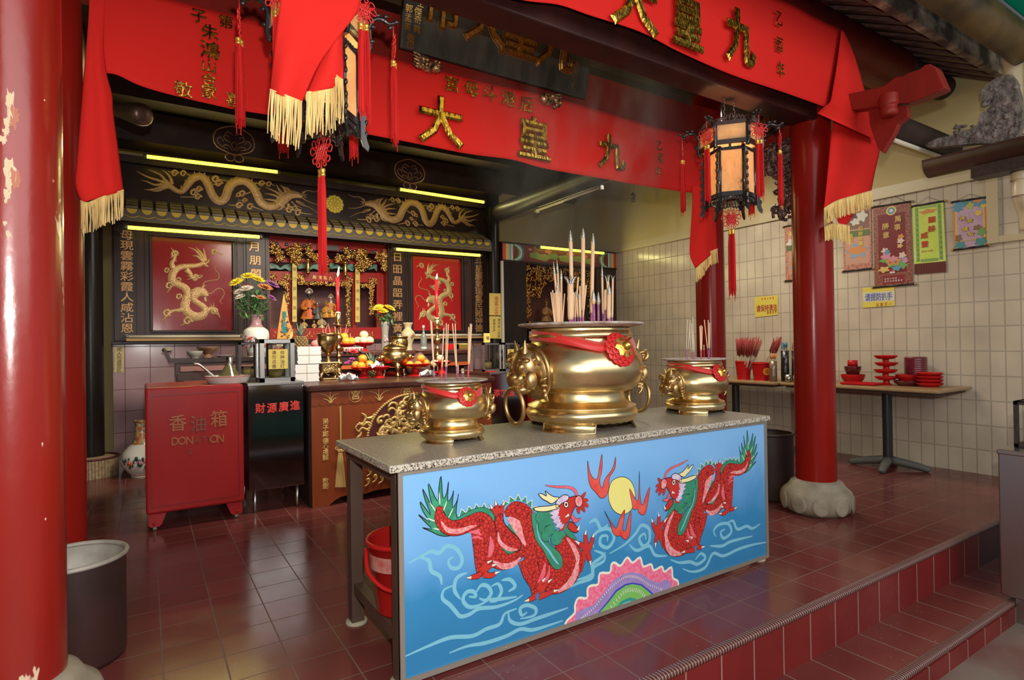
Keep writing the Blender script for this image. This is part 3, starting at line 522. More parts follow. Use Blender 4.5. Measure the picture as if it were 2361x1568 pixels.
def censer(name, label, loc, S, ring, hornless=False):
    t = thing(name, label, 'incense burner', loc); M = Matrix.Scale(S, 4)
    body = [(.235, .200), (.275, .208), (.316, .240), (.336, .285), (.343, .325), (.333, .372), (.305, .420), (.282, .448), (.272, .478), (.272, .535), (.268, .535), (.268, .48), (.0, .47)]
    G().lathe(cr(body, 4), m_brass, 64, M).obj('bowl', t)
    G().lathe([(.255, .548), (.27, .545), (.335, .556), (.346, .560), (.347, .567), (.340, .570), (.30, .563), (.268, .556)], m_rimash, 64, M).obj('rim', t)
    G().lathe([(0, .558), (.12, .560), (.22, .557), (.268, .552), (.272, .545)], m_ash, 48, M).obj('ash', t)
    G().lathe(cr([(.240, .203), (.236, .196), (.240, .165), (.252, .145), (.285, .128), (.297, .124), (.299, .118), (.288, .112), (.25, .112)], 3), m_brass, 64, M).obj('foot_ring', t)
    # bracket skirt: three wide feet, scalloped openings between
    g = G(); n = 180; prof = cr([(.286, .113), (.302, .095), (.304, .075), (.292, .055), (.280, .040), (.284, .020), (.296, .004), (.298, 0)], 3); vs = []; fs = []; K = len(prof)
    for i in range(n):
        a = 2*math.pi*i/n; d = abs(((math.degrees(a)+144+60) % 120)-60)                # three feet, one turned to the court
        zc = 0 if d < 28 else (.040+.009*abs(math.sin((d-28)*.30)))*min(1, (d-28)/1.5)
        for r, z in prof:
            zz = max(z, zc); rr = r if z >= zc else next((prof[k][0] for k in range(K) if prof[k][1] <= zc), r)
            vs.append((rr*math.cos(a), rr*math.sin(a), zz))
    for i in range(n):
        for k in range(K-1): j = (i+1) % n; fs.append((i*K+k, i*K+k+1, j*K+k+1, j*K+k))
    g.add(vs, fs, m_brass, True, M); g.obj('bracket_foot', t, solid=.006*S+.001)
    # lion masks
    for sd in ((180, 0) if True else ()):
        h = G(); Q = Matrix.Rotation(R(sd), 4, 'Z') @ M @ Matrix.Translation((.315, 0, .315)) @ Matrix.Rotation(R(8), 4, 'Y') @ Matrix.Scale(1.18, 4)
        D = [((0, 0, 0), .115, (.35, 1, 1.1)), ((.035, 0, .03), .085, (.8, .95, 1)), ((.085, 0, -.02), .055, (.9, 1.05, .62)), ((.12, 0, -.005), .026, (.8, 1.4, .8)),
             ((.10, .034, -.012), .022, (1, 1, 1)), ((.10, -.034, -.012), .022, (1, 1, 1)), ((.085, .032, .035), .020, (1, 1, 1)), ((.085, -.032, .035), .020, (1, 1, 1)), ((.07, 0, -.065), .05, (.95, .9, .5)),
             ((.072, .075, -.025), .036, (.8, .7, 1.2)), ((.072, -.075, -.025), .036, (.8, .7, 1.2)), ((.075, .045, .062), .03, (.7, 1.2, .42)), ((.075, -.045, .062), .03, (.7, 1.2, .42))]
        for c, r, s in D: h.ball(c, r, m_brassd, 16, 10, Q, s)
        for s in (1, -1):
            h.lathe([(.018, 0), (.010, .035), (.002, .062)], m_brassd, 10, Q @ Matrix.Translation((.055, s*.028, .088)) @ Matrix.Rotation(R(12*-s), 4, 'X'))
            h.tube(cr([(.03, s*.07, .075), (.05, s*.10, .085), (.045, s*.115, .055), (.04, s*.095, .045), (.045, s*.092, .062)], 4), .010, m_brassd, 8, M=Q)
            for k in range(4): h.tube(cr([(.02, s*(.06+.012*k), -.05-.012*k), (.035, s*(.10+.004*k), -.03-.022*k), (.02, s*(.12-.006*k), -.02-.035*k)], 4), [.012, .011, .010, .010, .009, .008, .007, .006, .004], m_brassd, 6, M=Q)
        for k in range(7): h.cbox((.118-abs(k-3)*.004, (k-3)*.011, -.047), (.014, .009, .014), m_brassd, Q)
        h.lathe([(.112, -.004), (.122, .004), (.118, .012), (.108, .014), (.095, .01)], m_brassd, 30, Q @ Matrix.Rotation(R(90), 4, 'Y') @ Matrix.Scale(1.06, 4))
        lo = h.obj('lion_mask', t)
        if ring: G().tube([(.118, .072*math.sin(2*math.pi*i/28), -.14+.078*math.cos(2*math.pi*i/28)) for i in range(28)], .0095, m_brassd, 8, True, Q @ Matrix.Rotation(R(-4), 4, 'Y')).obj('ring', lo)
    # ribbon tied under the rim, dipping to a rosette at the front
    g = G(); pts = []; n = 72; vs = []; fs = []
    def rad(z): return .279+max(0, (.472-z))*.66
    for i in range(n+1):
        a = -90+360*i/n; f = min(abs(a+90), abs(a-270)); dip = .075*math.exp(-(f/52)**2)
        for k in (0, 1): z = .530-dip-k*.050+(.012 if f < 20 else 0); r = rad(z)+.004; vs.append((r*math.cos(R(a)), r*math.sin(R(a)), z))
    g.add(vs, [(2*i, 2*i+1, 2*i+3, 2*i+2) for i in range(n)], m_rib, True, M); g.obj('ribbon', t, solid=.002)
    F = M @ Matrix.Translation((0, -.315, .425)) @ Matrix.Rotation(R(68), 4, 'X'); g = G()
    for ringn, (cnt, rr, hh) in enumerate(((14, .088, .0), (12, .064, .016), (10, .042, .028))):
        for k in range(cnt):
            a = 2*math.pi*k/cnt+ringn*.2; w = rr*.36
            q = cr([(0, -w*.4, .0), (rr*.6, -w, .018), (rr, -w*.5, .004), (rr*1.04, w*.5, .004), (rr*.6, w, .020), (0, w*.4, .0)], 2, True)
            P = Matrix.Rotation(a, 4, 'Z') @ Matrix.Translation((0, 0, hh)); b = [V3(x) for x in q]; c = sum(b, V3())/len(b)+V3((0, 0, -.012)); m_ = len(b)
            g.add(b+[c], [(i, (i+1) % m_, m_) for i in range(m_)], m_ros, True, F @ P)
    ro = g.obj('rosette', t, solid=.003)
    h = G(); h.ball((0, 0, .055), .024, m_goldbr, 16, 10, F)
    for k in range(8):
        a = 2*math.pi*k/8; h.add([(.018*math.cos(a), .018*math.sin(a), .05), (.05*math.cos(a-.3), .05*math.sin(a-.3), .038), (.06*math.cos(a), .06*math.sin(a), .034), (.05*math.cos(a+.3), .05*math.sin(a+.3), .038)], [(0, 1, 2, 3)], m_goldbr, False, F)
    h.lathe([(.045, .036), (.02, .05), (0, .05)], m_goldbr, 16, F); h.obj('gold_bead', ro)
    return t
ZT = .8856
censer('incense_burner', 'large brass censer with lion ring handles in the middle of the granite table', (2.045, 2.5, ZT), 1, True)
censer('incense_burner', 'small brass censer at the bucket end of the granite table', (1.262, 2.535, ZT), .515, False)
censer('incense_burner', 'small brass censer nearest the red column on the granite table', (3.02, 2.53, ZT), .615, False)
# sticks: (foot x, tip x, tip y in the picture, radius, bare purple length, end, depth in the bowl)
m_joss = mat('pale_joss_paste', (.76, .50, .30), .85); m_joss2 = mat('grey_joss_paste', (.60, .50, .38), .9); m_purp = mat('dyed_purple_stick', (.30, .06, .20), .8); vary(m_purp, (.30, .05, .22), (.42, .16, .28), 60, 3); m_pink = mat('dyed_pink_stick', (.55, .10, .12), .8)
m_foil = mat('crumpled_foil', (.55, .53, .50), .38, 1); bump(m_foil, noise(m_foil, 240, 2).outputs[0], .8, .004); m_char = mat('burnt_tip', (.06, .055, .05), .9); m_wht = mat('white_ash_tip', (.78, .76, .72), .9)
def stick(bx, tx, ty, r, pl_, end, Y, zb, label, group, pm=None, jm=None):
    b = pY(bx, 745, Y); b.z = zb-.02; tp = pY(tx, ty, Y); d = tp-b; ln = d.length; pm = pm or m_purp
    t = thing('joss_stick', label, 'incense stick', b, group=group)
    t.rotation_mode = 'QUATERNION'; t.rotation_quaternion = V3((0, 0, 1)).rotation_difference(d)
    tip = {'foil': .055, 'torn': .05, 'long': .075}.get(end, 0)*(1 if r > .006 else .5) if end in ('foil', 'torn', 'long') else .004
    p0 = .02+pl_
    G().lathe([(0, 0), (r*.62, 0), (r*.62, p0), (0, p0)], pm, 10).obj('stick_foot', t)
    G().lathe([(0, p0-.001), (r*.8, p0), (r, p0+.02), (r, ln-tip), (r*.7, ln-tip+.001), (0, ln-tip+.001)], jm or m_joss, 12).obj('shaft', t)
    g = G()
    if end in ('foil', 'long'):
        rr = random.Random(int(bx*7+tx)); k = 9; pr = [(r*1.06, ln-tip-.004), (r*1.1, ln-tip+.008), (r*.8, ln-tip*.55), (r*.42, ln-tip*.25), (r*.12, ln)]
        g.lathe(pr, m_foil, k); g.v = [V3((v.x*(1+rr.uniform(-.22, .22)), v.y*(1+rr.uniform(-.22, .22)), v.z+rr.uniform(-.003, .003))) for v in g.v]; g.obj('foil_tip', t)
    elif end == 'torn':
        rr = random.Random(int(bx))
        for k in range(4): a = rr.uniform(0, 6.28); g.tube(cr([(r*.5*math.cos(a), r*.5*math.sin(a), ln-tip-.005), (r*1.1*math.cos(a), r*1.1*math.sin(a), ln-tip*.5), (r*2*math.cos(a), r*2*math.sin(a), ln-rr.uniform(0, .02))], 3), [r*.5, r*.5, r*.5, r*.4, r*.3, r*.2, r*.1], m_foil, 5)
        g.obj('torn_wrapper', t)
    elif end == 'ash': g.lathe([(r*.9, ln-.012), (r*.95, ln-.004), (0, ln)], m_wht, 8).obj('ash_tip', t)
    else: g.lathe([(r, ln-.006), (r*.7, ln), (0, ln+.002)], m_char, 8).obj('burnt_tip', t)
    return t
ZBIG = ZT+.556
K = 6.532; S_ = lambda x, y: (1240+x/K, 520+y/K)
def BS(bx, tx, ty, r, p, e, Y, lab, grp, jm=None): stick(1240+bx/K, 1240+tx/K, 520+ty/K, r, p, e, Y, ZBIG, lab, grp, None, jm)
gT = 'thick joss sticks in the large censer'; gM = 'medium joss sticks in the large censer'; gF = 'thin joss sticks fanned in the large censer'
BS(520, 490, 75, .0105, .07, 'foil', 2.44, 'tall thick foil-tipped joss stick rising behind a torn bundled one', gT)
BS(678, 682, 40, .0112, .085, 'foil', 2.47, 'tallest thick joss stick, middle of the three foil-tipped ones', gT)
BS(805, 832, 118, .0108, .075, 'foil', 2.50, 'tall thick foil-tipped joss stick nearest the rosette', gT)
BS(495, 490, 740, .0165, .03, 'torn', 2.41, 'fat bundled joss stick with a torn curling wrapper', gT)
BS(850, 835, 965, .0118, .12, 'foil', 2.45, 'stubby joss stick with a crumpled silver foil cap leaning on the tall one', gT)
BS(912, 912, 1005, .0105, .12, 'foil', 2.45, 'stubby joss stick with an upright rounded silver foil cap', gT)
BS(985, 965, 580, .0062, .07, 'long', 2.52, 'joss stick with a long thread-like foil tip near the rosette', gM)
BS(1095, 1045, 715, .0085, .05, 'torn', 2.50, 'joss stick with a hooked frayed tip near the rosette', gM)
BS(1062, 1075, 880, .012, .04, 'foil', 2.46, 'joss stick with a foil collar in the cluster nearest the rosette', gM)
BS(1118, 1130, 745, .006, .05, 'torn', 2.53, 'thin joss stick bent outwards at its frayed tip', gM)
BS(1005, 1020, 960, .0085, .09, 'none', 2.48, 'short joss stick with a bare purple foot beside the hooked one', gM)
BS(330, 235, 540, .0062, .0, 'long', 2.50, 'slender foil-tipped joss stick leaning towards the lion mask', gM)
BS(345, 288, 515, .0062, .0, 'long', 2.53, 'slender joss stick with the highest wispy foil tip beside the leaning one', gM)
BS(358, 352, 660, .0062, .0, 'foil', 2.48, 'upright slender joss stick with a short foil tip', gM)
BS(300, 290, 860, .0085, .0, 'foil', 2.46, 'joss stick with a split foil wrapper among the thin sticks', gM)
lf = 'thin joss stick fanned out in the bunch nearest the lion mask'
for i, (a, b, c) in enumerate([(262, 197, 1000), (270, 222, 968), (285, 250, 1015), (296, 262, 900), (305, 272, 1000), (318, 300, 930), (340, 325, 990), (352, 338, 1010), (365, 404, 1020), (330, 310, 1060)]): BS(a, b, c, .0033, 0, 'ash', 2.44+.012*(i % 4), lf, gF)
lf = 'thin joss stick standing between the bundled one and the tallest one'
for i, (a, b, c, e) in enumerate([(478, 452, 1065, 'ash'), (545, 610, 770, 'none'), (570, 560, 985, 'torn'), (610, 582, 1010, 'torn'), (640, 618, 1020, 'foil'), (650, 632, 905, 'none'), (660, 730, 890, 'none'), (530, 540, 1000, 'ash')]): BS(a, b, c, .0045, .045, e, 2.43+.014*(i % 3), lf, gF)
ff = 'sticks in the small censer at the bucket end'; KL = 4.356
def LS(bx, tx, ty, pl_, pm, lab): stick(680+bx/KL, 680+tx/KL, 680+ty/KL, .0028, pl_, 'ash', 2.52, ZT+.286, lab, ff, pm)
for a, b, c, p, m_, lb in [(1395, 1362, 250, .07, m_purp, 'tallest joss stick of the small censer at the bucket end'), (1400, 1372, 262, .07, m_purp, 'joss stick standing against the tallest one in the bucket-end censer'), (1455, 1497, 325, .07, m_pink, 'pink-footed joss stick leaning at the middle of the bucket-end censer'), (1465, 1490, 385, .07, m_pink, 'shorter pink-footed joss stick beside the leaning one in the bucket-end censer'), (1505, 1520, 282, .07, m_purp, 'purple-footed joss stick of the crossing pair in the bucket-end censer'), (1510, 1540, 292, .07, m_purp, 'second joss stick of the crossing pair in the bucket-end censer'),
                          (1625, 1582, 284, .07, m_purp, 'joss stick leaning towards the screen near the rosette of the bucket-end censer'), (1622, 1609, 284, .07, m_purp, 'upright joss stick beside the leaning one in the bucket-end censer'), (1728, 1745, 320, .08, m_pink, 'lowest of three joss sticks nearest the red rosette of the bucket-end censer'), (1728, 1762, 285, .08, m_pink, 'upright joss stick of three nearest the rosette of the bucket-end censer'), (1732, 1775, 290, .08, m_pink, 'outermost joss stick of three nearest the rosette of the bucket-end censer')]: LS(a, b, c, p, m_, lb)
LS(1630, 1638, 695, .035, m_pink, 'burnt-down joss stub with a pale crooked ash tip in the bucket-end censer')
for a, b in ((1678, 1678), (1690, 1692)): LS(a, b, 760, .04, m_purp, 'short bare stub in the bucket-end censer')
ff2 = 'sticks in the small censer nearest the red column'; KR = 6.03
def RS(bx, tx, ty, pl_, pm, lab): stick(1490+bx/KR, 1490+tx/KR, 720+ty/KR, .0032, pl_, 'ash', 2.51, ZT+.342, lab, ff2, pm, m_joss2 if bx < 700 else None)
for a, b, c, p, m_, lb in [(540, 570, 100, .065, m_purp, 'outer joss stick of the pale cluster in the censer by the column'), (560, 608, 108, .065, m_purp, 'crossing joss stick of the pale cluster in the censer by the column'), (625, 600, 200, .05, m_pink, 'pink-footed joss stick of the pale cluster in the censer by the column'), (640, 648, 65, .05, m_purp, 'tallest tilted joss stick of the pale cluster in the censer by the column'), (650, 622, 150, .05, m_purp, 'straight joss stick of the pale cluster in the censer by the column'), (668, 645, 165, .05, m_purp, 'thick pale joss stick of the cluster in the censer by the column'),
                          (750, 745, 190, .06, m_pink, 'joss stick of the orange-footed trio in the censer by the column'), (755, 760, 175, .06, m_pink, 'middle joss stick of the orange-footed trio in the censer by the column'), (757, 778, 190, .06, m_pink, 'leaning joss stick of the orange-footed trio in the censer by the column'), (862, 806, 103, .07, m_purp, 'leaning joss stick of the purple-footed trio in the censer by the column'), (864, 860, 105, .07, m_purp, 'upright joss stick of the purple-footed trio in the censer by the column'), (868, 880, 143, .07, m_purp, 'shorter joss stick of the purple-footed trio in the censer by the column')]: RS(a, b, c, p, m_, lb)
RS(797, 802, 495, .075, m_pink, 'burnt-down joss stub with a curled ash tip in the censer by the column')
# ================================================================== red cloth banners
m_cloth = mat('red_banner_cloth', (.66, .022, .017), .8, spec=.08)
_n = noise(m_cloth, 420, 2); bump(m_cloth, _n.outputs[0], .12, .002)
m_cloth2 = m_cloth
m_frn = mat('gold_fringe', (.82, .56, .16), .55, Sheen_Weight=.3); vary(m_frn, (.62, .38, .09), (.92, .66, .24), 55, 2, (1, 1, .06))
m_foilg = mat('gold_foil_letters', (.62, .38, .05), .26, 1); _n = noise(m_foilg, 26, 4, sc3=(3, 1, 1)); L(m_foilg, ramp(m_foilg, _n.outputs[0], [(.36, (.13, .07, .012)), (.6, (.75, .47, .07))]).outputs[0], bsdf(m_foilg).inputs['Base Color']); bump(m_foilg, _n.outputs[0], .5, .01)
def rs(p, n):                                                       # resample a polyline to n+1 evenly spaced points
    p = cr(p, 6); T = [0]
    for a, b in zip(p, p[1:]): T.append(T[-1]+math.hypot(b[0]-a[0], b[1]-a[1]))
    out = []; j = 0
    for i in range(n+1):
        d = T[-1]*i/n
        while j < len(p)-2 and T[j+1] < d: j += 1
        f = (d-T[j])/(T[j+1]-T[j]+1e-9); out.append((p[j][0]+(p[j+1][0]-p[j][0])*f, p[j][1]+(p[j+1][1]-p[j][1])*f))
    return out
def cloth(g, a, b, Yf, m, n=40, k=16):
    """a hanging sheet between two edges that stand where the picture shows them, Yf(s,t) its depth"""
    A_, B_ = rs(a, n), rs(b, n); vs = []
    for i in range(n+1):
        for j in range(k+1): s = j/k; vs.append(pY(A_[i][0]+(B_[i][0]-A_[i][0])*s, A_[i][1]+(B_[i][1]-A_[i][1])*s, Yf(s, i/n)))
    g.add(vs, [(i*(k+1)+j, i*(k+1)+j+1, (i+1)*(k+1)+j+1, (i+1)*(k+1)+j) for i in range(n) for j in range(k)], m, True)
def fringe(parent, hem, Yf, ln, sc=1., name='fringe', den=1., lean=0, seed=1, ends=None):
    """twisted strands along a hem: hem in picture points, ln strand length in metres"""
    rr = random.Random(seed); q = rs(hem, 60); P = [pY(x, y, Yf(i/60)) for i, (x, y) in enumerate(q)]; g = G(); tot = sum((b-a).length for a, b in zip(P, P[1:])); n = int(tot/.0043*den)
    for i in range(n):
        t = (i+.5)/n*60; j = min(int(t), 59); p = P[j].lerp(P[j+1], t-j); l = ln*rr.uniform(.90, 1.06)
        if ends: l *= ends[0]+(ends[1]-ends[0])*i/n
        o = V3((rr.uniform(-.006, .006)+lean*l, rr.uniform(-.010, .004), 0)); c = V3((rr.uniform(-.004, .004), rr.uniform(-.004, .004), 0)); w = rr.uniform(.0019, .0030)
        g.tube([p+V3((0, -.001, .004)), p+o*.4+c+V3((0, 0, -l*.5)), p+o+V3((0, 0, -l))], [w, w, w*.8], m_frn, 4, cap=False)
    g.tube([p+V3((0, -.002, .003)) for p in P], .0035, m_frn, 5)
    return g.obj(name, parent, loc=parent.location)
ZM = lambda k, x0=0, y0=0: (lambda *q: [(x0+x/k, y0+y/k) for x, y in q])
z1 = ZM(2.951); z2 = ZM(2.951, 780); z3 = ZM(2.951, 1561); z4 = ZM(4.611, 550); z5 = ZM(4.613, 1400, 440)
def tx(g, M, ch, px, py, h, m, bold=.03, sx=1., z=.002, ext=0, rot=0):
    (x, y), (_, a), (_, b) = pp(M, [(px, py), (px, py-h/2), (px, py+h/2)]); g.text(ch, x, y, (a-b)/.90, m, M, bold, ext, z, sx, 0, rot)
# --- rear banner, hung on the red board between the inner columns
rb = thing('banner', 'long red banner with a row of small gold characters, hung behind both lanterns', 'banner', (2.0, 3.38, 2.65))
YR = 3.375; wav = lambda s, t: YR-.010*math.sin(t*31)*s-.012*s+.006*math.sin(t*13+2)
g = G(); top = [(205, -52), (300, -27), (400, 0), (576, 44), (730, 86), (888, 130), (1024, 166), (1129, 193), (1241, 217), (1336, 241), (1430, 268), (1514, 293), (1588, 309), (1635, 317)]
bot = [(240, 168), (271, 173), (322, 197), (400, 220), (535, 251), (613, 264), (720, 283), (824, 305), (949, 329), (1075, 354), (1180, 368), (1254, 388), (1390, 412), (1480, 428), (1590, 444), (1635, 446)]
cloth(g, top, bot, wav, m_cloth, 120, 14); g.obj('cloth', rb, loc=rb.location, solid=.0015)
g = G(); cloth(g, z1((610, -40), (600, 150), (575, 450), (545, 800), (520, 1100), (510, 1260), (556, 1380)), z1((715, -40), (705, 300), (725, 500), (762, 640), (772, 780), (805, 1020), (840, 1298)), lambda s, t: YR-.03-.035*math.sin(s*3.1)*min(1, t*2)-.012*math.sin(s*9+1)*t, m_cloth, 40, 20); g.obj('end_drop', rb, loc=rb.location, solid=.0015)
fringe(rb, z1((548, 1372), (600, 1385), (700, 1345), (842, 1298)), lambda t: YR-.04-.02*math.sin(t*3), .135, seed=3)
g = G(); cloth(g, z5((895, -60), (905, 60), (900, 220), (885, 450), (876, 640), (893, 730), (938, 828)), z5((1080, -60), (1110, 60), (1135, 180), (1150, 320), (1160, 450), (1166, 560), (1172, 622)), lambda s, t: YR-.14-.03*math.sin(s*3.1)-.012*math.sin(s*8+t*4)*t, m_cloth, 40, 16)
g.add([pY(x, y, YR-.14) for x, y in z5((1060, 260), (960, 440), (905, 540), (1160, 450))], [(0, 1, 2, 3)], m_cloth, True) if False else None
g.obj('end_drop', rb, loc=rb.location, solid=.0015)
fringe(rb, z5((940, 830), (1000, 775), (1070, 672), (1120, 640), (1172, 623)), lambda t: YR-.16, .115, seed=4)
PAR = rb; M = frY(YR-.034)
for c, x, y, h, s in (('大', 1017, 281, 104, 1.0), ('皇', 1231, 322, 92, .95), ('九', 1411, 352, 74, 1.0)): g = G(); tx(g, M, c, x, y, h, m_foilg, .034, s, ext=.006); g.obj('gold_character', PAR, loc=PAR.location)
for c, x, y in (('宫', 1042, 194), ('母', 1087, 205), ('斗', 1129, 215), ('港', 1172, 228), ('后', 1214, 241)): g = G(); tx(g, M, c, x, y, 34, m_foilg, .022, 1.05); g.obj('gold_character', PAR, loc=PAR.location)
for c, x, y in (('乙', 1520, 336), ('酉', 1523, 365), ('年', 1519, 396)): g = G(); tx(g, M, c, x, y, 22, m_foilg, .012, .9); g.obj('gold_character', PAR, loc=PAR.location)
for c, x, y, h in (('子', 458, 37, 31), ('第', 521, 51, 29), ('朱', 484, 75, 33), ('鴻', 484, 116, 38), ('山', 482, 152, 30), ('合', 482, 184, 29), ('家', 482, 213, 30), ('敬', 423, 207, 34), ('喜', 539, 231, 32)): g = G(); tx(g, M, c, x, y, h, m_foilg, .02, 1.0); g.obj('gold_character', PAR, loc=PAR.location)
# --- front banner, hung on the round purlin; both ends drop
YF = 2.335
fb = thing('banner', 'large red banner with big gold characters draped along the front beam', 'banner', (3.0, 2.33, 3.0))
g = G(); cloth(g, [(640, -330), (900, -230), (1203, -155), (1500, -95), (1795, -2), (1880, 40), (1942, 70)], [(700, -80), (900, -68), (1090, -30), (1203, 0), (1288, 11), (1356, 34), (1475, 73), (1561, 117), (1676, 168), (1790, 207), (1886, 241), (1912, 252)], lambda s, t: YF-.012*math.sin(t*23)*s-.01*s, m_cloth, 110, 16); g.obj('cloth', fb, loc=fb.location, solid=.0015)
g = G()                                                             # right end: a cone of cloth folded over the hanging end
cloth(g, z3((1118, 205), (1090, 420), (1060, 600), (1035, 700), (955, 770)), z3((1130, 205), (1205, 370), (1270, 590), (1330, 800), (1368, 960)), lambda s, t: YF-.03-.10*math.sin(s*3.0)*t-.02*t, m_cloth, 30, 22)
cloth(g, z3((955, 770), (1000, 795), (1075, 806)), z3((1035, 700), (1040, 730), (1075, 800)), lambda s, t: YF-.05, m_cloth, 8, 6)
g.obj('folded_end', fb, loc=fb.location, solid=.0015)
g = G(); cloth(g, z3((1085, 700), (1062, 820), (1045, 950), (1022, 1200), (1000, 1420)), z3((1290, 720), (1355, 880), (1381, 1000), (1345, 1180), (1322, 1300)), lambda s, t: YF+.01-.06*math.sin(s*3.1+.3)-.03*math.sin(s*7+t*2)*t, m_cloth, 36, 20); g.obj('end_drop', fb, loc=fb.location, solid=.0015)
g = G(); cloth(g, z3((1050, 1400), (1090, 1500), (1100, 1520)), z3((1280, 1310), (1230, 1420), (1150, 1535)), lambda s, t: YF+.05, m_cloth, 8, 6); g.obj('curled_corner', fb, loc=fb.location, solid=.0015)
fringe(fb, z3((1000, 1420), (1080, 1372), (1190, 1338), (1322, 1300)), lambda t: YF-.04-.03*math.sin(t*3), .128, seed=5, den=.95)
fringe(fb, z3((1000, 1545), (1060, 1525), (1120, 1530), (1172, 1540)), lambda t: YF+.05, .125, seed=6, ends=(.85, 1.15), lean=0)
g = G()                                                             # left end, seen hanging before the lantern
cloth(g, z4((445, -330), (440, 0), (402, 300), (362, 650), (327, 965)), z4((1260, -330), (1285, 60), (1105, 345), (860, 680), (672, 1095)), lambda s, t: 2.185-.05*math.sin(s*3.0)*t-.012*math.sin(s*6)*t, m_cloth, 40, 22); g.obj('end_drop', fb, loc=fb.location, solid=.0015)
g = G(); cloth(g, z4((1000, 200), (900, 560), (800, 800), (720, 985)), z4((1110, 330), (1112, 560), (1115, 760), (1030, 930)), lambda s, t: 2.215-.03*math.sin(s*3), m_cloth, 24, 12)
cloth(g, z4((1010, 790), (1020, 810), (1030, 835)), z4((1112, 700), (1113, 780), (1112, 862)), lambda s, t: 2.205, m_cloth, 6, 5); g.obj('curled_corner', fb, loc=fb.location, solid=.0015)
fringe(fb, z4((335, 965), (450, 1008), (560, 1050), (672, 1096)), lambda t: 2.165-.03*math.sin(t*3), .165, seed=7, ends=(.97, 1.08), lean=-.05)
fringe(fb, z4((715, 995), (850, 975), (1030, 930)), lambda t: 2.215-.02*math.sin(t*3), .165, seed=8, lean=-.03)
fringe(fb, z4((1022, 800), (1065, 835), (1110, 865)), lambda t: 2.198, .165, seed=9, den=1.4)
PAR = fb; M = frY(YF-.032)
for c, x, y, h, s in (('大', 1462, 2, 135, 1.0), ('皇', 1585, 52, 120, .8), ('九', 1706, 88, 118, .78)): g = G(); tx(g, M, c, x, y, h, m_foilg, .034, s, ext=.006); g.obj('gold_character', PAR, loc=PAR.location)
for c, x, y in (('乙', 1796, 43), ('酉', 1797, 103), ('年', 1801, 161)): g = G(); tx(g, M, c, x, y, 34, m_foilg, .014, .72); g.obj('gold_character', PAR, loc=PAR.location)
# --- inscribed board above the rear banner, carried by two carved lions
pq = thing('name_plaque', 'dark inscribed wooden plaque with large gold characters above the rear banner', 'plaque', (2.085, 3.36, 3.19))
m_board = mat('weathered_black_board', (.03, .028, .022), .5); vary(m_board, (.022, .022, .018), (.055, .048, .036), 3, 5, (4, 4, .7))
m_oldg = gold('old_gold_letter', (.45, .22, .05), .42, .35, 90); m_oldr = mat('red_gold_edge', (.62, .36, .10), .3, 1)
LM = Matrix.Rotation(R(14), 4, 'X')                                 # leans out over the hall
G().box((-.74, -.02, 0), (.74, .02, .64), m_board, LM).obj('board', pq, bevel=.006)
g = G(); M = Matrix.Translation(pq.location) @ LM @ frY(-.021)
I_ = Matrix.Translation(-V3(pq.location))
def ptx(ch, px, py, h, m, b, sx=1., z=.001, ext=0):
    (x, y), (_, a), (_, c) = pp(M, [(px, py), (px, py-h/2), (px, py+h/2)]); g.text(ch, x, y, (a-c)/.9, m, I_ @ M, b, ext, z, sx)
for c, x, y in (('帝', 1022, 14), ('大', 1122, 50), ('皇', 1200, 82), ('九', 1283, 108)): ptx(c, x, y, 108, m_oldr, .042, 1.05, .0005); ptx(c, x, y, 108, m_oldg, .03, 1.05, .003, .02)
for c, x, y in (('傑', 964, 27), ('奇', 963, 46), ('興', 961, 68), ('郭', 943, 20), ('孟', 941, 41), ('英', 939, 62), ('敬', 947, 87), ('印', 946, 105), ('士', 970, 8)): ptx(c, x, y, 19, m_oldr, .012)
for c, x, y in (('十', 1330, 148), ('七', 1328, 162), ('日', 1326, 176), ('立', 1323, 197)): ptx(c, x, y, 16, m_oldr, .012)
g.obj('lettering', pq)
m_carv = mat('gilt_carving', (.36, .20, .10), .36, .8); vary(m_carv, (.05, .02, .015), (.60, .36, .18), 45, 3, None, .36, .6, .8, .01)
for i, (px, py, lb) in enumerate(((988, 150, 'carved gilt lion holding up the plaque edge nearest the lantern knot'), (1265, 229, 'carved gilt lion holding up the plaque edge below the tube lamp end'))):
    o = pY(px, py, 3.33); t = thing('lion_carving', lb, 'carving', o); rr = random.Random(i); g = G(); s = -1 if i else 1
    g.ball((0, .01, 0), .05, m_carv, 16, 10, None, (1.2, .6, .85)); g.ball((.045*s, -.01, -.008), .038, m_carv, 14, 9, None, (1, .9, 1))
    for k in range(16): a = rr.uniform(0, 6.28); g.ball((-.05*s+rr.uniform(-.03, .05), rr.uniform(-.02, .01), rr.uniform(-.045, .045)), rr.uniform(.010, .02), m_carv, 8, 6)
    for k in range(5): g.tube(cr([(-.05*s, -.01, -.03+.018*k), (-.085*s, -.015, -.035+.02*k), (-.11*s, -.01, -.02+.018*k)], 3), [.012, .012, .011, .010, .008, .006, .003], m_carv, 6)
    g.ball((.055*s, -.042, .012), .010, m_carv, 8, 6); g.ball((.030*s, -.045, .012), .010, m_carv, 8, 6); g.ball((.05*s, -.045, -.014), .014, m_carv, 8, 6, None, (1.3, .8, .7))
    g.obj('carved_body', t)
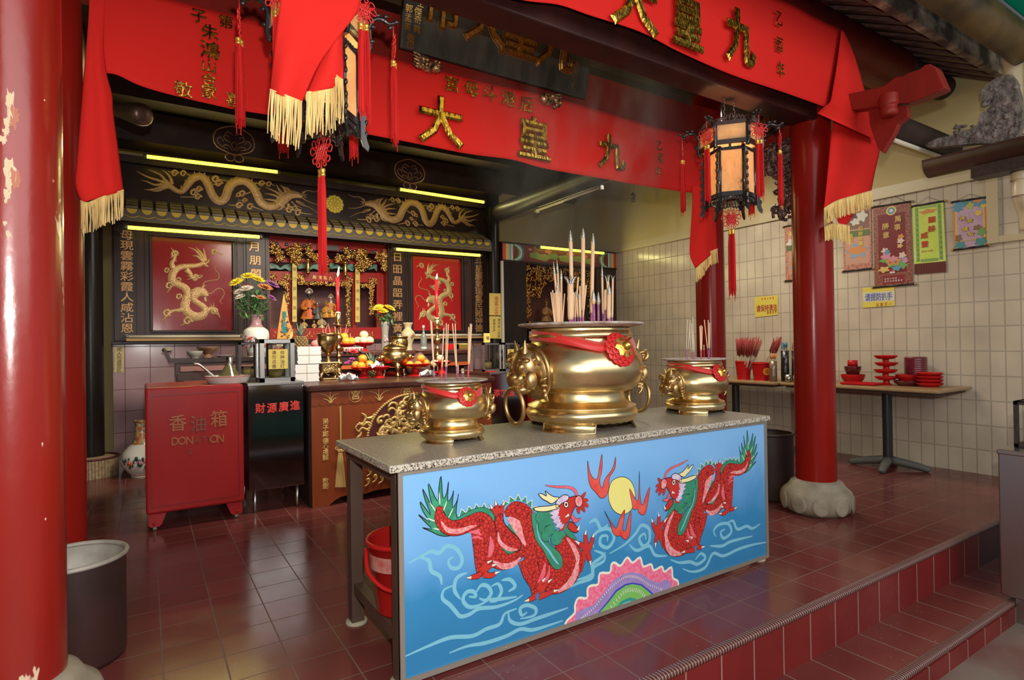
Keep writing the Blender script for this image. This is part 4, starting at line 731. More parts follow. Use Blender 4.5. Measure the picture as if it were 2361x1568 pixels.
# --- tube lamps
m_tubeY = mat('yellow_lamp_glow', (1, .9, .3), .4, emit=(1, .84, .05), es=2.8); m_tubeB = mat('bright_lamp_glow', (1, .95, .6), .4, emit=(1, .93, .36), es=9)
m_batt = mat('yellowed_batten', (.50, .40, .10), .45); m_cap = mat('brown_lamp_cap', (.16, .07, .04), .4); m_capm = mat('grey_lamp_end', (.20, .19, .17), .4, .5); m_tubeOff = mat('unlit_lamp_tube', (.75, .68, .52), .3)
def tube_lamp(a, b, r, label, m, name='tube_lamp', batt=True, power=0, grp=None):
    d = b-a; t = thing(name, label, 'lamp', a, group=grp); M = fr((0, 0, 0), d, V3((0, 0, 1)))   # x along the tube, z towards the hall
    ln = d.length; s = G().tube([(.03, 0, .035), (ln-.03, 0, .035)], r, m, 14, M=M); s.obj('lamp_tube', t)
    if batt: G().box((0, -.016, -.014), (ln, .020, .012), m_batt, M).obj('batten', t, bevel=.004)
    for x0, x1 in ((0, .034), (ln-.034, ln)): G().box((x0, -.022, -.014), (x1, .024, .035), m_cap if batt else m_capm, M).tube([((x0 if x0 else 0), 0, .035), (x1, 0, .035)], r*1.12, m_cap if batt else m_capm, 14, M=M).obj('end_cap', t)
    if power:
        o = lamp('lamp_glow', 'AREA', (0, 0, 0), power, (1, .90, .35), ln*.9, None, r*2); o.parent = t
        o.matrix_local = M @ Matrix.Translation((ln/2, 0, .035+r*1.3)) @ Matrix.Rotation(R(180), 4, 'X')
    return t
tube_lamp(pY(1049, 4, 2.78), pY(1512, 154, 2.78), .0165, 'bright yellow-white tube lamp slung below the front beam', m_tubeB, power=4)
# ================================================================== palace lanterns with knotted tassels
m_ebony = mat('lantern_ebony', (.018, .013, .013), .22, coat=.4); m_ebr = mat('lantern_brown_wood', (.05, .018, .014), .28, coat=.3)
m_pan = mat('painted_lantern_glass', (.62, .45, .28), .16, Transmission_Weight=0)
_v = noise(m_pan, 9, 5, .7, sc3=(1, 1, .5)); _r = ramp(m_pan, _v.outputs[0], [(.30, (.10, .07, .05)), (.38, (.60, .42, .24)), (.7, (.74, .58, .38))]); L(m_pan, _r.outputs[0], bsdf(m_pan).inputs['Base Color'])
_tr = N(m_pan, 'ShaderNodeBsdfTranslucent'); L(m_pan, _r.outputs[0], _tr.inputs[0]); _ms = N(m_pan, 'ShaderNodeMixShader'); _ms.inputs[0].default_value = .5
L(m_pan, bsdf(m_pan).outputs[0], _ms.inputs[1]); L(m_pan, _tr.outputs[0], _ms.inputs[2]); L(m_pan, _ms.outputs[0], m_pan.node_tree.nodes['Material Output'].inputs[0])
m_cord = mat('red_knot_cord', (.62, .022, .018), .4, coat=.1); m_tas = mat('red_tassel_silk', (.58, .020, .018), .7, spec=.1); vary(m_tas, (.46, .012, .012), (.66, .026, .022), 90, 2, (1, 1, .03)); m_bead = mat('gold_thread_band', (.80, .45, .08), .3, .7)
def lantern(loc, rz, label):
    t = thing('palace_lantern', label, 'lantern', loc, rz)
    C6 = lambda r, k: (r*math.cos(R(60*k+30)), r*math.sin(R(60*k+30)))
    def hexring(g, r, z0, z1, w, m):
        for k in range(6):
            a, b = C6(r, k), C6(r, k+1); d = V3((b[0]-a[0], b[1]-a[1], 0)); M = fr(((a[0]+b[0])/2, (a[1]+b[1])/2, (z0+z1)/2), d, (0, 0, 1)); g.cbox((0, 0, 0), (d.length+w*.6, z1-z0, w), m, M)
    for (r, z0, z1, nm, m) in ((.200, .475, .585, 'upper_pane', m_pan), (.155, .135, .425, 'lower_pane', m_pan)):
        for k in range(6):
            a, b = C6(r, k), C6(r, k+1); G().box((0, 0, 0), (0, 0, 0), m); d = V3((b[0]-a[0], b[1]-a[1], 0)); M = fr(((a[0]+b[0])/2, (a[1]+b[1])/2, (z0+z1)/2), d, (0, 0, 1))
            G().cbox((0, 0, 0), (d.length-.01, z1-z0, .003), m, M).obj(nm, t)
    g = G(); hexring(g, .200, .580, .605, .018, m_ebr); hexring(g, .200, .452, .480, .018, m_ebr)
    for k in range(6): x, y = C6(.200, k); g.tube([(x, y, .44), (x, y, .62)], .012, m_ebr, 8)
    g.obj('upper_frame', t)
    g = G(); hexring(g, .155, .420, .440, .016, m_ebony); hexring(g, .155, .110, .140, .016, m_ebony)
    for k in range(6): x, y = C6(.155, k); g.tube([(x, y, .06), (x, y, .45)], .0135, m_ebony, 8)
    g.obj('lower_frame', t)
    # openwork: crest on each upper edge, frieze under the eaves, apron below
    for nm_, r, z, h, n in (('openwork_crest', .200, .605, .05, 9), ('openwork_frieze', .165, .44, -.022, 8), ('openwork_apron', .155, .110, -.04, 8)):
        g = G()
        for k in range(6):
            a, b = C6(r, k), C6(r, k+1)
            for i in range(n):
                f = (i+.5)/n; hh = h*(1-abs(f-.5)*1.3) if h > 0 else h*(.45+abs(f-.5)); x, y = a[0]+(b[0]-a[0])*f, a[1]+(b[1]-a[1])*f; ux, uy = (b[0]-a[0])/n, (b[1]-a[1])/n
                g.tube(cr([(x-ux*.5, y-uy*.5, z), (x-ux*.3, y-uy*.3, z+hh*.7), (x+ux*.15, y+uy*.15, z+hh), (x+ux*.4, y+uy*.4, z+hh*.5), (x+ux*.1, y+uy*.1, z+hh*.35)], 3), .0045, m_ebr if h > 0 else m_ebony, 5)
        g.obj(nm_, t)
    # side wings along each lower post and a bracket arm above
    for k in range(6):
        g = G(); a = R(60*k+30); M = Matrix.Rotation(a, 4, 'Z')
        g.prism([(.168, .05), (.178, .02), (.20, .0), (.205, .02), (.195, .05), (.188, .10), (.195, .16), (.186, .22), (.193, .28), (.185, .34), (.178, .42), (.168, .42)], -.006, .006, m_ebony, M @ fr((0, 0, 0), (1, 0, 0), (0, 0, 1)))
        for j in range(7): g.ball((.192, 0, .08+.05*j), .009, m_ebony, 8, 6, M, (1, 1, 1.5))
        g.tube(cr([(.20, 0, .43), (.212, 0, .47), (.208, 0, .55), (.23, 0, .595), (.27, 0, .605), (.30, 0, .59), (.325, 0, .60)], 4), [.012]*13+[.011]*6+[.008]*6, m_ebony, 7, M=M)
        for q in ((.225, .565), (.25, .622), (.285, .622), (.305, .575), (.332, .605), (.222, .50)): g.ball((q[0], 0, q[1]), .012, m_ebony, 8, 6, M, (1.2, .7, .9))
        g.obj('corner_bracket', t)
    G().lathe([(0, .10), (.14, .10), (.14, .112), (0, .112)], m_ebony, 6, Matrix.Rotation(R(30), 4, 'Z')).obj('floor_plate', t); G().lathe([(0, .61), (.03, .61), (.02, .63), (0, .64)], m_ebony, 12).tube([(0, 0, .60), (0, 0, .76)], .004, m_ebony, 6).obj('hanging_hook', t)
    G().ball((0, 0, .30), .032, mat('lantern_bulb', (1, .8, .5), .5, emit=(1, .62, .25), es=14), 14, 9, None, (1, 1, 1.3)).tube([(0, 0, .33), (0, 0, .6)], .008, m_ebony, 6).obj('bulb', t)
    l = lamp('bulb_light', 'POINT', (0, 0, .30), 55, (1, .70, .36), .04); l.parent = t
    return t
def tassel_parts(t, sk=1.0, w=1., k2=True):
    g = G(); n = 4; s = .0105                                       # a woven diamond of cords with side loops
    for i in range(-n, n+1):
        a = (n-abs(i)*.55)*s*.9
        g.tube(cr([(i*s*.62-a*.5, -.003, -.062-a*.9), (i*s*.62, .005*(-1)**i, -.062), (i*s*.62+a*.5, -.003, -.062+a*.9)], 3), .0034, m_cord, 5)
        g.tube(cr([(i*s*.62+a*.5, .003, -.062-a*.9), (i*s*.62, -.005*(-1)**i, -.062), (i*s*.62-a*.5, .003, -.062+a*.9)], 3), .0034, m_cord, 5)
    for (x, z, lx, lz) in ((-.03, -.055, -.034, .004), (.03, -.055, .034, .004), (-.026, -.042, -.026, .022), (.026, -.042, .026, .022), (-.024, -.078, -.024, -.014), (.024, -.078, .024, -.014), (-.012, -.095, -.012, -.014), (.012, -.095, .012, -.014), (-.01, -.03, -.010, .018), (.01, -.03, .010, .018)):
        px, pz = -lz*.38, lx*.38; g.tube(cr([(x, 0, z), (x+lx*.7+px, .002, z+lz*.7+pz), (x+lx, 0, z+lz), (x+lx*.7-px, -.002, z+lz*.7-pz), (x, 0, z)], 4), .0028, m_cord, 5)
    g.tube([(0, 0, .045), (0, 0, -.02)], .003, m_cord, 5); g.tube([(0, 0, -.09), (0, 0, -.125)], .0035, m_cord, 5); g.obj('knot', t)
    offs = ((-.010, .004), (.011, -.004)) if k2 else ((0, 0),)
    h = G(); b = G(); rr = random.Random(3)
    for ox, oy in offs:
        b.lathe([(0, 0), (.0115, 0), (.012, -.006), (.0105, -.009), (.0105, -.017), (.012, -.02), (.0115, -.027), (0, -.027)], m_bead, 12, Matrix.Translation((ox, oy, -.12)))
        for k in range(34):
            a = rr.uniform(0, 6.28); r0 = .010*math.sqrt(rr.random()); e = .015*math.sqrt(rr.random())*w; l = sk*rr.uniform(.30, .345)*(1.12 if rr.random() < .12 else 1)
            h.tube([(ox+r0*math.cos(a), oy+r0*math.sin(a), -.145), (ox+e*math.cos(a)*.9, oy+e*math.sin(a)*.9, -.2), (ox+e*math.cos(a), oy+e*math.sin(a), -.145-l)], .0021, m_tas, 4, cap=False)
    b.obj('gold_band', t); h.obj('silk_strands', t)
t0 = None
def tassel(loc, label, rz, sc=1., grp=None):
    global t0
    if t0 is None: t0 = thing('knotted_tassel', label, 'tassel', loc, rz, grp); tassel_parts(t0); return t0
    return dup(t0, loc, rz, label, grp, scale=sc)
LZ = 2.215
LN = ((3.45, 2.55, LZ, R(-140), 'lit', ''), (.655, 2.55, LZ, R(-103), '', ''))
for i, (x, y, z, rz, _, _) in enumerate(LN):
    lt = lantern((x, y, z), rz, ('hexagonal dark wood lantern glowing before the red column' if i == 0 else 'hexagonal dark wood lantern half hidden by the hanging red banner end'))
    sd = ('by the column', 'behind the banner')[i]
    nm = ('front tassel', 'second tassel', 'third tassel', 'fourth tassel', 'fifth tassel', 'sixth tassel')
    for k in range(6):
        a = R(60*k+30)+rz; q = V3((x+.318*math.cos(a), y+.318*math.sin(a), z+.585-.045)); v = (q-CP); side = v.dot(CR)-(V3((x, y, z))-CP).dot(CR); dep = v.dot(_f)-(V3((x, y, z))-CP).dot(_f)
        w = ('near' if dep < 0 else 'far')+' '+('screen' if side < 0 else 'wall')
        lab = 'red knotted tassel, '+('near' if dep < -.12 else 'far' if dep > .12 else 'outer')+' arm, '+('altar' if side < 0 else 'steps')+' side of the lantern '+sd
        tassel(q, lab, a+R(90), 1.0, 'tassels of the lantern '+sd)
    tassel(V3((x, y, z+.10-.045)), 'long red tassel hanging under the middle of the lantern '+sd, R(-60), (1, 1, 1.25), 'tassels of the lantern '+sd)
    g = G()
    for dx in (-.06, .06):
        for j in range(9): zz = z+.63+j*.022; g.tube([(x+dx*(1-j*.02), y, zz-.012), (x+dx*(1-j*.02)+(.006 if j % 2 else 0), y+(0 if j % 2 else .006), zz), (x+dx*(1-j*.02), y, zz+.012)], .0028, m_capm, 5)
    tag(g.obj('hanging_chain'), 'thin steel chains holding the lantern '+sd, 'chain')
# ================================================================== the altar screen
YA = 7.75; MA = frY(YA)
m_scr = lacq('screen_dark_lacquer', (.038, .022, .020), (.026, .015, .014), .3, .08, None, .4); m_scr2 = lacq('screen_brown_board', (.055, .026, .022), (.038, .018, .016), .32, .08, None, .3)
m_relief = mat('gilt_relief', (.60, .38, .16), .38, .35); _v = N(m_relief, 'ShaderNodeTexVoronoi', feature='DISTANCE_TO_EDGE'); _v.inputs['Scale'].default_value = 75; _t = N(m_relief, 'ShaderNodeTexCoord'); L(m_relief, _t.outputs['Object'], _v.inputs[0]); _r = ramp(m_relief, _v.outputs['Distance'], [(0, (.22, .12, .05)), (.10, (.58, .36, .15)), (.5, (.70, .46, .20))]); L(m_relief, _r.outputs[0], bsdf(m_relief).inputs['Base Color']); bump(m_relief, _v.outputs['Distance'], .6, .006); m_gpaint = mat('gold_painted', (.60, .39, .13), .4, .3); m_gchar = mat('gold_brown_letter', (.46, .25, .10), .4, .3)
m_panr = lacq('panel_oxblood', (.26, .022, .024), (.22, .020, .022), .12, .02, None, .6); m_panr2 = lacq('panel_scarlet', (.44, .016, .014), (.38, .014, .014), .2, .02, None, .4)
def px(poly, M=MA): return pp(M, poly)
def at(x, y, Y=YA): p = pY(x, y, Y); return p.x, p.z
struct(G().box((-.30, YA, 0), (1.30, YA+.12, 1.40), m_atile).box((2.92, YA, 0), (4.55, YA+.12, 1.40), m_atile).box((1.30, YA, 0), (2.92, YA+.12, 1.40), m_atile), 'wall_screen', loc=(0, 0, 0))
struct(G().box((-.31, YA-.05, 1.40), (4.56, YA+.14, 1.435), m_scr), 'trim_6', bevel=.006)
bh = G()                                                             # dark boarding of the screen round its openings
for a, b, c, d in ((-.30, 1.43, .05, 3.02), (.05, 1.43, .94, 1.53), (.05, 2.67, .94, 3.02), (.94, 1.43, 1.33, 3.02), (1.33, 2.76, 2.90, 3.02), (2.90, 1.43, 3.23, 3.02), (3.23, 1.43, 4.08, 1.53), (3.23, 2.67, 4.08, 3.02), (4.08, 1.43, 4.52, 3.02)): bh.box((a, YA, b), (c, YA+.09, d), m_scr2)
for x in (-.062, .02, .975, 1.046, 1.30, 2.90, 3.165, 3.20, 4.10, 4.24): bh.box((x-.012, YA-.018, 1.435), (x+.012, YA+.01, 2.80), m_scr)
struct(bh, 'wall_screen_boards', loc=(0, 0, 0))
struct(G().box((-.6, YA+.02, 3.0), (4.6, YA+.14, 3.46), m_scr).box((-.6, YA-.06, 3.44), (4.6, YA+.10, 3.52), m_soot).box((-.6, YA-.30, 3.62), (4.6, YA+.1, 3.95), m_soot).box((-.6, YA-.6, 3.98), (4.6, YA-.3, 4.35), m_soot), 'beam', loc=(0, 0, 0))
# couplet boards
def couplet(x0, x1, z0, z1, chars, xs, ys, h, label, m=m_gchar, bold=.02):
    t = thing('couplet_board', label, 'sign', ((x0+x1)/2, YA-.014, z0)); G().box((-(x1-x0)/2, -.012, 0), ((x1-x0)/2, .012, z1-z0), m_scr).obj('board', t, bevel=.005)
    g = G(); M = frY(YA-.027)
    for i, c in enumerate(chars): tx(g, M, c, xs[0]+(xs[1]-xs[0])*i/max(1, len(chars)-1), ys[i] if len(ys) > 2 else ys[0]+(ys[1]-ys[0])*i/max(1, len(chars)-1), h, m, bold, 1.12, .002, .012)
    g.obj('gilt_characters', t, loc=t.location)
couplet(-.285, -.075, 1.44, 2.78, '母現雲霧彩霞人咸沾恩', (292, 293), (542, 757), 21, 'black couplet board of ten gilt characters at the end by the black column')
couplet(1.06, 1.285, 1.44, 2.78, '月朋朤', (587, 590), (569, 632), 21, 'black couplet board whose lower characters hide behind the big flower vase')
couplet(2.93, 3.135, 1.44, 2.78, '日昍晶㗊弄裡黃', (916, 917), (593, 757), 20, 'black couplet board with stacked sun characters beside the shrine')
couplet(4.26, 4.44, 1.44, 2.78, '斗星嚴氣瑞氣民賴神德', (1104, 1104), (603, 757), 17, 'black couplet board of ten dull gilt characters at the yellow notice end', m_gchar)
# dragons in gilt relief: strips raised from the board
zA = ZM(3.5636, 250, 380)
class Rel:
    def __init__(s, M, m, mirror=None): s.g = G(); s.M = M; s.m = m; s.mx = mirror
    def P(s, q, k=5): p = cr(px(zA(*q), s.M), k); return [(s.mx-x, y) for x, y in p] if s.mx is not None else p
    def s(s, q, w, z=.0, h=.010, k=5): sc = .00122; s.g.strip(s.P(q, k), [x*sc for x in w], z, s.m, s.M, h); return s
    def curl(s, x, y, r, tail=None, f=1):
        q = [(x+r*f, y), (x+r*.7*f, y-r*.7), (x, y-r), (x-r*.8*f, y-r*.5), (x-r*.8*f, y+r*.4), (x, y+r*.7), (x+r*.5*f, y+r*.2), (x+r*.1*f, y-r*.2)]
        if tail: q = [tail]+q
        s.s(q, [r*.35, r*.8, r*.85, r*.8, r*.7, r*.5], .002, .006, 3); return s
def long_dragon(M, mirror):
    r = Rel(M, m_relief, mirror)
    r.s([(470, 150), (520, 185), (565, 215), (610, 215), (650, 165), (690, 115), (745, 95), (790, 115), (822, 170), (850, 240), (890, 290), (930, 297), (965, 262), (985, 200), (1022, 150), (1080, 130), (1140, 142), (1192, 190), (1222, 245), (1252, 305), (1310, 340), (1375, 335), (1420, 300)], [70, 50, 44, 50, 60, 70, 72, 74, 74, 76, 76, 76, 78, 80, 82, 82, 82, 84, 84, 84, 80, 74, 60], 0, .016)
    for q in ([(225, 48), (280, 80), (350, 110), (420, 130), (490, 160)], [(325, 38), (380, 60), (430, 85), (460, 120), (500, 160)], [(440, 42), (480, 70), (510, 110), (520, 160)], [(262, 124), (320, 140), (380, 165), (440, 160), (490, 160)], [(290, 205), (370, 200), (430, 185), (480, 170)], [(330, 208), (400, 215), (450, 195), (500, 175)]): r.s(q, [3, 16, 22, 28, 40], .001, .010)
    for i, (x, y, dx, dy) in enumerate([(600, 190, -4, -22), (640, 140, -14, -18), (672, 95, -12, -20), (710, 75, -4, -22), (748, 68, 2, -22), (785, 80, 12, -20), (815, 110, 16, -16), (975, 205, -20, -10), (990, 165, -20, -14), (1020, 125, -14, -18), (1055, 102, -8, -22), (1095, 96, 2, -22), (1135, 102, 10, -20), (1172, 128, 16, -18), (1200, 160, 18, -14), (1230, 200, 20, -10), (950, 240, -20, -8), (835, 150, 20, -8)]): r.s([(x, y+4), (x+dx, y+dy)], [22, 3], .002, .006)
    r.s([(1395, 330), (1440, 275), (1490, 245), (1550, 248), (1595, 262)], [90, 110, 96, 66, 40], .004, .016)
    for q in ([(1440, 250), (1400, 200), (1380, 160)], [(1470, 235), (1440, 190), (1412, 165)], [(1430, 260), (1370, 220), (1290, 185)], [(1420, 280), (1360, 250), (1280, 235)], [(1415, 300), (1340, 290), (1270, 280)], [(1500, 225), (1470, 195), (1440, 180)], [(1440, 330), (1420, 360), (1380, 375)], [(1480, 320), (1470, 360), (1440, 370)]): r.s(q, [34, 24, 3], .002, .010)
    for q in ([(1590, 228), (1640, 212), (1690, 222), (1740, 212)], [(1595, 275), (1640, 300), (1690, 320), (1745, 330)], [(1540, 300), (1590, 330), (1650, 350), (1735, 405)]): r.s(q, [14, 10, 8, 3], .002, .006)
    for q in ([(1590, 240), (1620, 225)], [(1600, 250), (1635, 245)], [(1602, 262), (1632, 270)], [(1598, 275), (1618, 290)], [(1540, 295), (1590, 315), (1625, 345)], [(1500, 300), (1540, 335), (1590, 355)]): r.s(q, [16, 12, 2], .003, .008)
    for x, y, q, tl in ((545, 70, 24, (490, 55)), (615, 72, 22, (690, 95)), (880, 120, 26, (985, 135)), (905, 155, 24, (780, 165)), (700, 230, 24, (780, 200)), (735, 265, 22, (590, 265)), (745, 200, 20, (700, 195)), (1100, 240, 24, (1190, 215)), (1070, 250, 18, (1040, 265)), (1075, 335, 24, (985, 330)), (1165, 345, 24, (1270, 375)), (1120, 295, 18, (1060, 290)), (1260, 155, 22, (1200, 150)), (1320, 160, 20, (1370, 172)), (1490, 370, 26, (1440, 350)), (1560, 395, 24, (1665, 408)), (1530, 360, 20, (1590, 370))): r.curl(x, y, q, tl)
    return r.g
t = thing('dragon_beam', 'long dark lintel board above the altar with two gilt dragons facing a yellow disc', 'beam', (2.03, YA-.005, 3.0))
G().box((-2.36, -.02, .0), (2.40, .02, .40), m_scr, None).obj('board', t)
MB_ = frY(YA-.026); xs = px([(771, 471)], MB_)[0]
long_dragon(MB_, None).obj('gilt_dragon', t, loc=t.location); long_dragon(MB_, 2*xs[0]).obj('gilt_dragon', t, loc=t.location)
g = G(); m_sun = mat('yellow_disc', (.58, .38, .03), .6)
pts = []
for i in range(48): a = 2*math.pi*i/48; q = .118+.006*math.cos(12*a); pts.append((xs[0]+q*math.cos(a), xs[1]+q*1.0*math.sin(a)))
g.prism(pts, 0, .015, m_sun, MB_)
for i in range(16):
    for q, n in ((.095, 1), (.055, 2)):
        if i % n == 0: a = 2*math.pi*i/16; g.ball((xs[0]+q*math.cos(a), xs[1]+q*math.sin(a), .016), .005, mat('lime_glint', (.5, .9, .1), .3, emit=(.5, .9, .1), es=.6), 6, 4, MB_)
g.obj('yellow_disc', t, loc=t.location)
# tiled eave strip with swags
t = thing('tiled_eave', 'narrow tiled eave with yellow scallops running along the whole altar screen', 'eave', (2.03, YA, 2.8))
m_et = mat('olive_roof_tile', (.17, .125, .055), .5); vary(m_et, (.20, .15, .07), (.10, .07, .035), 6, 4); m_eg = mat('eave_groove', (.05, .035, .018), .6); m_ew = mat('eave_white_line', (.52, .45, .30), .6); m_scal = mat('scallop_yellow', (.60, .40, .02), .55); m_fas = mat('eave_fascia', (.10, .085, .07), .6)
y0, za, y1, zb = -.03, .215, -.30, .075; nn = 34; g = G(); h_ = G(); w_ = G()
for i in range(nn):
    xa, xb = -2.33+4.72*i/nn, -2.33+4.72*(i+.80)/nn
    g.add([(xa, y1, zb), (xb, y1, zb), (xb, y0, za), (xa, y0, za), (xa, y1, zb+.025), (xb, y1, zb+.025), (xb, y0, za+.025), (xa, y0, za+.025)], [(0, 3, 2, 1), (4, 5, 6, 7), (0, 1, 5, 4), (2, 3, 7, 6), (1, 2, 6, 5), (3, 0, 4, 7)], m_et)
    for f in (.28, .62): yy, zz = y1+(y0-y1)*f, zb+(za-zb)*f+.026; w_.add([(xa, yy, zz), (xb, yy, zz), (xb, yy+.010, zz+.006), (xa, yy+.010, zz+.006)], [(0, 1, 2, 3)], m_ew)
g.add([(-2.35, y1+.01, zb-.01), (2.39, y1+.01, zb-.01), (2.39, y0, za), (-2.35, y0, za)], [(0, 1, 2, 3)], m_eg)
g.obj('tile_courses', t); w_.obj('white_lines', t)
h_.box((-2.35, y1+.012, -.06), (2.39, y1+.035, zb), m_fas)
h_.obj('fascia', t)
s_ = G(); sw = G(); M = frY(y1+.010)
for i in range(nn):
    x = -2.33+4.72*(i+.4)/nn; s_.prism([(x+.048*math.cos(R(180+a)), zb-.005+.052*math.sin(R(180+a))) for a in range(0, 181, 15)], 0, .006, m_scal, M)
    sw.tube([(x-.07+.14*j/8, y1+.004, zb-.075-.022*math.sin(math.pi*j/8)) for j in range(9)], .0035, m_scal, 5)
s_.obj('scallops', t); sw.obj('swag_line', t)
# framed dragon panels
def tall_dragon(M, mirror, m):
    r = Rel(M, m, mirror)
    r.s([(790, 800), (740, 825), (670, 832), (600, 838), (550, 865), (522, 915), (530, 960), (580, 985), (630, 1012), (652, 1060), (640, 1110), (628, 1160), (650, 1210), (705, 1245), (765, 1240), (795, 1205), (780, 1165), (735, 1135), (702, 1105), (700, 1070), (740, 1050)], [36, 40, 46, 52, 60, 66, 66, 64, 66, 70, 74, 78, 80, 82, 78, 66, 54, 52, 56, 60, 60], 0, .010)
    for q in ([(655, 678), (710, 700), (750, 740), (780, 790)], [(715, 676), (750, 710), (775, 750), (790, 790)], [(780, 682), (790, 730), (798, 790)], [(690, 745), (735, 755), (775, 790)], [(735, 770), (760, 780), (785, 800)], [(830, 770), (815, 800), (790, 815)], [(825, 840), (805, 830), (780, 812)]): r.s(q, [3, 20, 26, 30], .001, .008)
    for q in ([(545, 860), (520, 815), (540, 775), (548, 740)], [(640, 860), (670, 890), (690, 925), (720, 920)], [(620, 1180), (585, 1195), (530, 1200), (490, 1225)], [(795, 1215), (830, 1185), (855, 1180), (880, 1215)]): r.s(q, [54, 40, 30, 34], .001, .008)
    for a in ((548, 740, 515, 680), (548, 740, 580, 740), (548, 745, 500, 765), (545, 760, 560, 800), (690, 925, 640, 910), (690, 930, 645, 945), (700, 930, 740, 950), (720, 915, 780, 905), (490, 1225, 430, 1290), (490, 1225, 520, 1185), (500, 1230, 530, 1255), (480, 1230, 520, 1245), (860, 1180, 835, 1140), (865, 1175, 865, 1135), (880, 1215, 925, 1260), (870, 1210, 905, 1190)): r.s([a[:2], a[2:]], [20, 3], .002, .006)
    r.s([(690, 1075), (735, 1045), (780, 1050), (815, 1080)], [90, 96, 80, 30], .003, .012)
    for q in ([(730, 1030), (690, 1030), (660, 1045)], [(760, 1025), (780, 1000), (800, 990)], [(700, 1080), (670, 1095), (640, 1080)], [(790, 1090), (800, 1120), (785, 1115)]): r.s(q, [30, 22, 4], .003, .008)
    r.s([(775, 1005), (790, 965), (850, 950), (900, 940), (908, 900), (880, 865), (878, 838), (895, 832)], [12, 10, 9, 9, 8, 8, 6, 4], .002, .005); r.s([(800, 1040), (840, 1058), (890, 1020), (930, 1020), (952, 1055), (935, 1095), (916, 1125), (940, 1143)], [12, 10, 9, 9, 8, 8, 6, 4], .002, .005)
    for x, y, q, tl in ((545, 735, 26, (518, 690)), (870, 720, 24, (940, 738)), (715, 930, 26, (775, 915)), (500, 995, 26, (480, 1050)), (580, 1085, 22, (610, 1105)), (480, 1220, 28, (435, 1285)), (650, 1285, 30, (590, 1320)), (690, 1270, 24, (740, 1270)), (870, 1205, 26, (915, 1255)), (480, 870, 20, (520, 870)), (575, 950, 20, (600, 945))): r.curl(x, y, q, tl)
    return r.g
for x0, x1, m, mr, lb in ((.05, .94, m_panr, None, 'framed oxblood panel with a coiled gilt dragon behind the donation box'), (3.23, 4.08, m_panr2, 4.13, 'framed scarlet panel with a coiled gilt dragon beside the yellow notices')):
    t = thing('dragon_panel', lb, 'panel', ((x0+x1)/2, YA, 1.53)); w = (x1-x0)/2
    G().box((-w, .03, 0), (w, .05, 1.14), m, None).obj('field', t)
    g = G()
    for a, b in (((-w, 0), (w, .03)), ((-w, 1.11), (w, 1.14)), ((-w, .03), (-w+.03, 1.11)), ((w-.03, .03), (w, 1.11))): g.box((a[0], -.02, a[1]), (b[0], .05, b[1]), m_scr)
    g.obj('frame', t, bevel=.006); tall_dragon(frY(YA+.029), mr, m_relief if not mr else mat('dull_gilt', (.46, .34, .14), .45, .35)).obj('gilt_dragon', t, loc=t.location)
# bat-shaped carved ornaments under the rafters, projecting floodlight
for pxx, pyy, s, lb in ((540, 325, 1, 'carved gilt cloud ornament hanging above the brightest altar lamp'), (945, 396, 1.0, 'carved gilt cloud ornament under the middle of the rear banner')):
    o = pY(pxx, pyy, 7.2); t = thing('carved_ornament', lb, 'carving', o); g = G(); f = G(); M = frY(0); k = .0046*s
    out = cr([(-46, -2), (-40, 18), (-22, 30), (0, 36), (22, 30), (40, 18), (46, -2), (38, -20), (16, -30), (0, -33), (-16, -30), (-38, -20)], 4, True)
    g.prism([(x*k, y*k) for x, y in out], -.02, 0, mat('carving_dark_red', (.05, .02, .016), .5), M); f.strip([(x*k, y*k) for x, y in out+[out[0]]], .014*s, .001, m_relief, M, .008)
    for sx in (1, -1):
        for q in ([(8, -6), (22, 2), (20, 12), (10, 8)], [(14, -22), (30, -16), (38, -4), (30, 4), (24, -6)], [(4, -26), (12, -14), (24, -14), (22, -22)], [(2, 14), (14, 20), (22, 14)], [(0, -24), (6, -10), (0, -2)]): f.strip(cr([(x*sx*k, y*k) for x, y in q], 4), [.008*s, .012*s, .006*s], .001, m_relief, M, .006)
        c = [(sx*(10+10*math.cos(a))*k, (-42+9*math.sin(a))*k) for a in [2*math.pi*i/16 for i in range(16)]]; g.prism(c, -.02, 0, MT['carving_dark_red'], M); f.strip(c+[c[0]], .012*s, .001, m_relief, M, .006)
    g.obj('carved_board', t); f.obj('gilt_scrolls', t)
t = thing('floodlight', 'brown tapered lamp housing jutting out beside the hanging banner end', 'lamp', pY(262, 252, 5.6)); d = pY(333, 266, 5.3)-t.location; M = Matrix.Translation((0, 0, 0)) @ d.to_track_quat('Z', 'Y').to_matrix().to_4x4()
G().lathe(cr([(.045, -.25), (.05, 0), (.07, d.length*.5), (.085, d.length*.85), (.07, d.length), (0, d.length*1.05)], 4), mat('brown_metal', (.16, .10, .08), .35, .6), 24, M).obj('housing', t)
for a, b, lb in (((330, 362), (645, 399), 'yellow tube lamp above the longer gilt dragon'), ((286, 525), (604, 548), 'yellow tube lamp over the oxblood dragon panel'), ((914, 437), (1117, 468), 'yellow tube lamp above the smaller gilt dragon'), ((905, 575), (1108, 590), 'yellow tube lamp over the scarlet dragon panel')):
    tube_lamp(pY(*a, 7.50), pY(*b, 7.50), .020, lb, m_tubeY, batt=False, power=7)
tube_lamp(pY(1238, 570, 7.38), pY(1392, 585, 7.38), .020, 'yellow tube lamp on the painted lintel of the side chapel', m_tubeY, batt=False, power=6)
tube_lamp(pX(1238, 488, 4.62), pX(1390, 432, 4.62), .016, 'unlit white tube lamp on the slanting aisle beam', m_tubeOff, batt=False)
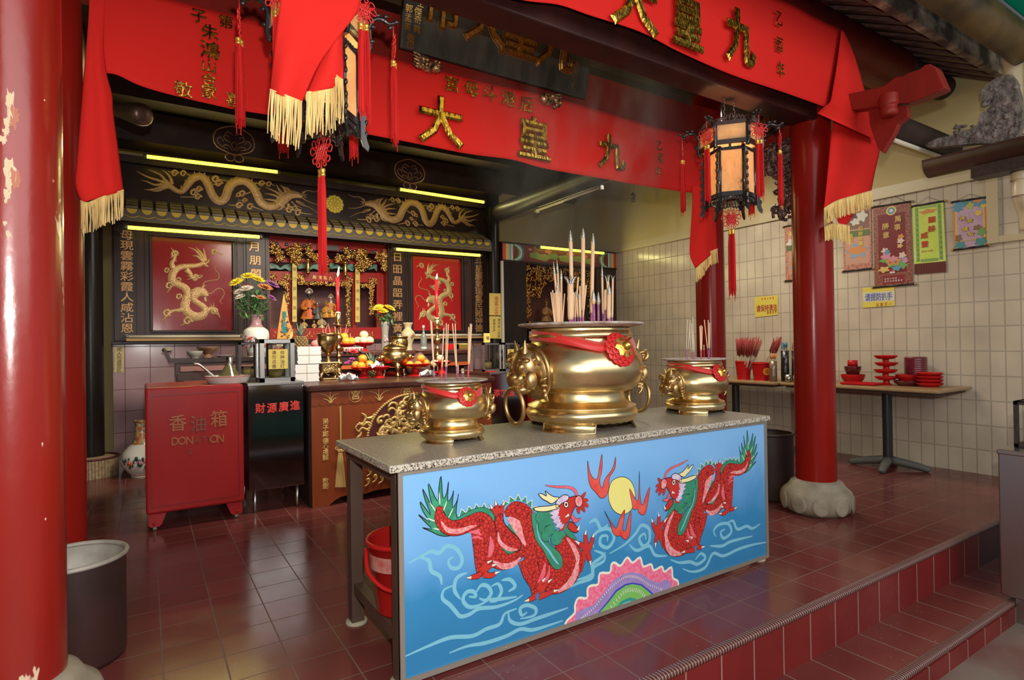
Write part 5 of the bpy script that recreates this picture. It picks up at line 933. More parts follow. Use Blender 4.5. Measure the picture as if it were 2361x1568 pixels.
for (a, b, za_, xa, xb, lb) in ((288, 560, 776, 0, 0, 'below the oxblood dragon panel'), (912, 1110, 769, 0, 0, 'below the scarlet dragon panel')):
    p, q = pY(a, za_-3, 7.66), pY(b, za_-1, 7.66); p.z = q.z = 1.487; tube_lamp(p, q, .016, 'unlit cream tube lamp lying '+lb, m_tubeOff, batt=False)
    p, q = pY(a+3, za_+12, 7.64), pY(b+14, za_+14, 7.64); p.z = q.z = 1.437
    tag(G().box((p.x, 7.60, 1.4355), (q.x, 7.68, 1.466), wood('pale_timber', (.46, .27, .10), (.36, .20, .08), .6, (1, 9, 9))).obj('timber_rail', bevel=.004), 'bare pale timber rail on the ledge '+lb, 'timber')
# side chapel front: painted lintel, dark doors, gilt arch, small seated figure
YS = 7.45
t = thing('painted_lintel', 'painted lintel with lotus flowers and striped ends over the side chapel', 'beam', (5.76, YS, 2.63)); g = G(); g.box((-1.16, 0, 0), (1.155, .14, .25), mat('lintel_maroon', (.13, .012, .012), .4), None).box((-1.18, -.012, -.03), (1.16, .14, 0), m_scr).box((-1.18, -.012, .25), (1.16, .14, .275), m_scr); g.obj('lintel_beam', t)
g = G(); M = frY(YS-.002); u = lambda x, z: (5.76+x, 2.63+z); gp = lambda n, c: mat(n, c, .5)
for s in (-1, 1):
    for x0, x1, c in ((1.10, 1.155, ('stripe_red', (.5, .05, .04))), (1.04, 1.10, ('stripe_yellow', (.62, .42, .10))), (1.00, 1.04, ('stripe_blue', (.15, .38, .45))), (.97, 1.0, ('stripe_white', (.6, .55, .45)))): g.flat([u(s*x0, 0), u(s*x1, 0), u(s*x1, .25), u(s*x0, .25)], .0005, gp(*c), M)
    for i, c in enumerate((('stripe_green', (.10, .36, .14)), ('stripe_white', (.6, .55, .45)), ('stripe_teal', (.03, .22, .24)))):
        for w in (1, -1): g.strip([u(s*(.96-.035*i), .125+w*.125), u(s*(.90-.035*i), .125+w*.10), u(s*(.86-.035*i), .125+w*.05), u(s*(.85-.035*i), .125)], .03, .001, gp(*c), M)
for x, z, r, n, c in ((-.55, .10, .12, 1, (.14, .20, .04)), (-.40, .08, .13, 2, (.20, .24, .05)), (-.20, .11, .12, 1, (.14, .20, .04)), (.05, .09, .14, 2, (.20, .24, .05)), (.30, .10, .12, 1, (.14, .20, .04)), (.55, .08, .12, 2, (.20, .24, .05)), (-.30, .18, .07, 3, (.45, .14, .06)), (.15, .17, .08, 3, (.45, .14, .06)), (.45, .15, .07, 3, (.45, .14, .06)), (-.65, .19, .035, 4, (.55, .22, .16))):
    g.flat([u(x+r*math.cos(2*math.pi*i/20)*(1+.12*math.cos(10*math.pi*i/20)), z+r*.42*math.sin(2*math.pi*i/20)*(1+.12*math.cos(10*math.pi*i/20))) for i in range(20)], .0015+.0002*n, gp('lotus_%s' % ('leaf', 'pale leaf', 'petal', 'bud')[n-1], c), M)
g.obj('painted_lotus', t, loc=t.location)
struct(G().box((4.60, YS, 0), (5.03, YS+.06, 2.60), m_black).box((6.46, YS, 0), (6.91, YS+.06, 2.60), m_dark), 'door_1', 'black side chapel door jamb boards', loc=(0, 0, 0))
tag(G().box((4.545, 7.40, 1.25), (4.585, 7.43, 2.60), mat('white_conduit', (.52, .48, .40), .5)).obj('conduit'), 'pale vertical conduit strip beside the black chapel door', 'conduit')
struct(G().box((5.03, 8.2, 0), (6.5, 8.25, 2.7), lacq('chapel_redbrown', (.13, .05, .035), (.10, .038, .03), .35, .05)), 'wall_chapel', loc=(0, 0, 0))
def carve(g, M, x0, y0, x1, y1, n, m, r=.010, seed=1, dep=.03, arch=None):
    """dense gilt scrollwork filling a box of the plane"""
    rr = random.Random(seed)
    for i in range(n):
        x, y = rr.uniform(x0, x1), rr.uniform(y0, y1)
        if arch and arch(x, y): continue
        a = rr.uniform(0, 6.28); l = rr.uniform(2, 4.5)*r; s = rr.choice((-1, 1)); z = rr.uniform(0, dep)
        q = [(x+l*math.cos(a+s*k*.9)*(1-k*.17), y+l*math.sin(a+s*k*.9)*(1-k*.17), z+dep*.2*math.sin(k)) for k in range(5)]
        g.tube(cr(q, 2), [r*.8]*4+[r]*3+[r*.5]*2, m, 5, M=M)
        if i % 3 == 0: g.ball((x, y, z), r*1.5, m, 7, 5, M)
    return g
m_gilt = gold('carved_gilt', (.66, .42, .14), .3); m_giltd = gold('tarnished_gilt', (.42, .22, .06), .34)
g = carve(G(), frY(7.55), 5.04, 1.6, 6.45, 2.58, 900, m_giltd, .013, 3, .03, lambda x, y: ((x-5.75)/.52)**2+((y-1.65)/.78)**2 < 1 or (y < 2.1 and abs(x-5.75) < .6))
tag(g.obj('gilt_arch'), 'carved gilt arch screening the side chapel opening', 'carving')
# ================================================================== shrine niche, altar tables, cabinets
m_shr = lacq('shrine_red', (.34, .020, .015), (.27, .017, .013), .38, .04, None, .2); m_shrd = mat('shrine_deep_red', (.11, .020, .018), .5); m_teal = mat('shrine_teal', (.035, .17, .12), .5); vary(m_teal, (.02, .12, .09), (.10, .24, .17), 22, 3)
m_sig = mat('notice_yellow', (.60, .46, .10), .6); m_ink = mat('ink_brown', (.10, .045, .03), .7); m_inkr = mat('ink_red', (.50, .05, .03), .6)
zB = ZM(5.228, 600, 530)
sh = thing('altar_shrine', 'red and gilt shrine recess holding seated deities in the middle of the screen', 'shrine', (2.11, YA, 1.44)); SO = sh.location
def so(g, n, par=None, **k): return g.obj(n, par or sh, loc=SO, **k)
so(G().box((1.33, 8.38, 1.44), (2.90, 8.42, 2.78), m_shrd).box((1.32, YA+.05, 1.44), (1.345, 8.4, 2.78), m_shr).box((2.885, YA+.05, 1.44), (2.91, 8.4, 2.78), m_shr).box((1.33, YA+.05, 2.74), (2.90, 8.4, 2.78), m_shr).box((1.33, YA+.05, 1.44), (2.90, 8.4, 1.46), m_shr), 'cabinet')
M1, M2, M3 = frY(YA+.10), frY(YA+.2), frY(YA+.3)
g = G()
def rq(M, q, z0, z1, m): p = px(zB(*q), M); g.prism(p, z0, z1, m, M)
rq(M1, ((100, 70), (1500, 205), (1500, 265), (100, 175)), 0, .03, m_shr); rq(M1, ((100, 175), (1500, 265), (1500, 300), (100, 215)), 0, .02, m_shr)
rq(M2, ((100, 330), (1500, 380), (1500, 420), (100, 390)), 0, .02, m_shr); rq(M2, ((100, 500), (1400, 520), (1400, 640), (100, 610)), 0, .02, m_shr)
rq(M1, ((100, 1190), (1500, 1175), (1500, 1320), (100, 1345)), 0, .04, m_shr)
for x in (345, 1105, 1395, 1440): rq(M2, ((x, 520), (x+42, 522), (x+42, 1200), (x, 1200)), 0, .03, m_shr)
so(g, 'red_beams')
g = G()
for x, y in [(200, 165), (318, 175), (530, 192), (975, 250), (1105, 262), (1275, 250), (1340, 270), (1385, 262)]: p = pY(*zB((x, y))[0], YA+.06); g.ball(p, .022, mat('bead_dark', (.03, .05, .06), .2), 8, 6, None, (1, .4, 1))
so(g, 'dark_bosses')
g = G()
for a, b in ((115, 360), (450, 720), (840, 1110), (1210, 1395)): p = px(cr(zB((a, 405), ((a+b)/2-40, 430), ((a+b)/2, 460), ((a+b)/2+40, 430), (b, 420), (b, 505), ((a+b)/2+60, 470), ((a+b)/2, 485), ((a+b)/2-60, 468), (a, 470)), 3, True), M2); g.prism(p, .021, .035, m_teal, M2)
so(g, 'teal_valance')
def cv(nm, x0, y0, x1, y1, n, M=M1, m=m_gilt, r=.009, sd=1, dep=.05):
    (a, b), (c, d) = px(zB((x0, y0), (x1, y1)), M); so(carve(G(), M @ Matrix.Translation((0, 0, .02)), min(a, c), min(b, d), max(a, c), max(b, d), n, m, r, sd, dep), nm)
for i, b in enumerate([(105, 170, 215, 300), (180, 260, 270, 380), (305, 200, 500, 320), (370, 300, 470, 420), (400, 170, 470, 250), (545, 190, 605, 330), (610, 300, 690, 370), (890, 310, 980, 390), (1000, 230, 1070, 360), (1090, 260, 1290, 360), (1160, 240, 1230, 300), (1150, 350, 1240, 490), (1250, 360, 1320, 440), (1360, 290, 1510, 400), (1450, 255, 1510, 330), (1440, 390, 1505, 490)]): cv('gilt_bracket', *b, 46, M1, m_gilt, .0085, i)
for i, b in enumerate([(270, 540, 355, 605), (440, 540, 500, 610), (1025, 570, 1105, 650), (1310, 590, 1395, 660), (110, 530, 170, 590)]): cv('gilt_spandrel', *b, 26, M2, m_gilt, .007, i+30, .02)
for i, b in enumerate([(160, 612, 330, 660), (280, 640, 335, 960), (450, 622, 1085, 680), (1030, 660, 1080, 1180), (1205, 655, 1360, 695), (1310, 690, 1360, 1030)]): cv('gilt_frame', *b, int(20+(abs(b[2]-b[0])*abs(b[3]-b[1]))/260), M2, m_gilt, .0062, i+50, .02)
for i, b in enumerate([(145, 1225, 205, 1290), (560, 1230, 635, 1295), (680, 1225, 760, 1290), (1040, 1225, 1115, 1290), (1290, 1225, 1365, 1290)]): cv('gilt_fret', *b, 24, M1, m_gilt, .005, i+70, .02)
g = G(); M = frY(YA+.19); rq_ = px(zB((725, 300), (840, 300), (840, 510), (718, 510)), M); carve(g, M, rq_[0][0], rq_[2][1], rq_[1][0], rq_[0][1], 60, m_giltd, .008, 91, .02, lambda x, y: abs(x-(rq_[0][0]+rq_[1][0])/2) < .035 and rq_[2][1]+.03 < y < rq_[0][1]-.04); p = px(zB((755, 350), (808, 350), (808, 480), (752, 480)), M); g.prism(p, 0, .015, m_shrd, M); so(g, 'spirit_tablet')
g = G(); M = frY(YA+.08); p = px(zB((680, 185), (930, 200), (930, 258), (680, 245)), M); g.prism(p, .02, .04, mat('tablet_dark', (.03, .035, .03), .5), M); so(g, 'dark_tablet')
for i, (a, b) in enumerate((((385, 405), (440, 1110)), ((1145, 450), (1200, 1112)))):
    g = G(); M = frY(YA+.08); p = px(zB(a, (b[0], a[1]), b, (a[0], b[1])), M); g.prism(p, 0, .006, m_sig, M)
    for k, c in enumerate('靈光普照萬家' if i == 0 else '慈雲廣佈眾生'): tx(g, M, c, 600+(a[0]+b[0])/2/5.228, 530+(a[1]+70+(b[1]-a[1]-120)*k/5)/5.228, 8, mat('ochre_ink', (.30, .16, .02), .6), .012, 1, .007)
    so(g, 'yellow_couplet')
g = G(); M = frY(YA+.178); [tx(g, M, c, 600+x/5.228, 530+y/5.228, 8, m_gpaint, .02) for c, x, y in (('殿', 655, 570), ('寶', 720, 576), ('聖', 785, 580), ('九', 850, 584))]; so(g, 'gilt_title')
# palace lamps hanging in the shrine
for i, (x, y) in enumerate(((575, 430), (1025, 460))): o = pY(*zB((x, y))[0], YA+.04); so(G().lathe(cr([(.0, .10), (.03, .09), (.035, .06), (.02, .055), (.028, .02), (.028, -.05), (.02, -.08), (.035, -.09), (.012, -.12), (0, -.14)], 2), m_gilt, 6, Matrix.Translation(o)), 'hanging_lamp')
def figure(name, label, x, ybase, ytop, Y, robe, trim, hat, seed, beard=None, face=(.30, .14, .08)):
    b, tp = pY(*zB((x, ybase))[0], Y), pY(*zB((x, ytop))[0], Y); h = tp.z-b.z; t = thing(name, label, 'statue', b); rr = random.Random(seed)
    ma = mat('robe_%d' % seed, robe, .55); vary(ma, robe, trim, 30, 3, None, .42, .58); mb = mat('robe_trim_%d' % seed, trim, .4, .5); mf = mat('statue_face_%d' % seed, face, .4); mh = mat('statue_hat_%d' % seed, hat, .35, .6)
    G().lathe(cr([(.0, 0), (.27*h, .0), (.25*h, .08*h), (.20*h, .18*h), (.155*h, .34*h), (.14*h, .50*h), (.10*h, .62*h), (.045*h, .66*h)], 3), ma, 20, Matrix.Scale(.72, 4, (0, 1, 0))).obj('robe', t)
    g = G()
    for s in (-1, 1): g.tube(cr([(s*.10*h, 0, .58*h), (s*.19*h, -.03*h, .46*h), (s*.20*h, -.10*h, .34*h), (s*.08*h, -.17*h, .33*h)], 3), [.05*h, .055*h, .06*h, .065*h, .07*h, .075*h, .075*h, .07*h, .06*h, .05*h], ma, 8); g.tube([(s*.09*h, -.165*h, .33*h), (s*.03*h, -.185*h, .345*h)], .022*h, mf, 7)
    g.obj('sleeves', t); g = G()
    g.ball((0, -.01*h, .74*h), .075*h, mf, 14, 10, None, (.9, .95, 1.15)); g.ball((0, -.085*h, .73*h), .016*h, mf, 8, 6); [g.ball((s*.028*h, -.074*h, .755*h), .010*h, m_ink, 6, 5) for s in (-1, 1)]; [g.ball((s*.07*h, 0, .74*h), .018*h, mf, 6, 5) for s in (-1, 1)]
    g.obj('head', t); g = G(); g.lathe([(.078*h, .79*h), (.085*h, .80*h), (.08*h, .86*h), (.05*h, .90*h), (0, .92*h)], mh, 14)
    for k in range(16): a = -math.pi*k/15; g.ball((.10*h*math.cos(a), .03*h*math.sin(a)-.03*h, (.84+.10*abs(math.sin(a)))*h), .022*h, mh, 7, 5); g.ball((.06*h*math.cos(a), -.06*h, (.84+.15*abs(math.sin(a)))*h), .014*h, mb, 6, 4)
    g.obj('headdress', t)
    if beard: G().prism(cr([(-.04*h, 0), (.04*h, 0), (.03*h, -.10*h), (0, -.16*h), (-.03*h, -.10*h)], 3, True), 0, .02*h, mat('beard_%d' % seed, beard, .7), fr((0, -.075*h, .70*h), (1, 0, 0), (0, -.15, 1))).obj('beard', t)
    g = G(); g.prism([(-.03*h, .02*h), (.03*h, .02*h), (.05*h, .30*h), (-.05*h, .30*h)], 0, .01*h, mb, fr((0, -.20*h, .02*h), (1, 0, 0), (0, .25, 1))); g.obj('sash', t)
    return t
figure('deity_statue', 'largest seated deity in orange robes and silver headdress inside the shrine', 590, 1080, 690, 8.05, (.55, .20, .02), (.45, .06, .02), (.55, .52, .46), 1, (.02, .015, .012), (.03, .02, .018))
figure('deity_statue', 'pale-haired deity in red and yellow robes beside the largest one in the shrine', 850, 1060, 770, 8.0, (.38, .05, .03), (.55, .28, .04), (.45, .40, .33), 2, (.55, .5, .42))
figure('deity_statue', 'small dark-faced attendant between the two robed deities', 690, 1080, 850, 7.97, (.05, .045, .05), (.10, .09, .09), (.30, .28, .26), 3)
figure('deity_statue', 'small yellow-robed attendant close beside the pale-haired deity', 795, 1060, 850, 7.95, (.50, .26, .03), (.40, .16, .02), (.40, .24, .05), 4)
for i, (x, y0, y1, lb) in enumerate(((530, 1210, 1060, 'small gilt guardian figure standing low at the pineapple side of the shrine'), (740, 1210, 1000, 'pale stone guardian figure standing low in the shrine'), (650, 1205, 1090, 'tiny gilt guardian figure low below the largest deity'))): figure('guardian_figurine', lb, x, y0, y1, 7.93, ((.35, .22, .08), (.26, .23, .18), (.36, .2, .06))[i], (.45, .28, .08), (.35, .25, .1), 5+i)
tag(G().box((5.25, 7.62, 0), (6.25, 8.15, pY(1260, 742, 7.9).z), m_dark).obj('chapel_altar', bevel=.01), 'dark altar block inside the side chapel', 'altar')
figure('guardian_figurine', 'dim robed figure seated in the side chapel below the gilt arch', 3450, 1110, 830, 7.9, (.38, .22, .06), (.3, .12, .03), (.25, .15, .05), 9)
# coral-like branching ornament and gold orbs behind the candle
t = thing('lotus_ornament', 'pink branching ornament spread around gilded orbs behind the first candle', 'ornament', (pY(773, 775, 6.9).x, 6.9, 1.2865)); g = G(); rr = random.Random(4)
for k in range(11): a = R(14+152*k/10); g.tube(cr([(0, 0, .02), (.10*math.cos(a), -.01, .02+.07*math.sin(a)), (.20*math.cos(a)+rr.uniform(-.02, .02), 0, .05+.20*math.sin(a)), (.23*math.cos(a)+rr.uniform(-.03, .03), 0, .10+.24*math.sin(a))], 3), [.014]*4+[.010]*4+[.006]*2, mat('coral_pink', (.42, .14, .10), .5), 6)
g.obj('branches', t); h = G()
for x, z in ((-.10, .03), (.09, .03), (0, .10), (-.03, .19)): h.ball((x, -.04, z), .045, m_goldbr, 14, 9)
h.obj('gilded_orbs', t)
# ---- front altar table with brown carved front
ZF, YF0 = 1.022, 4.955
m_brn = wood('brown_altar_front', (.26, .050, .010), (.21, .042, .009), .35, (6, 6, 1), .2); m_topd = lacq('altar_top_lacquer', (.05, .012, .010), (.07, .03, .022), .3, .06, None, .3)
at_ = thing('altar_table', 'front altar table with a carved brown front panel of gilt emblems', 'table', (2.035, 5.5, 0)); AO = at_.location
def ao(g, n, **k): return g.obj(n, at_, loc=AO, **k)
ao(G().box((1.14, YF0-.03, ZF-.055), (2.94, 6.08, ZF), m_topd), 'table_top', bevel=.012); ao(G().box((1.17, YF0+.02, ZF-.10), (2.91, 6.05, ZF-.05), m_scr).box((1.15, YF0+.03, .0), (1.17, 6.05, ZF-.05), m_scr).box((2.91, YF0+.03, 0), (2.93, 6.05, ZF-.05), m_scr), 'carcass')
MF = frY(YF0); g = G(); bot = [(1.165, ZF-.057), (1.165, .0), (1.30, .0), (1.345, .035), (1.40, .06), (1.47, .065), (1.54, .05), (1.62, .055), (1.70, .07), (2.035, .075)]
g.prism(bot+[(4.07-x, y) for x, y in bot[::-1]], -.02, 0, m_brn, MF)
vz = pY(745, 935, YF0).z
for i in range(28): x = 1.165+1.74*(i+.5)/28; g.prism([(x+.032*math.cos(R(180+a)), vz+.02+.02*math.sin(R(180+a))) for a in range(0, 181, 20)], 0, .004, m_brn, MF)
g.prism([(1.165, vz+.019), (2.905, vz+.019), (2.905, ZF-.057), (1.165, ZF-.057)], 0, .004, m_brn, MF); ao(g, 'front_panel')
zC = ZM(4.75, 700, 860); g = G(); MG = frY(YF0-.005); cp = lambda q, k=5: cr(px(zC(*q), MG), k)
mx = lambda p: [(4.07-x, y) for x, y in p]
def both(f): f(lambda p: p); f(mx)
def deco(T):
    for q in ([(292, 330), (285, 280), (240, 240), (168, 226)], [(292, 330), (290, 190)], [(295, 330), (310, 270), (345, 235), (388, 224)], [(285, 330), (265, 300), (215, 282)], [(305, 325), (325, 290), (360, 270)], [(825, 300), (815, 250), (780, 215), (714, 202)], [(825, 300), (822, 160)], [(830, 300), (850, 240), (885, 205), (935, 190)], [(820, 298), (800, 275), (780, 265)], [(838, 300), (855, 275), (872, 262)]): g.strip(T(cp(q)), [.010, .008, .003], .001, m_gpaint, MG, .003)
    g.strip(T(cp([(396, 362), (402, 560), (404, 740)])), .010, .001, m_gpaint, MG, .004); g.strip(T(cp([(408, 362), (410, 560), (410, 740)])), .008, .001, m_gpaint, MG, .004)
    for q in ([(405, 785), (370, 830), (440, 850), (375, 860)], [(400, 785), (440, 830), (370, 850), (430, 860)], [(370, 800), (345, 830), (380, 850)], [(435, 800), (462, 825), (430, 850)]): g.strip(T(cp(q)), .010, .002, m_gpaint, MG, .006)
    for a, b in ((368, 392), (378, 386)): pass
    for x0, x1 in ((385, 360), (395, 385), (402, 402), (408, 420), (418, 445)): g.strip(T(cp([(x0, 870), (x0*.5+x1*.5, 1050), (x1, 1250)])), [.012, .022, .028], .001, m_gpaint, MG, .008)
    for q in ([(630, 440), (665, 460), (680, 490), (665, 530), (640, 570)], [(775, 440), (755, 480), (720, 495), (690, 490)], [(560, 590), (600, 640), (640, 600), (700, 620), (740, 560), (690, 545), (650, 570), (600, 560), (565, 600)], [(600, 540), (625, 560), (650, 545)], [(630, 640), (620, 680), (580, 710)], [(700, 560), (730, 590), (700, 620)]): g.strip(T(cp(q)), [.010, .024, .026, .010], .002, m_gpaint, MG, .010)
    for k, (x, y, q) in enumerate(((720, 1080, 0), (780, 1150, 1), (850, 1160, 2), (700, 1190, 3))): g.strip(T(cp([(x-30, y+50), (x+10, y+20), (x+15, y-30), (x-10, y-20), (x, y+10)])), [.010, .022, .018, .006], .002, m_gpaint, MG, .008)
both(deco)
for c, x, y in (('宫', 569, 243), ('母', 1130, 213)):
    (cx_, cy_), = px(zC((x, y)), MG); r_ = .0585; g.strip([(cx_+r_*math.cos(2*math.pi*i/40), cy_+r_*math.sin(2*math.pi*i/40)) for i in range(41)], .004, .001, m_gpaint, MG, .003); g.text(c, cx_, cy_, .085, m_gpaint, MG, .014, .01, .001)
(cx_, cy_), = px(zC((1200, 870)), MG); cx_ = 2.035; r_ = .40
zc_ = .50
for i in range(120): a = 2*math.pi*i/120; g.ball((cx_+r_*math.cos(a), zc_+r_*math.sin(a), .004), .010, m_gpaint, 7, 5, MG, (1.5, 1, 1))
ao(g, 'gilt_emblems')
g = G(); g.prism([(cx_+r_*math.cos(2*math.pi*i/60), zc_+r_*math.sin(2*math.pi*i/60)) for i in range(60)], .0045, .006, mat('medallion_red', (.10, .018, .012), .4), MF)
carve(g, frY(YF0-.007), cx_-r_*.86, zc_-r_*.86, cx_+r_*.86, zc_+r_*.86, 230, m_gpaint, .014, 12, .01, lambda x, y: math.hypot(x-cx_, y-zc_) > r_*.86)
for sx in (1, -1):
    for q in ([(.0, .1), (.1, .16), (.12, .26), (.05, .3)], [(.06, -.05), (.16, 0), (.24, -.06), (.2, -.16)], [(.02, .02), (.14, .08), (.26, .12), (.30, .04)], [(.05, -.2), (.12, -.14), (.2, -.24)]): g.strip(cr([(cx_+sx*x, zc_+y) for x, y in q], 4), [.02, .05, .02], .012, m_gpaint, MF, .012)
ao(g, 'gilt_medallion')
g = G(); [tx(g, MG, c, 700+240/4.75, 860+y/4.75, 13, m_gpaint, .016, 1, .001) for c, y in (('弟', 530), ('子', 600), ('鄭', 670), ('德', 745), ('心', 805), ('虔', 865), ('誠', 925), ('敬', 1183), ('謝', 1240))]; ao(g, 'gilt_inscription')
# ---- second altar table behind, and the small side table with upturned ends
t = thing('high_altar_table', 'dark high altar table with an orange rail behind the carved front one', 'table', (2.4, 6.68, 0)); g = G(); g.box((-1.10, -.42, 1.235), (1.0, .42, 1.285), m_topd); g.obj('table_top', t, bevel=.01)
G().box((-1.08, -.40, 1.10), (.98, .40, 1.235), m_scr).obj('frieze', t); G().box((-1.06, -.42, 1.095), (.98, -.40, 1.135), mat('orange_rail', (.34, .07, .015), .4)).obj('orange_rail', t)
for x in (-1.02, .94):
    for y in (-.36, .36): G().box((x-.04, y-.04, 0), (x+.04, y+.04, 1.10), m_scr).obj('leg', t)
G().box((-1.0, -.30, .1), (.92, -.28, 1.1), m_shrd).obj('back_board', t)
t = thing('side_table', 'narrow dark side table with an upturned scroll end behind the donation box', 'table', (.66, 6.85, 0)); O_ = t.location
g = G(); p = cr([(-.44, 1.245), (-.46, 1.29), (-.485, 1.34), (-.505, 1.355), (-.50, 1.33), (-.47, 1.25), (-.45, 1.20)], 3); g.prism([(x, z) for x, z in [(.48, 1.245), (.48, 1.205), (-.43, 1.20)]+p[::-1]], -.16, .16, m_scr, frY(0)); g.ball((-.47, -.0, 1.335), .03, m_stone, 12, 8, None, (1.6, 5, .9)); g.obj('table_top', t)
G().box((-.40, -.14, 1.06), (.46, .14, 1.20), m_scr2).box((-.36, -.155, 1.115), (.45, -.14, 1.165), mat('worn_rose_rail', (.22, .09, .07), .45)).box((-.385, -.16, 1.02), (-.05, .14, 1.09), m_scr2).obj('frieze', t)
g = G()
for s in (-1, 1): g.strip(cr([(s*.02+.02, .98), (s*.10+.02, .97), (s*.16+.02, .90), (s*.12+.02, .86), (s*.08+.02, .89), (s*.12+.02, .92)], 4), .03, 0, m_scr, frY(-.15), .02)
g.obj('scroll_bracket', t)
for x in (-.36, .43):
    for y in (-.12, .12): G().box((x-.03, y-.025, 0), (x+.03, y+.025, 1.06), m_scr).obj('leg', t)
# ---- donation boxes and steel cabinets (a pair mirrored about the hall's axis)
m_box = lacq('red_steel_box', (.34, .016, .016), (.30, .015, .015), .28, .03, None, .3); m_edge = mat('darker_red_edge', (.14, .010, .010), .35); m_steel = mat('mirror_steel', (.50, .48, .47), .09, 1); m_steelb = mat('brushed_steel', (.42, .40, .38), .3, 1); m_caster = mat('grey_caster', (.35, .33, .30), .5); m_fade = mat('faded_gold_letter', (.34, .085, .018), .4)
def donation(x0, x1, label, front=True):
    t = thing('donation_box', label, 'donation box', ((x0+x1)/2, 5.0, 0)); w = (x1-x0)/2
    G().box((-w, 0, .13), (w, .78, 1.06), m_box).obj('body', t, bevel=.018, seg=3)
    g = G()
    for a, b in (((-w+.035, .185), (w-.035, .188)), ((-w+.035, 1.005), (w-.035, 1.008)), ((-w+.035, .188), (-w+.038, 1.005)), ((w-.038, .188), (w-.035, 1.005))): g.box((a[0], -.004, a[1]), (b[0], .002, b[1]), m_edge)
    g.obj('door_groove', t)
    for s in (-1, 1):
        for y in (.01, .70):
            f = G(); f.prism([(s*(w-.015), .13), (s*(w-.13), .13), (s*(w-.10), .05), (s*(w-.085), .035), (s*(w-.03), .035), (s*(w-.015), .05)], -.012-y-.02, -y, m_box, frY(0)); f.ball((s*(w-.05), y-.004, .06), .010, m_box, 8, 6); fo = f.obj('bracket_foot', t); G().lathe([(0, -.012), (.03, -.012), (.03, .012), (0, .012)], m_caster, 18, Matrix.Translation((s*(w-.055), y+.05, .03)) @ Matrix.Rotation(R(90), 4, 'Y')).obj('caster', fo)
    if front:
        g = G(); M = frY(-.0025); zD = ZM(2.951, 0, 700); MW = frY(4.9975)
        for c, x, y, h in (('香', 1210, 815, 36), ('油', 1350, 820, 36), ('箱', 1490, 785, 36)): tx(g, MW, c, x/2.951, 700+y/2.951, h, m_fade if c != '油' else mat('ghost_letter', (.20, .035, .014), .35), .016, .9)
        for c, x in zip('DONATION', (1190, 1238, 1290, 1342, 1390, 1425, 1455, 1500)): tx(g, MW, c, x/2.951, 700+(935-(x-1190)*.06)/2.951, 24 if c not in 'ATI' else 20, m_fade if c not in 'ATI' else MT['ghost_letter'], .018, .82)
        tx(g, MW, 'S', 1297/2.951, 700+1005/2.951, 16, MT['ghost_letter'], .01)
        g.obj('faded_lettering', t, loc=t.location)
    return t
def cabinet(x0, x1, label, txt, xs, ys, h, drop=0):
    t = thing('steel_cabinet', label, 'cabinet', ((x0+x1)/2, 5.05, 0)); w = (x1-x0)/2
    G().box((-w, 0, .19), (w, .70, 1.045), m_steel).obj('body', t, bevel=.004); G().box((-w-.005, -.008, 1.035), (w+.005, .71, 1.06), m_steelb).obj('top', t, bevel=.004)
    for x in (-w+.05, w-.05):
        for y in (.05, .64): G().lathe([(0, 0), (.012, 0), (.014, .02), (.017, .03), (.017, .19), (0, .19)], m_steelb, 14, Matrix.Translation((x, y, 0))).obj('leg', t)
    g = G(); M = frY(5.047)
    for i, c in enumerate(txt): tx(g, M, c, xs[i], ys[i], h, mat('red_vinyl_letter', (.62, .03, .02), .5), .03, .95)
    g.obj('red_lettering', t, loc=t.location); return t
donation(-.005, .655, 'red steel donation box with faded gold lettering on casters'); donation(3.42, 4.08, 'red steel box half hidden behind the large censer and dark cabinet', False)
cabinet(.695, 1.125, 'mirror steel cabinet with red lettering beside the donation box', '財源廣進', (600, 627, 654, 680), (942, 941, 938, 935), 21)
cabinet(2.955, 3.385, 'mirror steel cabinet with red lettering behind the large censer', '添丁進財', (1145, 1160, 1177, 1194), (907, 907, 906, 905), 16)
# ================================================================== things on the altar tables
m_red = lacq('red_plastic_dish', (.50, .012, .012), (.44, .012, .012), .22, .01, None, .3); m_org = mat('orange_peel', (.80, .25, .012), .45); bump(m_org, noise(m_org, 260, 2).outputs[0], .3, .003); m_orgd = mat('amber_peel', (.72, .30, .02), .45); m_pear = mat('pale_fruit_skin', (.66, .52, .33), .5); vary(m_pear, (.70, .58, .38), (.55, .40, .24), 14, 3); m_peach = mat('pink_bun', (.62, .22, .20), .6)
m_paper = mat('white_paper', (.56, .55, .53), .8); m_glass = mat('clear_glass', (.9, .95, .93), .04, Transmission_Weight=1, IOR=1.15); m_stemg = mat('leaf_green', (.045, .12, .035), .5); vary(m_stemg, (.03, .09, .025), (.09, .19, .06), 25, 3)
m_porc = mat('white_porcelain', (.66, .64, .58), .15, coat=.4); m_blackp = mat('motif_black', (.05, .05, .04), .4); m_mauve = mat('motif_mauve', (.32, .20, .24), .4)
W_ = lambda x, y, z: pZ(x, y, z)
ZH = 1.2852
def dish(loc, r, h, label, group=None, foot=True):
    t = thing('offering_dish', label, 'dish', loc, group=group)
    G().lathe(cr([(0, h-.006), (r*.7, h-.008), (r*.96, h+.012), (r, h+.016), (r*1.0, h+.008), (r*.7, h-.018), (r*.3, h-.022)], 3), m_red, 32).obj('plate', t)
    if foot: G().lathe(cr([(r*.3, h-.02), (r*.26, h*.55), (r*.32, h*.25), (r*.52, .006), (r*.52, 0), (0, 0)], 3), m_red, 28).obj('pedestal', t)
    else: G().lathe([(r*.6, h-.012), (r*.55, 0), (0, 0)], m_red, 28).obj('foot_rim', t)
    return t
fr0 = {}
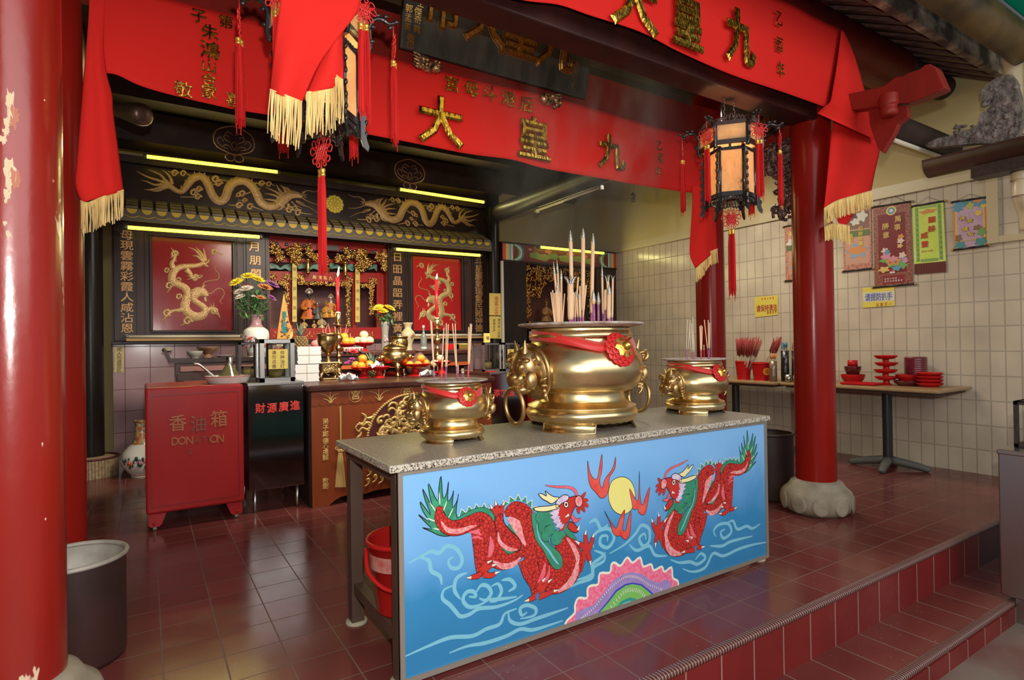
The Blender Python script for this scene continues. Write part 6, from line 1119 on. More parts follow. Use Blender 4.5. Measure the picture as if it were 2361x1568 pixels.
def fruit(kind, m, loc, r, label, group, sc=(1, 1, .93)):
    if kind not in fr0:
        t = thing(kind, label, 'fruit', loc, group=group); G().ball((0, 0, sc[2]), 1, m, 18, 12, None, sc).obj('peel', t); G().ball((0, 0, sc[2]*1.985), .07, m_stemg, 7, 5, None, (1, 1, .5)).obj('stem', t); t.scale = (r, r, r); fr0[kind] = t; return t
    t = dup(fr0[kind], loc, random.Random(loc[0]*99).uniform(0, 6), label, group, scale=r); return t
def pile(px_, Y, z0, r, kind, m, what, grp, pts, sc=(1, 1, .93)):
    for x, y, dy, lb in pts:
        p = pY(x, y, Y+dy); p.z -= r*sc[2]; fruit(kind, m, p, r, lb+' '+what, grp, sc)
d1 = W_(840, 872, ZF); d1.z = ZF; Yd = d1.y+.09
dish((d1.x+.03, Yd, ZF), .130, .095, 'red pedestal dish with four oranges, nearest the first candlestick')
pile(0, Yd, 0, .0455, 'orange', m_org, 'on the red dish by the first candlestick', 'oranges on the first dish', [(821, 842.5, -.005, 'orange at the candlestick edge of the pile'), (832.5, 844, -.07, 'front orange of the pile'), (851.5, 840.5, .0, 'orange away from the candlestick in the pile'), (836, 827, -.03, 'topmost orange of the pile')])
d2 = W_(878, 872, ZF); dish((d2.x+.02, d2.y+.10, ZF), .110, .10, 'red pedestal dish holding crumpled white paper, between the orange pile and brass tripod censer')
d3 = W_(954, 868, ZF); Y3 = d3.y+.10; dish((d3.x+.065, Y3, ZF), .150, .115, 'red pedestal dish with oranges partly behind the small brass censer')
pile(0, Y3, 0, .0445, 'orange', m_org, 'on the red dish behind the small brass censer', 'oranges on the second dish', [(945, 841.5, -.03, 'low orange nearest the tripod censer'), (964, 841.5, -.06, 'low front orange'), (982, 838, .05, 'low orange nearest the second candlestick'), (970.5, 826.5, .0, 'topmost orange')])
p4 = pY(1018, 848, 5.85); dish((p4.x, 5.85, ZF), .110, .125, 'red pedestal dish of pale peaches behind the second candlestick')
pile(0, 5.85, 0, .042, 'pale_peach', m_pear, 'on the dish behind the second candlestick', 'pale peaches on the back dish', [(1001, 838, 0, 'pale peach nearest the oranges'), (1015, 826, .02, 'topmost pale peach'), (1028, 838, 0, 'pale peach farthest from the oranges')])
for x, y, r, lb in ((806, 871, .07, 'flat red saucer with white wrapping paper between candlestick and oranges'), (913, 867, .085, 'flat red saucer in front of the tripod censer'), (862, 866, .06, 'small red saucer with coins between two pedestal dishes'), (1004, 866, .07, 'flat red saucer under white paper beside the second oranges')): p = W_(x, y, ZF); p.y += .06; dish((p.x, p.y, ZF), r, .022, lb, None, False)
def crumple(name, label, loc, s, m, seed, cat='paper'):
    rr = random.Random(seed); g = G(); n = 7; vs = [(s[0]*(i/n-.5)+rr.uniform(-.01, .01), s[1]*(j/n-.5)+rr.uniform(-.01, .01), .004+max(0, s[2]*rr.uniform(.1, 1)*(1-abs(i/n-.5)*.8))) for i in range(n+1) for j in range(n+1)]
    g.add(vs, [(i*(n+1)+j, (i+1)*(n+1)+j, (i+1)*(n+1)+j+1, i*(n+1)+j+1) for i in range(n) for j in range(n)], m); o = g.obj(name, solid=.001); o.location = loc; tag(o, label, cat); return o
for x, y, s, lb in ((802, 860, (.17, .12, .09), 'crumpled white wrapping paper beside the first candlestick'), (867, 848, (.13, .1, .10), 'crumpled white paper on the pedestal dish next to the oranges'), (986, 856, (.16, .1, .085), 'crumpled white paper beside the second orange dish')): yy = {802: 5.42, 867: d2.y+.06, 986: 5.45}[x]; p = pY(x, y, yy); crumple('wrapping_paper', lb, (p.x, yy, {867: ZF+.098}.get(x, ZF+.003)), s, m_paper, int(x))
# candlesticks, candles, flames
m_oldb = gold('dark_brass', (.36, .24, .10), .28); m_cand = mat('red_candle_wax', (.62, .012, .02), .35, Subsurface_Weight=0); m_flame = mat('candle_flame', (1, .7, .2), .5, emit=(1, .66, .22), es=16)
def candle_set(x, yb, yt, yc, ye, lb1, lb2, wide):
    b = pY(x, yb, 5.90); b.z = ZF; tp = pY(x, yt, b.y).z-ZF; c1 = pY(x, yc, b.y).z-ZF
    t = thing('candlestick', lb1, 'candlestick', b); k = tp
    prof = [(0, 0), (.085, 0), (.088, .012), (.06, .03), (.036, .08), (.030, .13), (.022, .16), (.040, .20), (.044, .23), (.024, .27), (.020, .30), (.030, .33), (.022, .36), (.018, .42), (.030, .45), (.022, .48), (.018, .52), (.036, .56), (.045, .60), (.036, .64), (.018, .68), (.017, .74), (.024, .78), (.050, .80), (.052, .81), (.020, .82), (.020, .86)]
    G().lathe(cr([(r*wide if z < .1 else r, z/.86*k*.87) for r, z in prof], 2), m_oldb, 28).obj('stem', t)
    G().lathe([(.020, k*.86), (.027, k*.87), (.027, k), (.018, k)], m_brass, 20).obj('socket', t)
    c = thing('candle', lb2, 'candle', (b.x, b.y, ZF+k)); G().lathe([(0, -.01), (.0165, -.01), (.0165, c1-k), (.010, c1-k-.004), (0, c1-k-.004)], m_cand, 18).obj('wax', c)
    G().lathe([(.021, -.002), (.026, .004), (.022, .012), (.0165, .013)], mat('wax_drip', (.62, .45, .40), .5), 16).obj('wax_collar', c); G().tube([(0, 0, c1-k-.006), (.002, 0, c1-k+.012)], .0018, m_char, 5).obj('wick', c)
    h = pY(x, ye, b.y).z-ZF-k; G().lathe(cr([(0, 0), (.010, (h-c1+k)*.25), (.008, (h-c1+k)*.5), (.003, (h-c1+k)*.85), (0, h-c1+k)], 3), m_flame, 12, Matrix.Translation((.002, 0, c1-k+.004)) @ Matrix.Rotation(R(8), 4, 'Y')).obj('flame', c)
candle_set(781, 872, 722, 640, 615, 'tall turned brass candlestick in front of the shrine', 'lit red candle in front of the shrine figures', 1.0); candle_set(1009, 858, 735, 645, 631, 'tall turned brass candlestick with a pale conical foot before the scarlet panel', 'lit red candle in front of the scarlet dragon panel', .75)
# brass cup censer, tripod censer, pot
p = W_(757, 871, ZF); t = thing('cup_censer', 'brass goblet censer on a square footed stand beside the first candlestick', 'incense burner', (pY(757, 871, 5.70).x, 5.70, ZF))
G().box((-.085, -.085, .0), (.085, .085, .02), m_oldb).box((-.075, -.075, .07), (.075, .075, .16), m_oldb).box((-.088, -.088, .155), (.088, .088, .175), m_oldb).obj('square_stand', t, bevel=.006)
g = G(); [g.tube(cr([(sx*.075, sy*.075, .07), (sx*.095, sy*.095, .04), (sx*.08, sy*.08, 0)], 3), .016, m_oldb, 8) for sx in (1, -1) for sy in (1, -1)]; carve(g, fr((0, -.076, .115)), -.06, -.04, .06, .04, 26, m_oldb, .007, 2, .004); g.obj('scroll_feet', t)
G().lathe(cr([(.03, .175), (.02, .21), (.022, .25), (.05, .28), (.085, .33), (.098, .38), (.098, .43), (.105, .435), (.105, .45), (.088, .45)], 3), m_oldb, 32).obj('cup', t); G().lathe([(0, .442), (.09, .445)], m_ash, 24).obj('ash', t)
p = W_(909, 868, ZF); t = thing('tripod_censer', 'dark brass lidded tripod censer in the middle of the carved altar table', 'incense burner', (p.x+.02, p.y+.02, ZF)); 
G().lathe(cr([(0, .10), (.08, .105), (.135, .15), (.15, .20), (.135, .25), (.115, .27), (.13, .285), (.13, .292)], 3), m_oldb, 36).obj('bowl', t); G().lathe(cr([(.128, .292), (.11, .315), (.06, .34), (.03, .35), (.035, .37), (.0, .39)], 3), m_oldb, 30).obj('lid', t)
for a in (-100, 20, 140): g = G(); a = R(a); g.tube(cr([(.10*math.cos(a), .10*math.sin(a), .13), (.13*math.cos(a), .13*math.sin(a), .09), (.115*math.cos(a), .115*math.sin(a), .05), (.13*math.cos(a), .13*math.sin(a), 0)], 3), [.035, .034, .032, .030, .026, .022, .02, .02, .022, .03], m_oldb, 8); g.obj('leg', t)
g = G(); [(g.ball((s*.155, -.02, .20), .035, m_oldb, 10, 7), g.ball((s*.185, -.03, .195), .02, m_oldb, 8, 6)) for s in (1, -1)]; [g.ball((.05*math.cos(k), .05*math.sin(k), .345), .014, m_oldb, 7, 5) for k in range(7)]; g.obj('beast_mask', t)
o = pY(921, 801, 6.35); t = thing('brass_pot', 'round brass pot behind the tripod censer', 'pot', (o.x, 6.35, ZH)); G().lathe(cr([(0, 0), (.06, 0), (.095, .05), (.10, .10), (.09, .14), (.098, .15), (.098, .165), (.08, .165), (.08, .14)], 3), m_oldb, 30).obj('body', t); G().lathe([(0, .15), (.08, .15)], m_ash, 20).obj('ash', t)
o = W_(946, 862, ZF); g = G(); g.lathe(cr([(0, 0), (.10, 0), (.13, .06), (.12, .13), (.06, .20), (.03, .235), (.05, .26), (.02, .27), (0, .265)], 3), mat('brown_cloth', (.13, .062, .045), .8), 22); g.v = [V3((v.x*(1+.12*math.sin(5*math.atan2(v.y, v.x))), v.y, v.z)) for v in g.v]; b_ = g.obj('cloth_bag'); b_.location = (o.x+.05, 5.98, ZF); tag(b_, 'brown gathered cloth bag behind the tripod censer and oranges', 'bag')
# paper bundles
p = W_(712, 881, ZF)
for i, (z, dx, lb) in enumerate(((0, -.01, 'bundle of white paper tied with string, lower of the two stacked'), (.165, .01, 'bundle of white paper tied with string, upper of the two stacked'))):
    t = thing('paper_bundle', lb, 'paper', (p.x+dx, p.y+.10, ZF+z)); g = G()
    for k in range(11): q = random.Random(k+i*20).uniform(-.004, .004); g.box((-.105+q, -.09, .003+k*.0145), (.105+q, .09, .003+k*.0145+.0138), m_paper)
    g.obj('sheets', t); G().box((-.1075, -.0925, .082), (.1075, -.0905, .085), mat('twine', (.32, .24, .15), .8)).box((-.004, -.0925, 0), (.0, -.0905, .163), MT['twine']).obj('twine', t)
# glass lamp boxes on the cabinets
def lamp_box(loc, w, d, h, label, note=None, rz=0, m=m_steelb, e=.022):
    t = thing('lamp_box', label, 'lamp', loc, rz); g = G()
    for x in (-w/2, w/2-e):
        for y in (-d/2, d/2-e): g.box((x, y, 0), (x+e, y+e, h), m)
    for z in (0, h-e): g.box((-w/2, -d/2, z), (w/2, -d/2+e, z+e), m).box((-w/2, d/2-e, z), (w/2, d/2, z+e), m).box((-w/2, -d/2+e, z), (-w/2+e, d/2-e, z+e), m).box((w/2-e, -d/2+e, z), (w/2, d/2-e, z+e), m)
    g.box((-w/2, -d/2, h-.004), (w/2, d/2, h), m); g.obj('metal_frame', t)
    g = G(); g.box((-w/2+e, -d/2+.008, e), (w/2-e, -d/2+.011, h-e), m_glass).box((-w/2+.008, -d/2+e, e), (-w/2+.011, d/2-e, h-e), m_glass).box((w/2-.011, -d/2+e, e), (w/2-.008, d/2-e, h-e), m_glass); g.obj('glass_sides', t)
    G().lathe([(0, .03), (.045, .03), (.05, .035), (.05, .12), (.047, .12), (.047, .10), (0, .10)], m_glass, 20).lathe([(0, .034), (.046, .034), (.046, .09), (0, .09)], mat('lamp_oil', (.36, .24, .08), .2), 20).obj('oil_cup', t)
    if note:
        g = G(); M = frY(-d/2+.004); g.box((-w*.26, h*.30, 0), (w*.30, h*.76, .002), m_sig, M); [g.text(c, w*.02+(.5-j)*w*.24, h*.68-i*h*.105, h*.10, m_ink, M, .008, 0, .0026) for j, col in enumerate(note) for i, c in enumerate(col)]; g.obj('yellow_note', t)
    return t
p = W_(634, 888, 1.0602); lamp_box((pY(634, 850, 5.19).x, 5.19, 1.0605), .27, .24, .355, 'steel framed lamp box with a yellow note on the cabinet by the donation box', ('供神油灯', '请勿点香'), e=.034)
p = W_(598, 884, 1.0602); lamp_box((.772, 5.62, 1.0605), .17, .2, .335, 'plain glass lamp box behind the noted one, at the donation box side', None, 0, m_dark); lamp_box((1.03, 5.62, 1.0605), .17, .2, .335, 'plain brown glass lamp box behind the noted one, at the paper bundle side', None, 0, m_dark)
lamp_box((3.06, 5.30, 1.0605), .22, .22, .30, 'glass lamp box without a note on the cabinet behind the large censer', None, 0, m_steelb); lamp_box((3.28, 5.26, 1.0605), .20, .22, .30, 'glass lamp box with a yellow note peeping past the lion ring', ('供神油灯', '请勿点香'))
t = thing('oil_packet', 'small yellow packet standing on the lamp box beside the lion ring', 'packet', (3.05, 5.28, 1.361)); G().box((-.035, -.015, 0), (.035, .015, .10), m_sig).obj('packet', t, bevel=.006); g = G(); g.text('福', 0, .05, .04, m_ink, frY(-.016), .01, 0, .001); g.obj('label_print', t)
t = thing('red_packet', 'red paper packet lying on the edge of the cabinet behind the large censer', 'packet', (3.0, 5.12, 1.0602), R(20)); G().box((-.06, -.03, 0), (.06, .03, .008), m_red).obj('folded_paper', t)
# pineapples
def pineapple(loc, r, label, lean=0):
    t = thing('pineapple', label, 'fruit', loc, rot=(0, R(lean), 0)); mb = mat('pineapple_skin', (.20, .13, .04), .6); mg = mat('pineapple_leaf', (.14, .20, .13), .5); g = G(); h = r*2.3
    g.lathe(cr([(0, 0), (r*.7, .01), (r, h*.35), (r*.97, h*.65), (r*.6, h*.95), (0, h)], 4), mat('pineapple_dark', (.07, .05, .02), .7), 20)
    for j in range(8):
        for i in range(11): a = 2*math.pi*(i+(j % 2)*.5)/11; f = (j+.6)/8.2; q = r*(1-abs(2*f-1)**2.6*.45)*.98; g.ball((q*math.cos(a), q*math.sin(a), h*f), r*.21, mb, 7, 5, None, (1, 1, .9))
    g.obj('skin', t); g = G(); rr = random.Random(5)
    for k in range(26): a = rr.uniform(0, 6.28); u = rr.uniform(.15, 1); l = r*rr.uniform(1.6, 2.6); g.strip([(0, 0), (0, l*.5), (0, l)], [r*.22, r*.20, .001], 0, mg, Matrix.Translation((0, 0, h*.95)) @ Matrix.Rotation(a, 4, 'Z') @ Matrix.Rotation(R(90-58*u), 4, 'X'), r*.05)
    g.obj('leaf_crown', t); return t
o = pY(693, 800, 6.5); pineapple((o.x, 6.5, ZH+.012), .072, 'ripe pineapple standing beside the yellow flag on the high altar table'); G2 = G().lathe(cr([(0, 0), (.12, .004), (.15, .016), (.12, .010), (0, .008)], 2), m_goldbr, 30).obj('gold_plate'); G2.location = (o.x, 6.5, ZH); tag(G2, 'shallow gold plate under the ripe pineapple', 'plate')
o = pY(866, 866, 5.97); pineapple((o.x, 5.97, ZF), .062, 'smaller pineapple half hidden behind the tripod censer', -14)
# high table: fruit, cups, vases
def hx(x, Y=6.4): return pY(x, 800, Y).x
dish((hx(800), 6.42, ZH), .10, .075, 'red pedestal dish of amber oranges on the high altar table')
pile(0, 6.42, 0, .05, 'amber_orange', m_orgd, 'on the high altar table dish', 'amber oranges on the high table', [(793, 777, .02, 'topmost amber orange'), (798, 787, -.04, 'low front amber orange'), (810, 787.5, 0, 'low amber orange by the pale fruit')])
dish((hx(840), 6.42, ZH), .115, .085, 'red pedestal dish of pale round fruit on the high altar table')
pile(0, 6.42, 0, .05, 'pale_peach', m_pear, 'on the high altar table dish', 'pale fruit on the high table', [(825, 786, 0, 'pale fruit at the amber orange side'), (838, 785, -.05, 'front pale fruit'), (852, 785, 0, 'pale fruit at the vase side'), (839, 772, 0, 'topmost pale fruit')])
dish((hx(731), 6.42, ZH), .07, .05, 'small red dish with a pink bun beside the goblet censer'); o = pY(728, 784, 6.42); fruit('pink_bun', m_peach, (o.x, 6.42, ZH+.046), .052, 'round pink bun on the small red dish beside the goblet censer', None, (1, 1, .85))
c0 = thing('tea_cup', 'small white tea cup in the row before the fruit dishes', 'cup', (hx(797, 6.24), 6.24, ZH), group='tea cups on the high altar table'); G().lathe(cr([(0, .004), (.016, .002), (.022, .012), (.030, .045), (.028, .045), (.020, .012), (0, .01)], 3), m_porc, 20).obj('cup_body', c0); g = G(); g.lathe([(.010, 0), (.013, .001), (.0, .002)], m_inkr, 10, fr((0, -.0275, .026))); g.obj('red_seal', c0)
for x in (808.5, 820, 831.5): dup(c0, (hx(x, 6.24), 6.24, ZH))
c0['label'] = 'small white tea cup in the row before the fruit dishes'
def leaves(g, n, x0, z0, sx, sz, seed, l=.05, m=m_stemg, sy=.1):
    rr = random.Random(seed)
    for k in range(n):
        c = V3((x0+rr.uniform(-sx, sx), rr.uniform(-sy, sy), z0+rr.uniform(-sz, sz))); M = Matrix.Translation(c) @ Matrix.Rotation(rr.uniform(0, 6.28), 4, 'Z') @ Matrix.Rotation(rr.uniform(-1.4, 1.0), 4, 'X'); q = l*rr.uniform(.7, 1.3)
        g.strip([(0, 0), (0, q*.35), (0, q*.7), (0, q)], [.004, q*.42, q*.34, .002], 0, m, M, q*.06)
def bloom(g, c, r, m, tilt, seed, layers=3, n=16, M0=None):
    rr = random.Random(seed); M = Matrix.Translation(c) @ Matrix.Rotation(tilt, 4, 'Y') @ Matrix.Rotation(R(25), 4, 'X')
    for j in range(layers):
        for k in range(n): a = 2*math.pi*k/n+j*.3+rr.uniform(-.1, .1); q = r*(1-j*.22); g.strip([(0, 0), (0, q*.5), (0, q)], [r*.10, r*.22, r*.07], .0, m, M @ Matrix.Rotation(a, 4, 'Z') @ Matrix.Rotation(R(12+22*j), 4, 'X'), r*.06)
    g.ball((0, 0, r*.12), r*.28, m, 8, 6, M, (1, 1, .7))
m_yf = mat('yellow_petal', (.75, .60, .03), .55); m_wf = mat('white_petal', (.66, .56, .48), .6); m_of = mat('orange_petal', (.55, .20, .06), .6); m_pf = mat('purple_petal', (.28, .09, .26), .6); m_cf = mat('crimson_petal', (.30, .03, .06), .6)
# big vase of flowers
YV = 6.75; b = pY(591, 806, YV); t = thing('porcelain_vase', 'large white painted porcelain vase with a rosy neck on the side table end', 'vase', (b.x, YV, 1.2452)); hv = pY(591, 727, YV).z-1.2452; s = hv/.46
G().lathe(cr([(0, 0), (.085, 0), (.09, .01), (.095, .05), (.125, .15), (.135, .23), (.125, .29), (.085, .325)], 4), m_porc, 40, Matrix.Scale(s, 4)).obj('body', t)
G().lathe(cr([(.085, .325), (.062, .35), (.055, .39), (.062, .43), (.08, .455), (.082, .46), (.07, .46), (.05, .42)], 4), mat('rose_glaze', (.34, .19, .20), .2), 36, Matrix.Scale(s, 4)).obj('neck', t); G().lathe([(.0855, .0), (.0905, .012), (.0965, .05)], mat('rose_band', (.42, .27, .24), .3), 36, Matrix.Scale(s, 4)).obj('foot_band', t)
g = G(); rr = random.Random(8)
for k in range(54): a = R(-90-25+rr.gauss(0, 42)); z = rr.choice((.125, .13, .15, .17, .19, .21)); z += rr.uniform(-.015, .03); q = (.1345 if z > .15 else .128)*s; g.ball((q*math.cos(a), q*math.sin(a), z*s), rr.uniform(.005, .012)*s, rr.choice((m_blackp, m_stemg, m_mauve, m_mauve, m_inkr)), 7, 5, None, (1, 1, 1.2))
g.obj('painted_figures', t)
t2 = thing('flower_bouquet', 'mixed chrysanthemum bouquet in the large white vase', 'flowers', (b.x, YV, 1.2452+hv)); zE = ZM(4.072, 520, 600)
def fp(x, y, dy=0): p = pY(*zE((x, y))[0], YV+dy); return p-t2.location
g = G(); st = [(110, 215, -.08), (218, 160, 0), (303, 190, .02), (200, 275, -.09), (130, 300, -.05), (140, 348, -.09), (205, 245, .05), (370, 265, -.04), (330, 358, -.12), (435, 235, .04), (430, 360, 0), (262, 340, -.12)]
for x, y, dy in st: q = fp(x, y, dy); g.tube(cr([(0, 0, -.05), (q.x*.25, q.y*.3, q.z*.4), (q.x*.7, q.y*.8, q.z*.8), tuple(q)], 4), .004, m_stemg, 5)
g.obj('stems', t2); g = G(); c = fp(265, 430); leaves(g, 130, c.x, c.z, .14, .10, 5, .07, m_stemg, .10); c = fp(250, 340); leaves(g, 70, c.x, c.z, .16, .09, 6, .06, m_stemg, .10); g.obj('leaves', t2)
for i, (x, y, dy) in enumerate(st):
    g = G(); m = (m_yf, m_yf, m_yf, m_wf, m_wf, m_wf, m_cf, m_of, m_of, m_pf, m_pf, m_wf)[i]; r = (.085, .085, .08, .075, .06, .055, .06, .085, .055, .085, .06, .025)[i]; bloom(g, fp(x, y, dy), r, m, R((-30, -10, 15, -15, -30, -25, -5, 12, 5, 25, 30, 0)[i]), i); g.obj('blossom', t2)
# small glass vase of yellow flowers, cream vase, bottle, flag
b = pY(888, 792, 6.75); zv = pY(888, 745, 6.75).z-ZH; t = thing('glass_vase', 'small flowered glass vase beside the shrine at the couplet board', 'vase', (b.x, 6.75, ZH)); G().lathe(cr([(0, 0), (.05, 0), (.05, .02), (.045, .10), (.04, zv*.6), (.055, zv), (.05, zv), (.036, zv*.6), (.04, .03), (0, .02)], 3), mat('pale_glass', (.42, .40, .36), .1, Transmission_Weight=.4), 20).obj('body', t); g = G(); [g.ball((.045*math.cos(a), .045*math.sin(a), zv*.35+k*.01), .018, mat('pink_decor', (.5, .28, .30), .4), 7, 5) for k, a in enumerate((-1.9, -1.3, -1.6))]; g.obj('pink_decoration', t)
t2 = thing('flower_bouquet', 'yellow chrysanthemums in the small glass vase beside the shrine', 'flowers', (b.x, 6.75, ZH+zv)); fq = lambda x, y, dy=0: pY(x, y, 6.75+dy)-t2.location
g = G(); [g.tube([(0, 0, -.1), tuple(fq(x, y)*.5), tuple(fq(x, y))], .004, m_stemg, 5) for x, y in ((873, 712), (884, 718), (898, 713))]; g.obj('stems', t2); g = G(); c = fq(887, 734); leaves(g, 70, 0, c.z, .09, .06, 9, .06, m_stemg, .06); g.obj('leaves', t2)
for i, (x, y, r, tl) in enumerate(((873, 711, .075, -25), (883, 719, .07, -5), (898, 712, .075, 20))): g = G(); bloom(g, fq(x, y, -.05), r, m_yf, R(tl), 30+i); g.obj('blossom', t2)
b = pY(941, 800, 6.7); hv = pY(941, 745, 6.7).z-ZH; t = thing('cream_vase', 'cream pottery vase beside the brass pot on the high altar table', 'vase', (b.x, 6.7, ZH)); m_crm2 = mat('cream_glaze', (.50, .41, .24), .25); G().lathe(cr([(0, 0), (.055, 0), (.05, .02), (.055, hv*.25), (.085, hv*.5), (.08, hv*.66), (.045, hv*.78), (.045, hv*.88), (.065, hv), (.055, hv), (.035, hv*.85)], 3), m_crm2, 32).obj('body', t); g = G(); [g.ball((.083*math.cos(a), .083*math.sin(a), hv*.5+.02*math.sin(k)), .022, mat('brown_motif', (.24, .12, .06), .4), 8, 6, None, (.6, .6, 1)) for k, a in enumerate((-1.4, -1.2, -1.05))]; g.obj('brown_motif', t)
b = pY(977, 800, 6.5); hv = pY(977, 750, 6.5).z-ZH; t = thing('glass_bottle', 'clear glass bottle with a white label beside the second candlestick', 'bottle', (b.x, 6.5, ZH)); G().lathe(cr([(0, 0), (.036, 0), (.038, .02), (.038, hv*.5), (.014, hv*.72), (.012, hv*.9)], 3), mat('bottle_glass', (.30, .32, .28), .08, Transmission_Weight=.5), 20).obj('body', t); G().lathe([(.0385, hv*.06), (.0385, hv*.44)], m_paper, 20).obj('label', t); G().lathe([(.014, hv*.9), (.014, hv), (0, hv)], m_paper, 12).obj('cap', t)
for x, w, m, lb in ((1040, .09, m_red, 'red box on the high altar table behind the second candlestick'), (1060, .09, m_goldbr, 'gold foil box on the high altar table behind the second candlestick')): tag(G().box((hx(x, 6.6)-w, 6.55, ZH), (hx(x, 6.6)+w, 6.68, ZH+.07), m).obj('gift_box', bevel=.004), lb, 'box')
t = thing('embroidered_flag', 'orange embroidered triangular flag leaning at the shrine beside the pineapple', 'flag', pY(648, 800, 6.98)); g = G(); M = frY(6.98); p_ = px(zB((280, 775), (315, 900), (345, 1100), (392, 1215), (340, 1300), (270, 1345), (195, 1350), (215, 1180), (250, 950)), M); m_fl2 = mat('flag_orange', (.60, .26, .02), .5); vary(m_fl2, (.62, .28, .02), (.50, .18, .02), 12, 3); g.prism(p_, 0, .012, m_fl2, M); g.obj('cloth', t, loc=t.location); g = G(); (a, c_), (d, e) = px(zB((240, 980), (340, 1290)), M); carve(g, M @ Matrix.Translation((0, 0, .013)), a+.03, e+.04, d-.03, c_, 40, mat('embroidery_teal', (.03, .18, .20), .5), .006, 4, .002); carve(g, M @ Matrix.Translation((0, 0, .013)), a, e, d, c_-.1, 24, m_blackp, .005, 8, .002); g.obj('embroidery', t, loc=t.location)
q_ = zB((200, 1352), (300, 1345), (390, 1220)); g = G(); qq = [pY(x, y, 6.975) for x, y in rs(q_, 40)]; [g.tube([v, v+V3((0, 0, -.06))], .003, m_frn, 4, cap=False) for v in qq]; g.obj('fringe', t, loc=t.location); G().tube([pY(*zB((284, 740))[0], 6.995), pY(*zB((213, 1412))[0], 6.99)], .008, m_dark, 7).obj('pole', t, loc=t.location)
dish((hx(655, 6.6), 6.6, ZH), .12, .03, 'shallow red dish with foil wrapped sweets below the orange flag', None, False); crumple('foil_sweets', 'pile of foil wrapped sweets in the shallow red dish below the flag', (hx(655, 6.6), 6.6, ZH+.034), (.2, .14, .07), m_foil, 77, 'sweets')
# artificial flowers in front of the goblet censer
o = W_(812, 858, ZF); t = thing('paper_flower', 'red and purple artificial flowers behind the first orange pile', 'flowers', (o.x, 5.98, ZF)); fq = lambda x, y: pY(x, y, 5.98)-t.location; g = G(); [g.tube([(0, 0, 0), tuple(fq(x, y))], .003, m_stemg, 5) for x, y in ((815, 814), (806, 833))]; g.obj('stems', t); g = G(); bloom(g, fq(815, 812), .055, mat('scarlet_petal', (.5, .02, .03), .5), 0, 41); g.obj('blossom', t); g = G(); [bloom(g, fq(x, y), .03, mat('magenta_petal', (.4, .04, .22), .5), 0, 42+x) for x, y in ((800, 838), (808, 834), (812, 828))]; g.obj('blossom', t)
# side table: bowl, wooden stand, plate; tray of oil jug on the donation box
def hz(x, Y=6.8): return pY(x, 800, Y).x
t = thing('china_bowl', 'small grey china bowl on the side table near its scroll end', 'bowl', (hz(449), 6.8, 1.2452)); G().lathe(cr([(0, .006), (.035, 0), (.04, .006), (.07, .045), (.075, .07), (.07, .07), (.055, .03), (0, .012)], 3), mat('grey_china', (.30, .29, .24), .25), 30).obj('bowl', t)
t = thing('wooden_stand', 'brown turned wooden stand bowl between the china bowl and plate', 'bowl', (hz(480), 6.86, 1.2452)); G().lathe(cr([(0, 0), (.055, 0), (.035, .03), (.04, .045), (.10, .10), (.105, .115), (.09, .11), (0, .07)], 3), wood('stand_brown', (.20, .10, .05), (.15, .07, .04)), 28).obj('turned_bowl', t)
t = thing('china_plate', 'white china plate on the side table beside the wooden stand', 'plate', (hz(517), 6.76, 1.2452)); G().lathe(cr([(0, .004), (.05, 0), (.06, .006), (.105, .022), (.10, .022), (.05, .010), (0, .009)], 3), m_porc, 32).obj('plate', t)
o = W_(527, 884, 1.0602); t = thing('enamel_tray', 'white red-rimmed round tray on the donation box', 'tray', (pY(526, 880, 5.25).x, 5.25, 1.0602)); G().lathe(cr([(0, .003), (.13, 0), (.15, .008), (.175, .055), (.17, .056), (.14, .012), (0, .01)], 3), m_porc, 40).obj('tray', t); G().lathe([(.168, .054), (.1765, .054), (.1765, .059), (.168, .059)], m_red, 40).obj('red_rim', t)
q = V3(t.location)+V3((.01, .0, .0125)); t = thing('oil_flask', 'conical glass oil flask with a steel collar standing in the enamel tray', 'flask', q); G().lathe(cr([(0, .0), (.10, 0), (.105, .012), (.03, .13), (.028, .15)], 3), mat('oil_glass', (.30, .26, .12), .08, Transmission_Weight=.6), 28).obj('glass_body', t); G().lathe([(.030, .08), (.031, .14), (.026, .15), (.026, .20), (0, .20)], m_steelb, 20).obj('steel_collar', t); G().tube(cr([(-.09, 0, .02), (-.16, 0, .09), (-.22, 0, .145), (-.26, 0, .15)], 3), .010, m_steelb, 8).obj('spout', t); crumple('waxed_paper', 'torn brown paper tucked round the oil flask', q+V3((0, -.05, 0)), (.16, .05, .05), mat('brown_paper', (.40, .24, .14), .8), 3)
# ================================================================== things on the floor
m_drum = mat('rusty_ash_drum', (.05, .025, .02), .55); vary(m_drum, (.010, .007, .006), (.05, .016, .012), 3.5, 6, (1, 1, .6), .3, .7, .15, .01); m_zinc = mat('dusty_zinc', (.46, .42, .35), .6, .2); vary(m_zinc, (.50, .46, .40), (.26, .23, .19), 5, 6)
def drum(loc, r, h, label, lining=True):
    t = thing('ash_drum', label, 'drum', loc)
    G().lathe([(0, 0), (r*.97, 0), (r, .02), (r, h-.02)], m_drum, 48).obj('body', t); G().lathe([(r*.985, h-.012), (r*.985, h*.55), (r*.2, h*.5), (0, h*.5)], m_zinc if lining else m_drum, 40).obj('inside', t)
    G().tube([((r+.002)*math.cos(2*math.pi*i/48), (r+.002)*math.sin(2*math.pi*i/48), h-.01) for i in range(48)], .011, m_zinc if lining else m_drum, 8, True).obj('rolled_rim', t)
drum((-.275, 3.16, 0), .195, .455, 'dusty open metal ash drum beside the chipped red column'); drum((4.52, 3.0, 0), .19, .56, 'dark red metal drum behind the glossy red column', False)
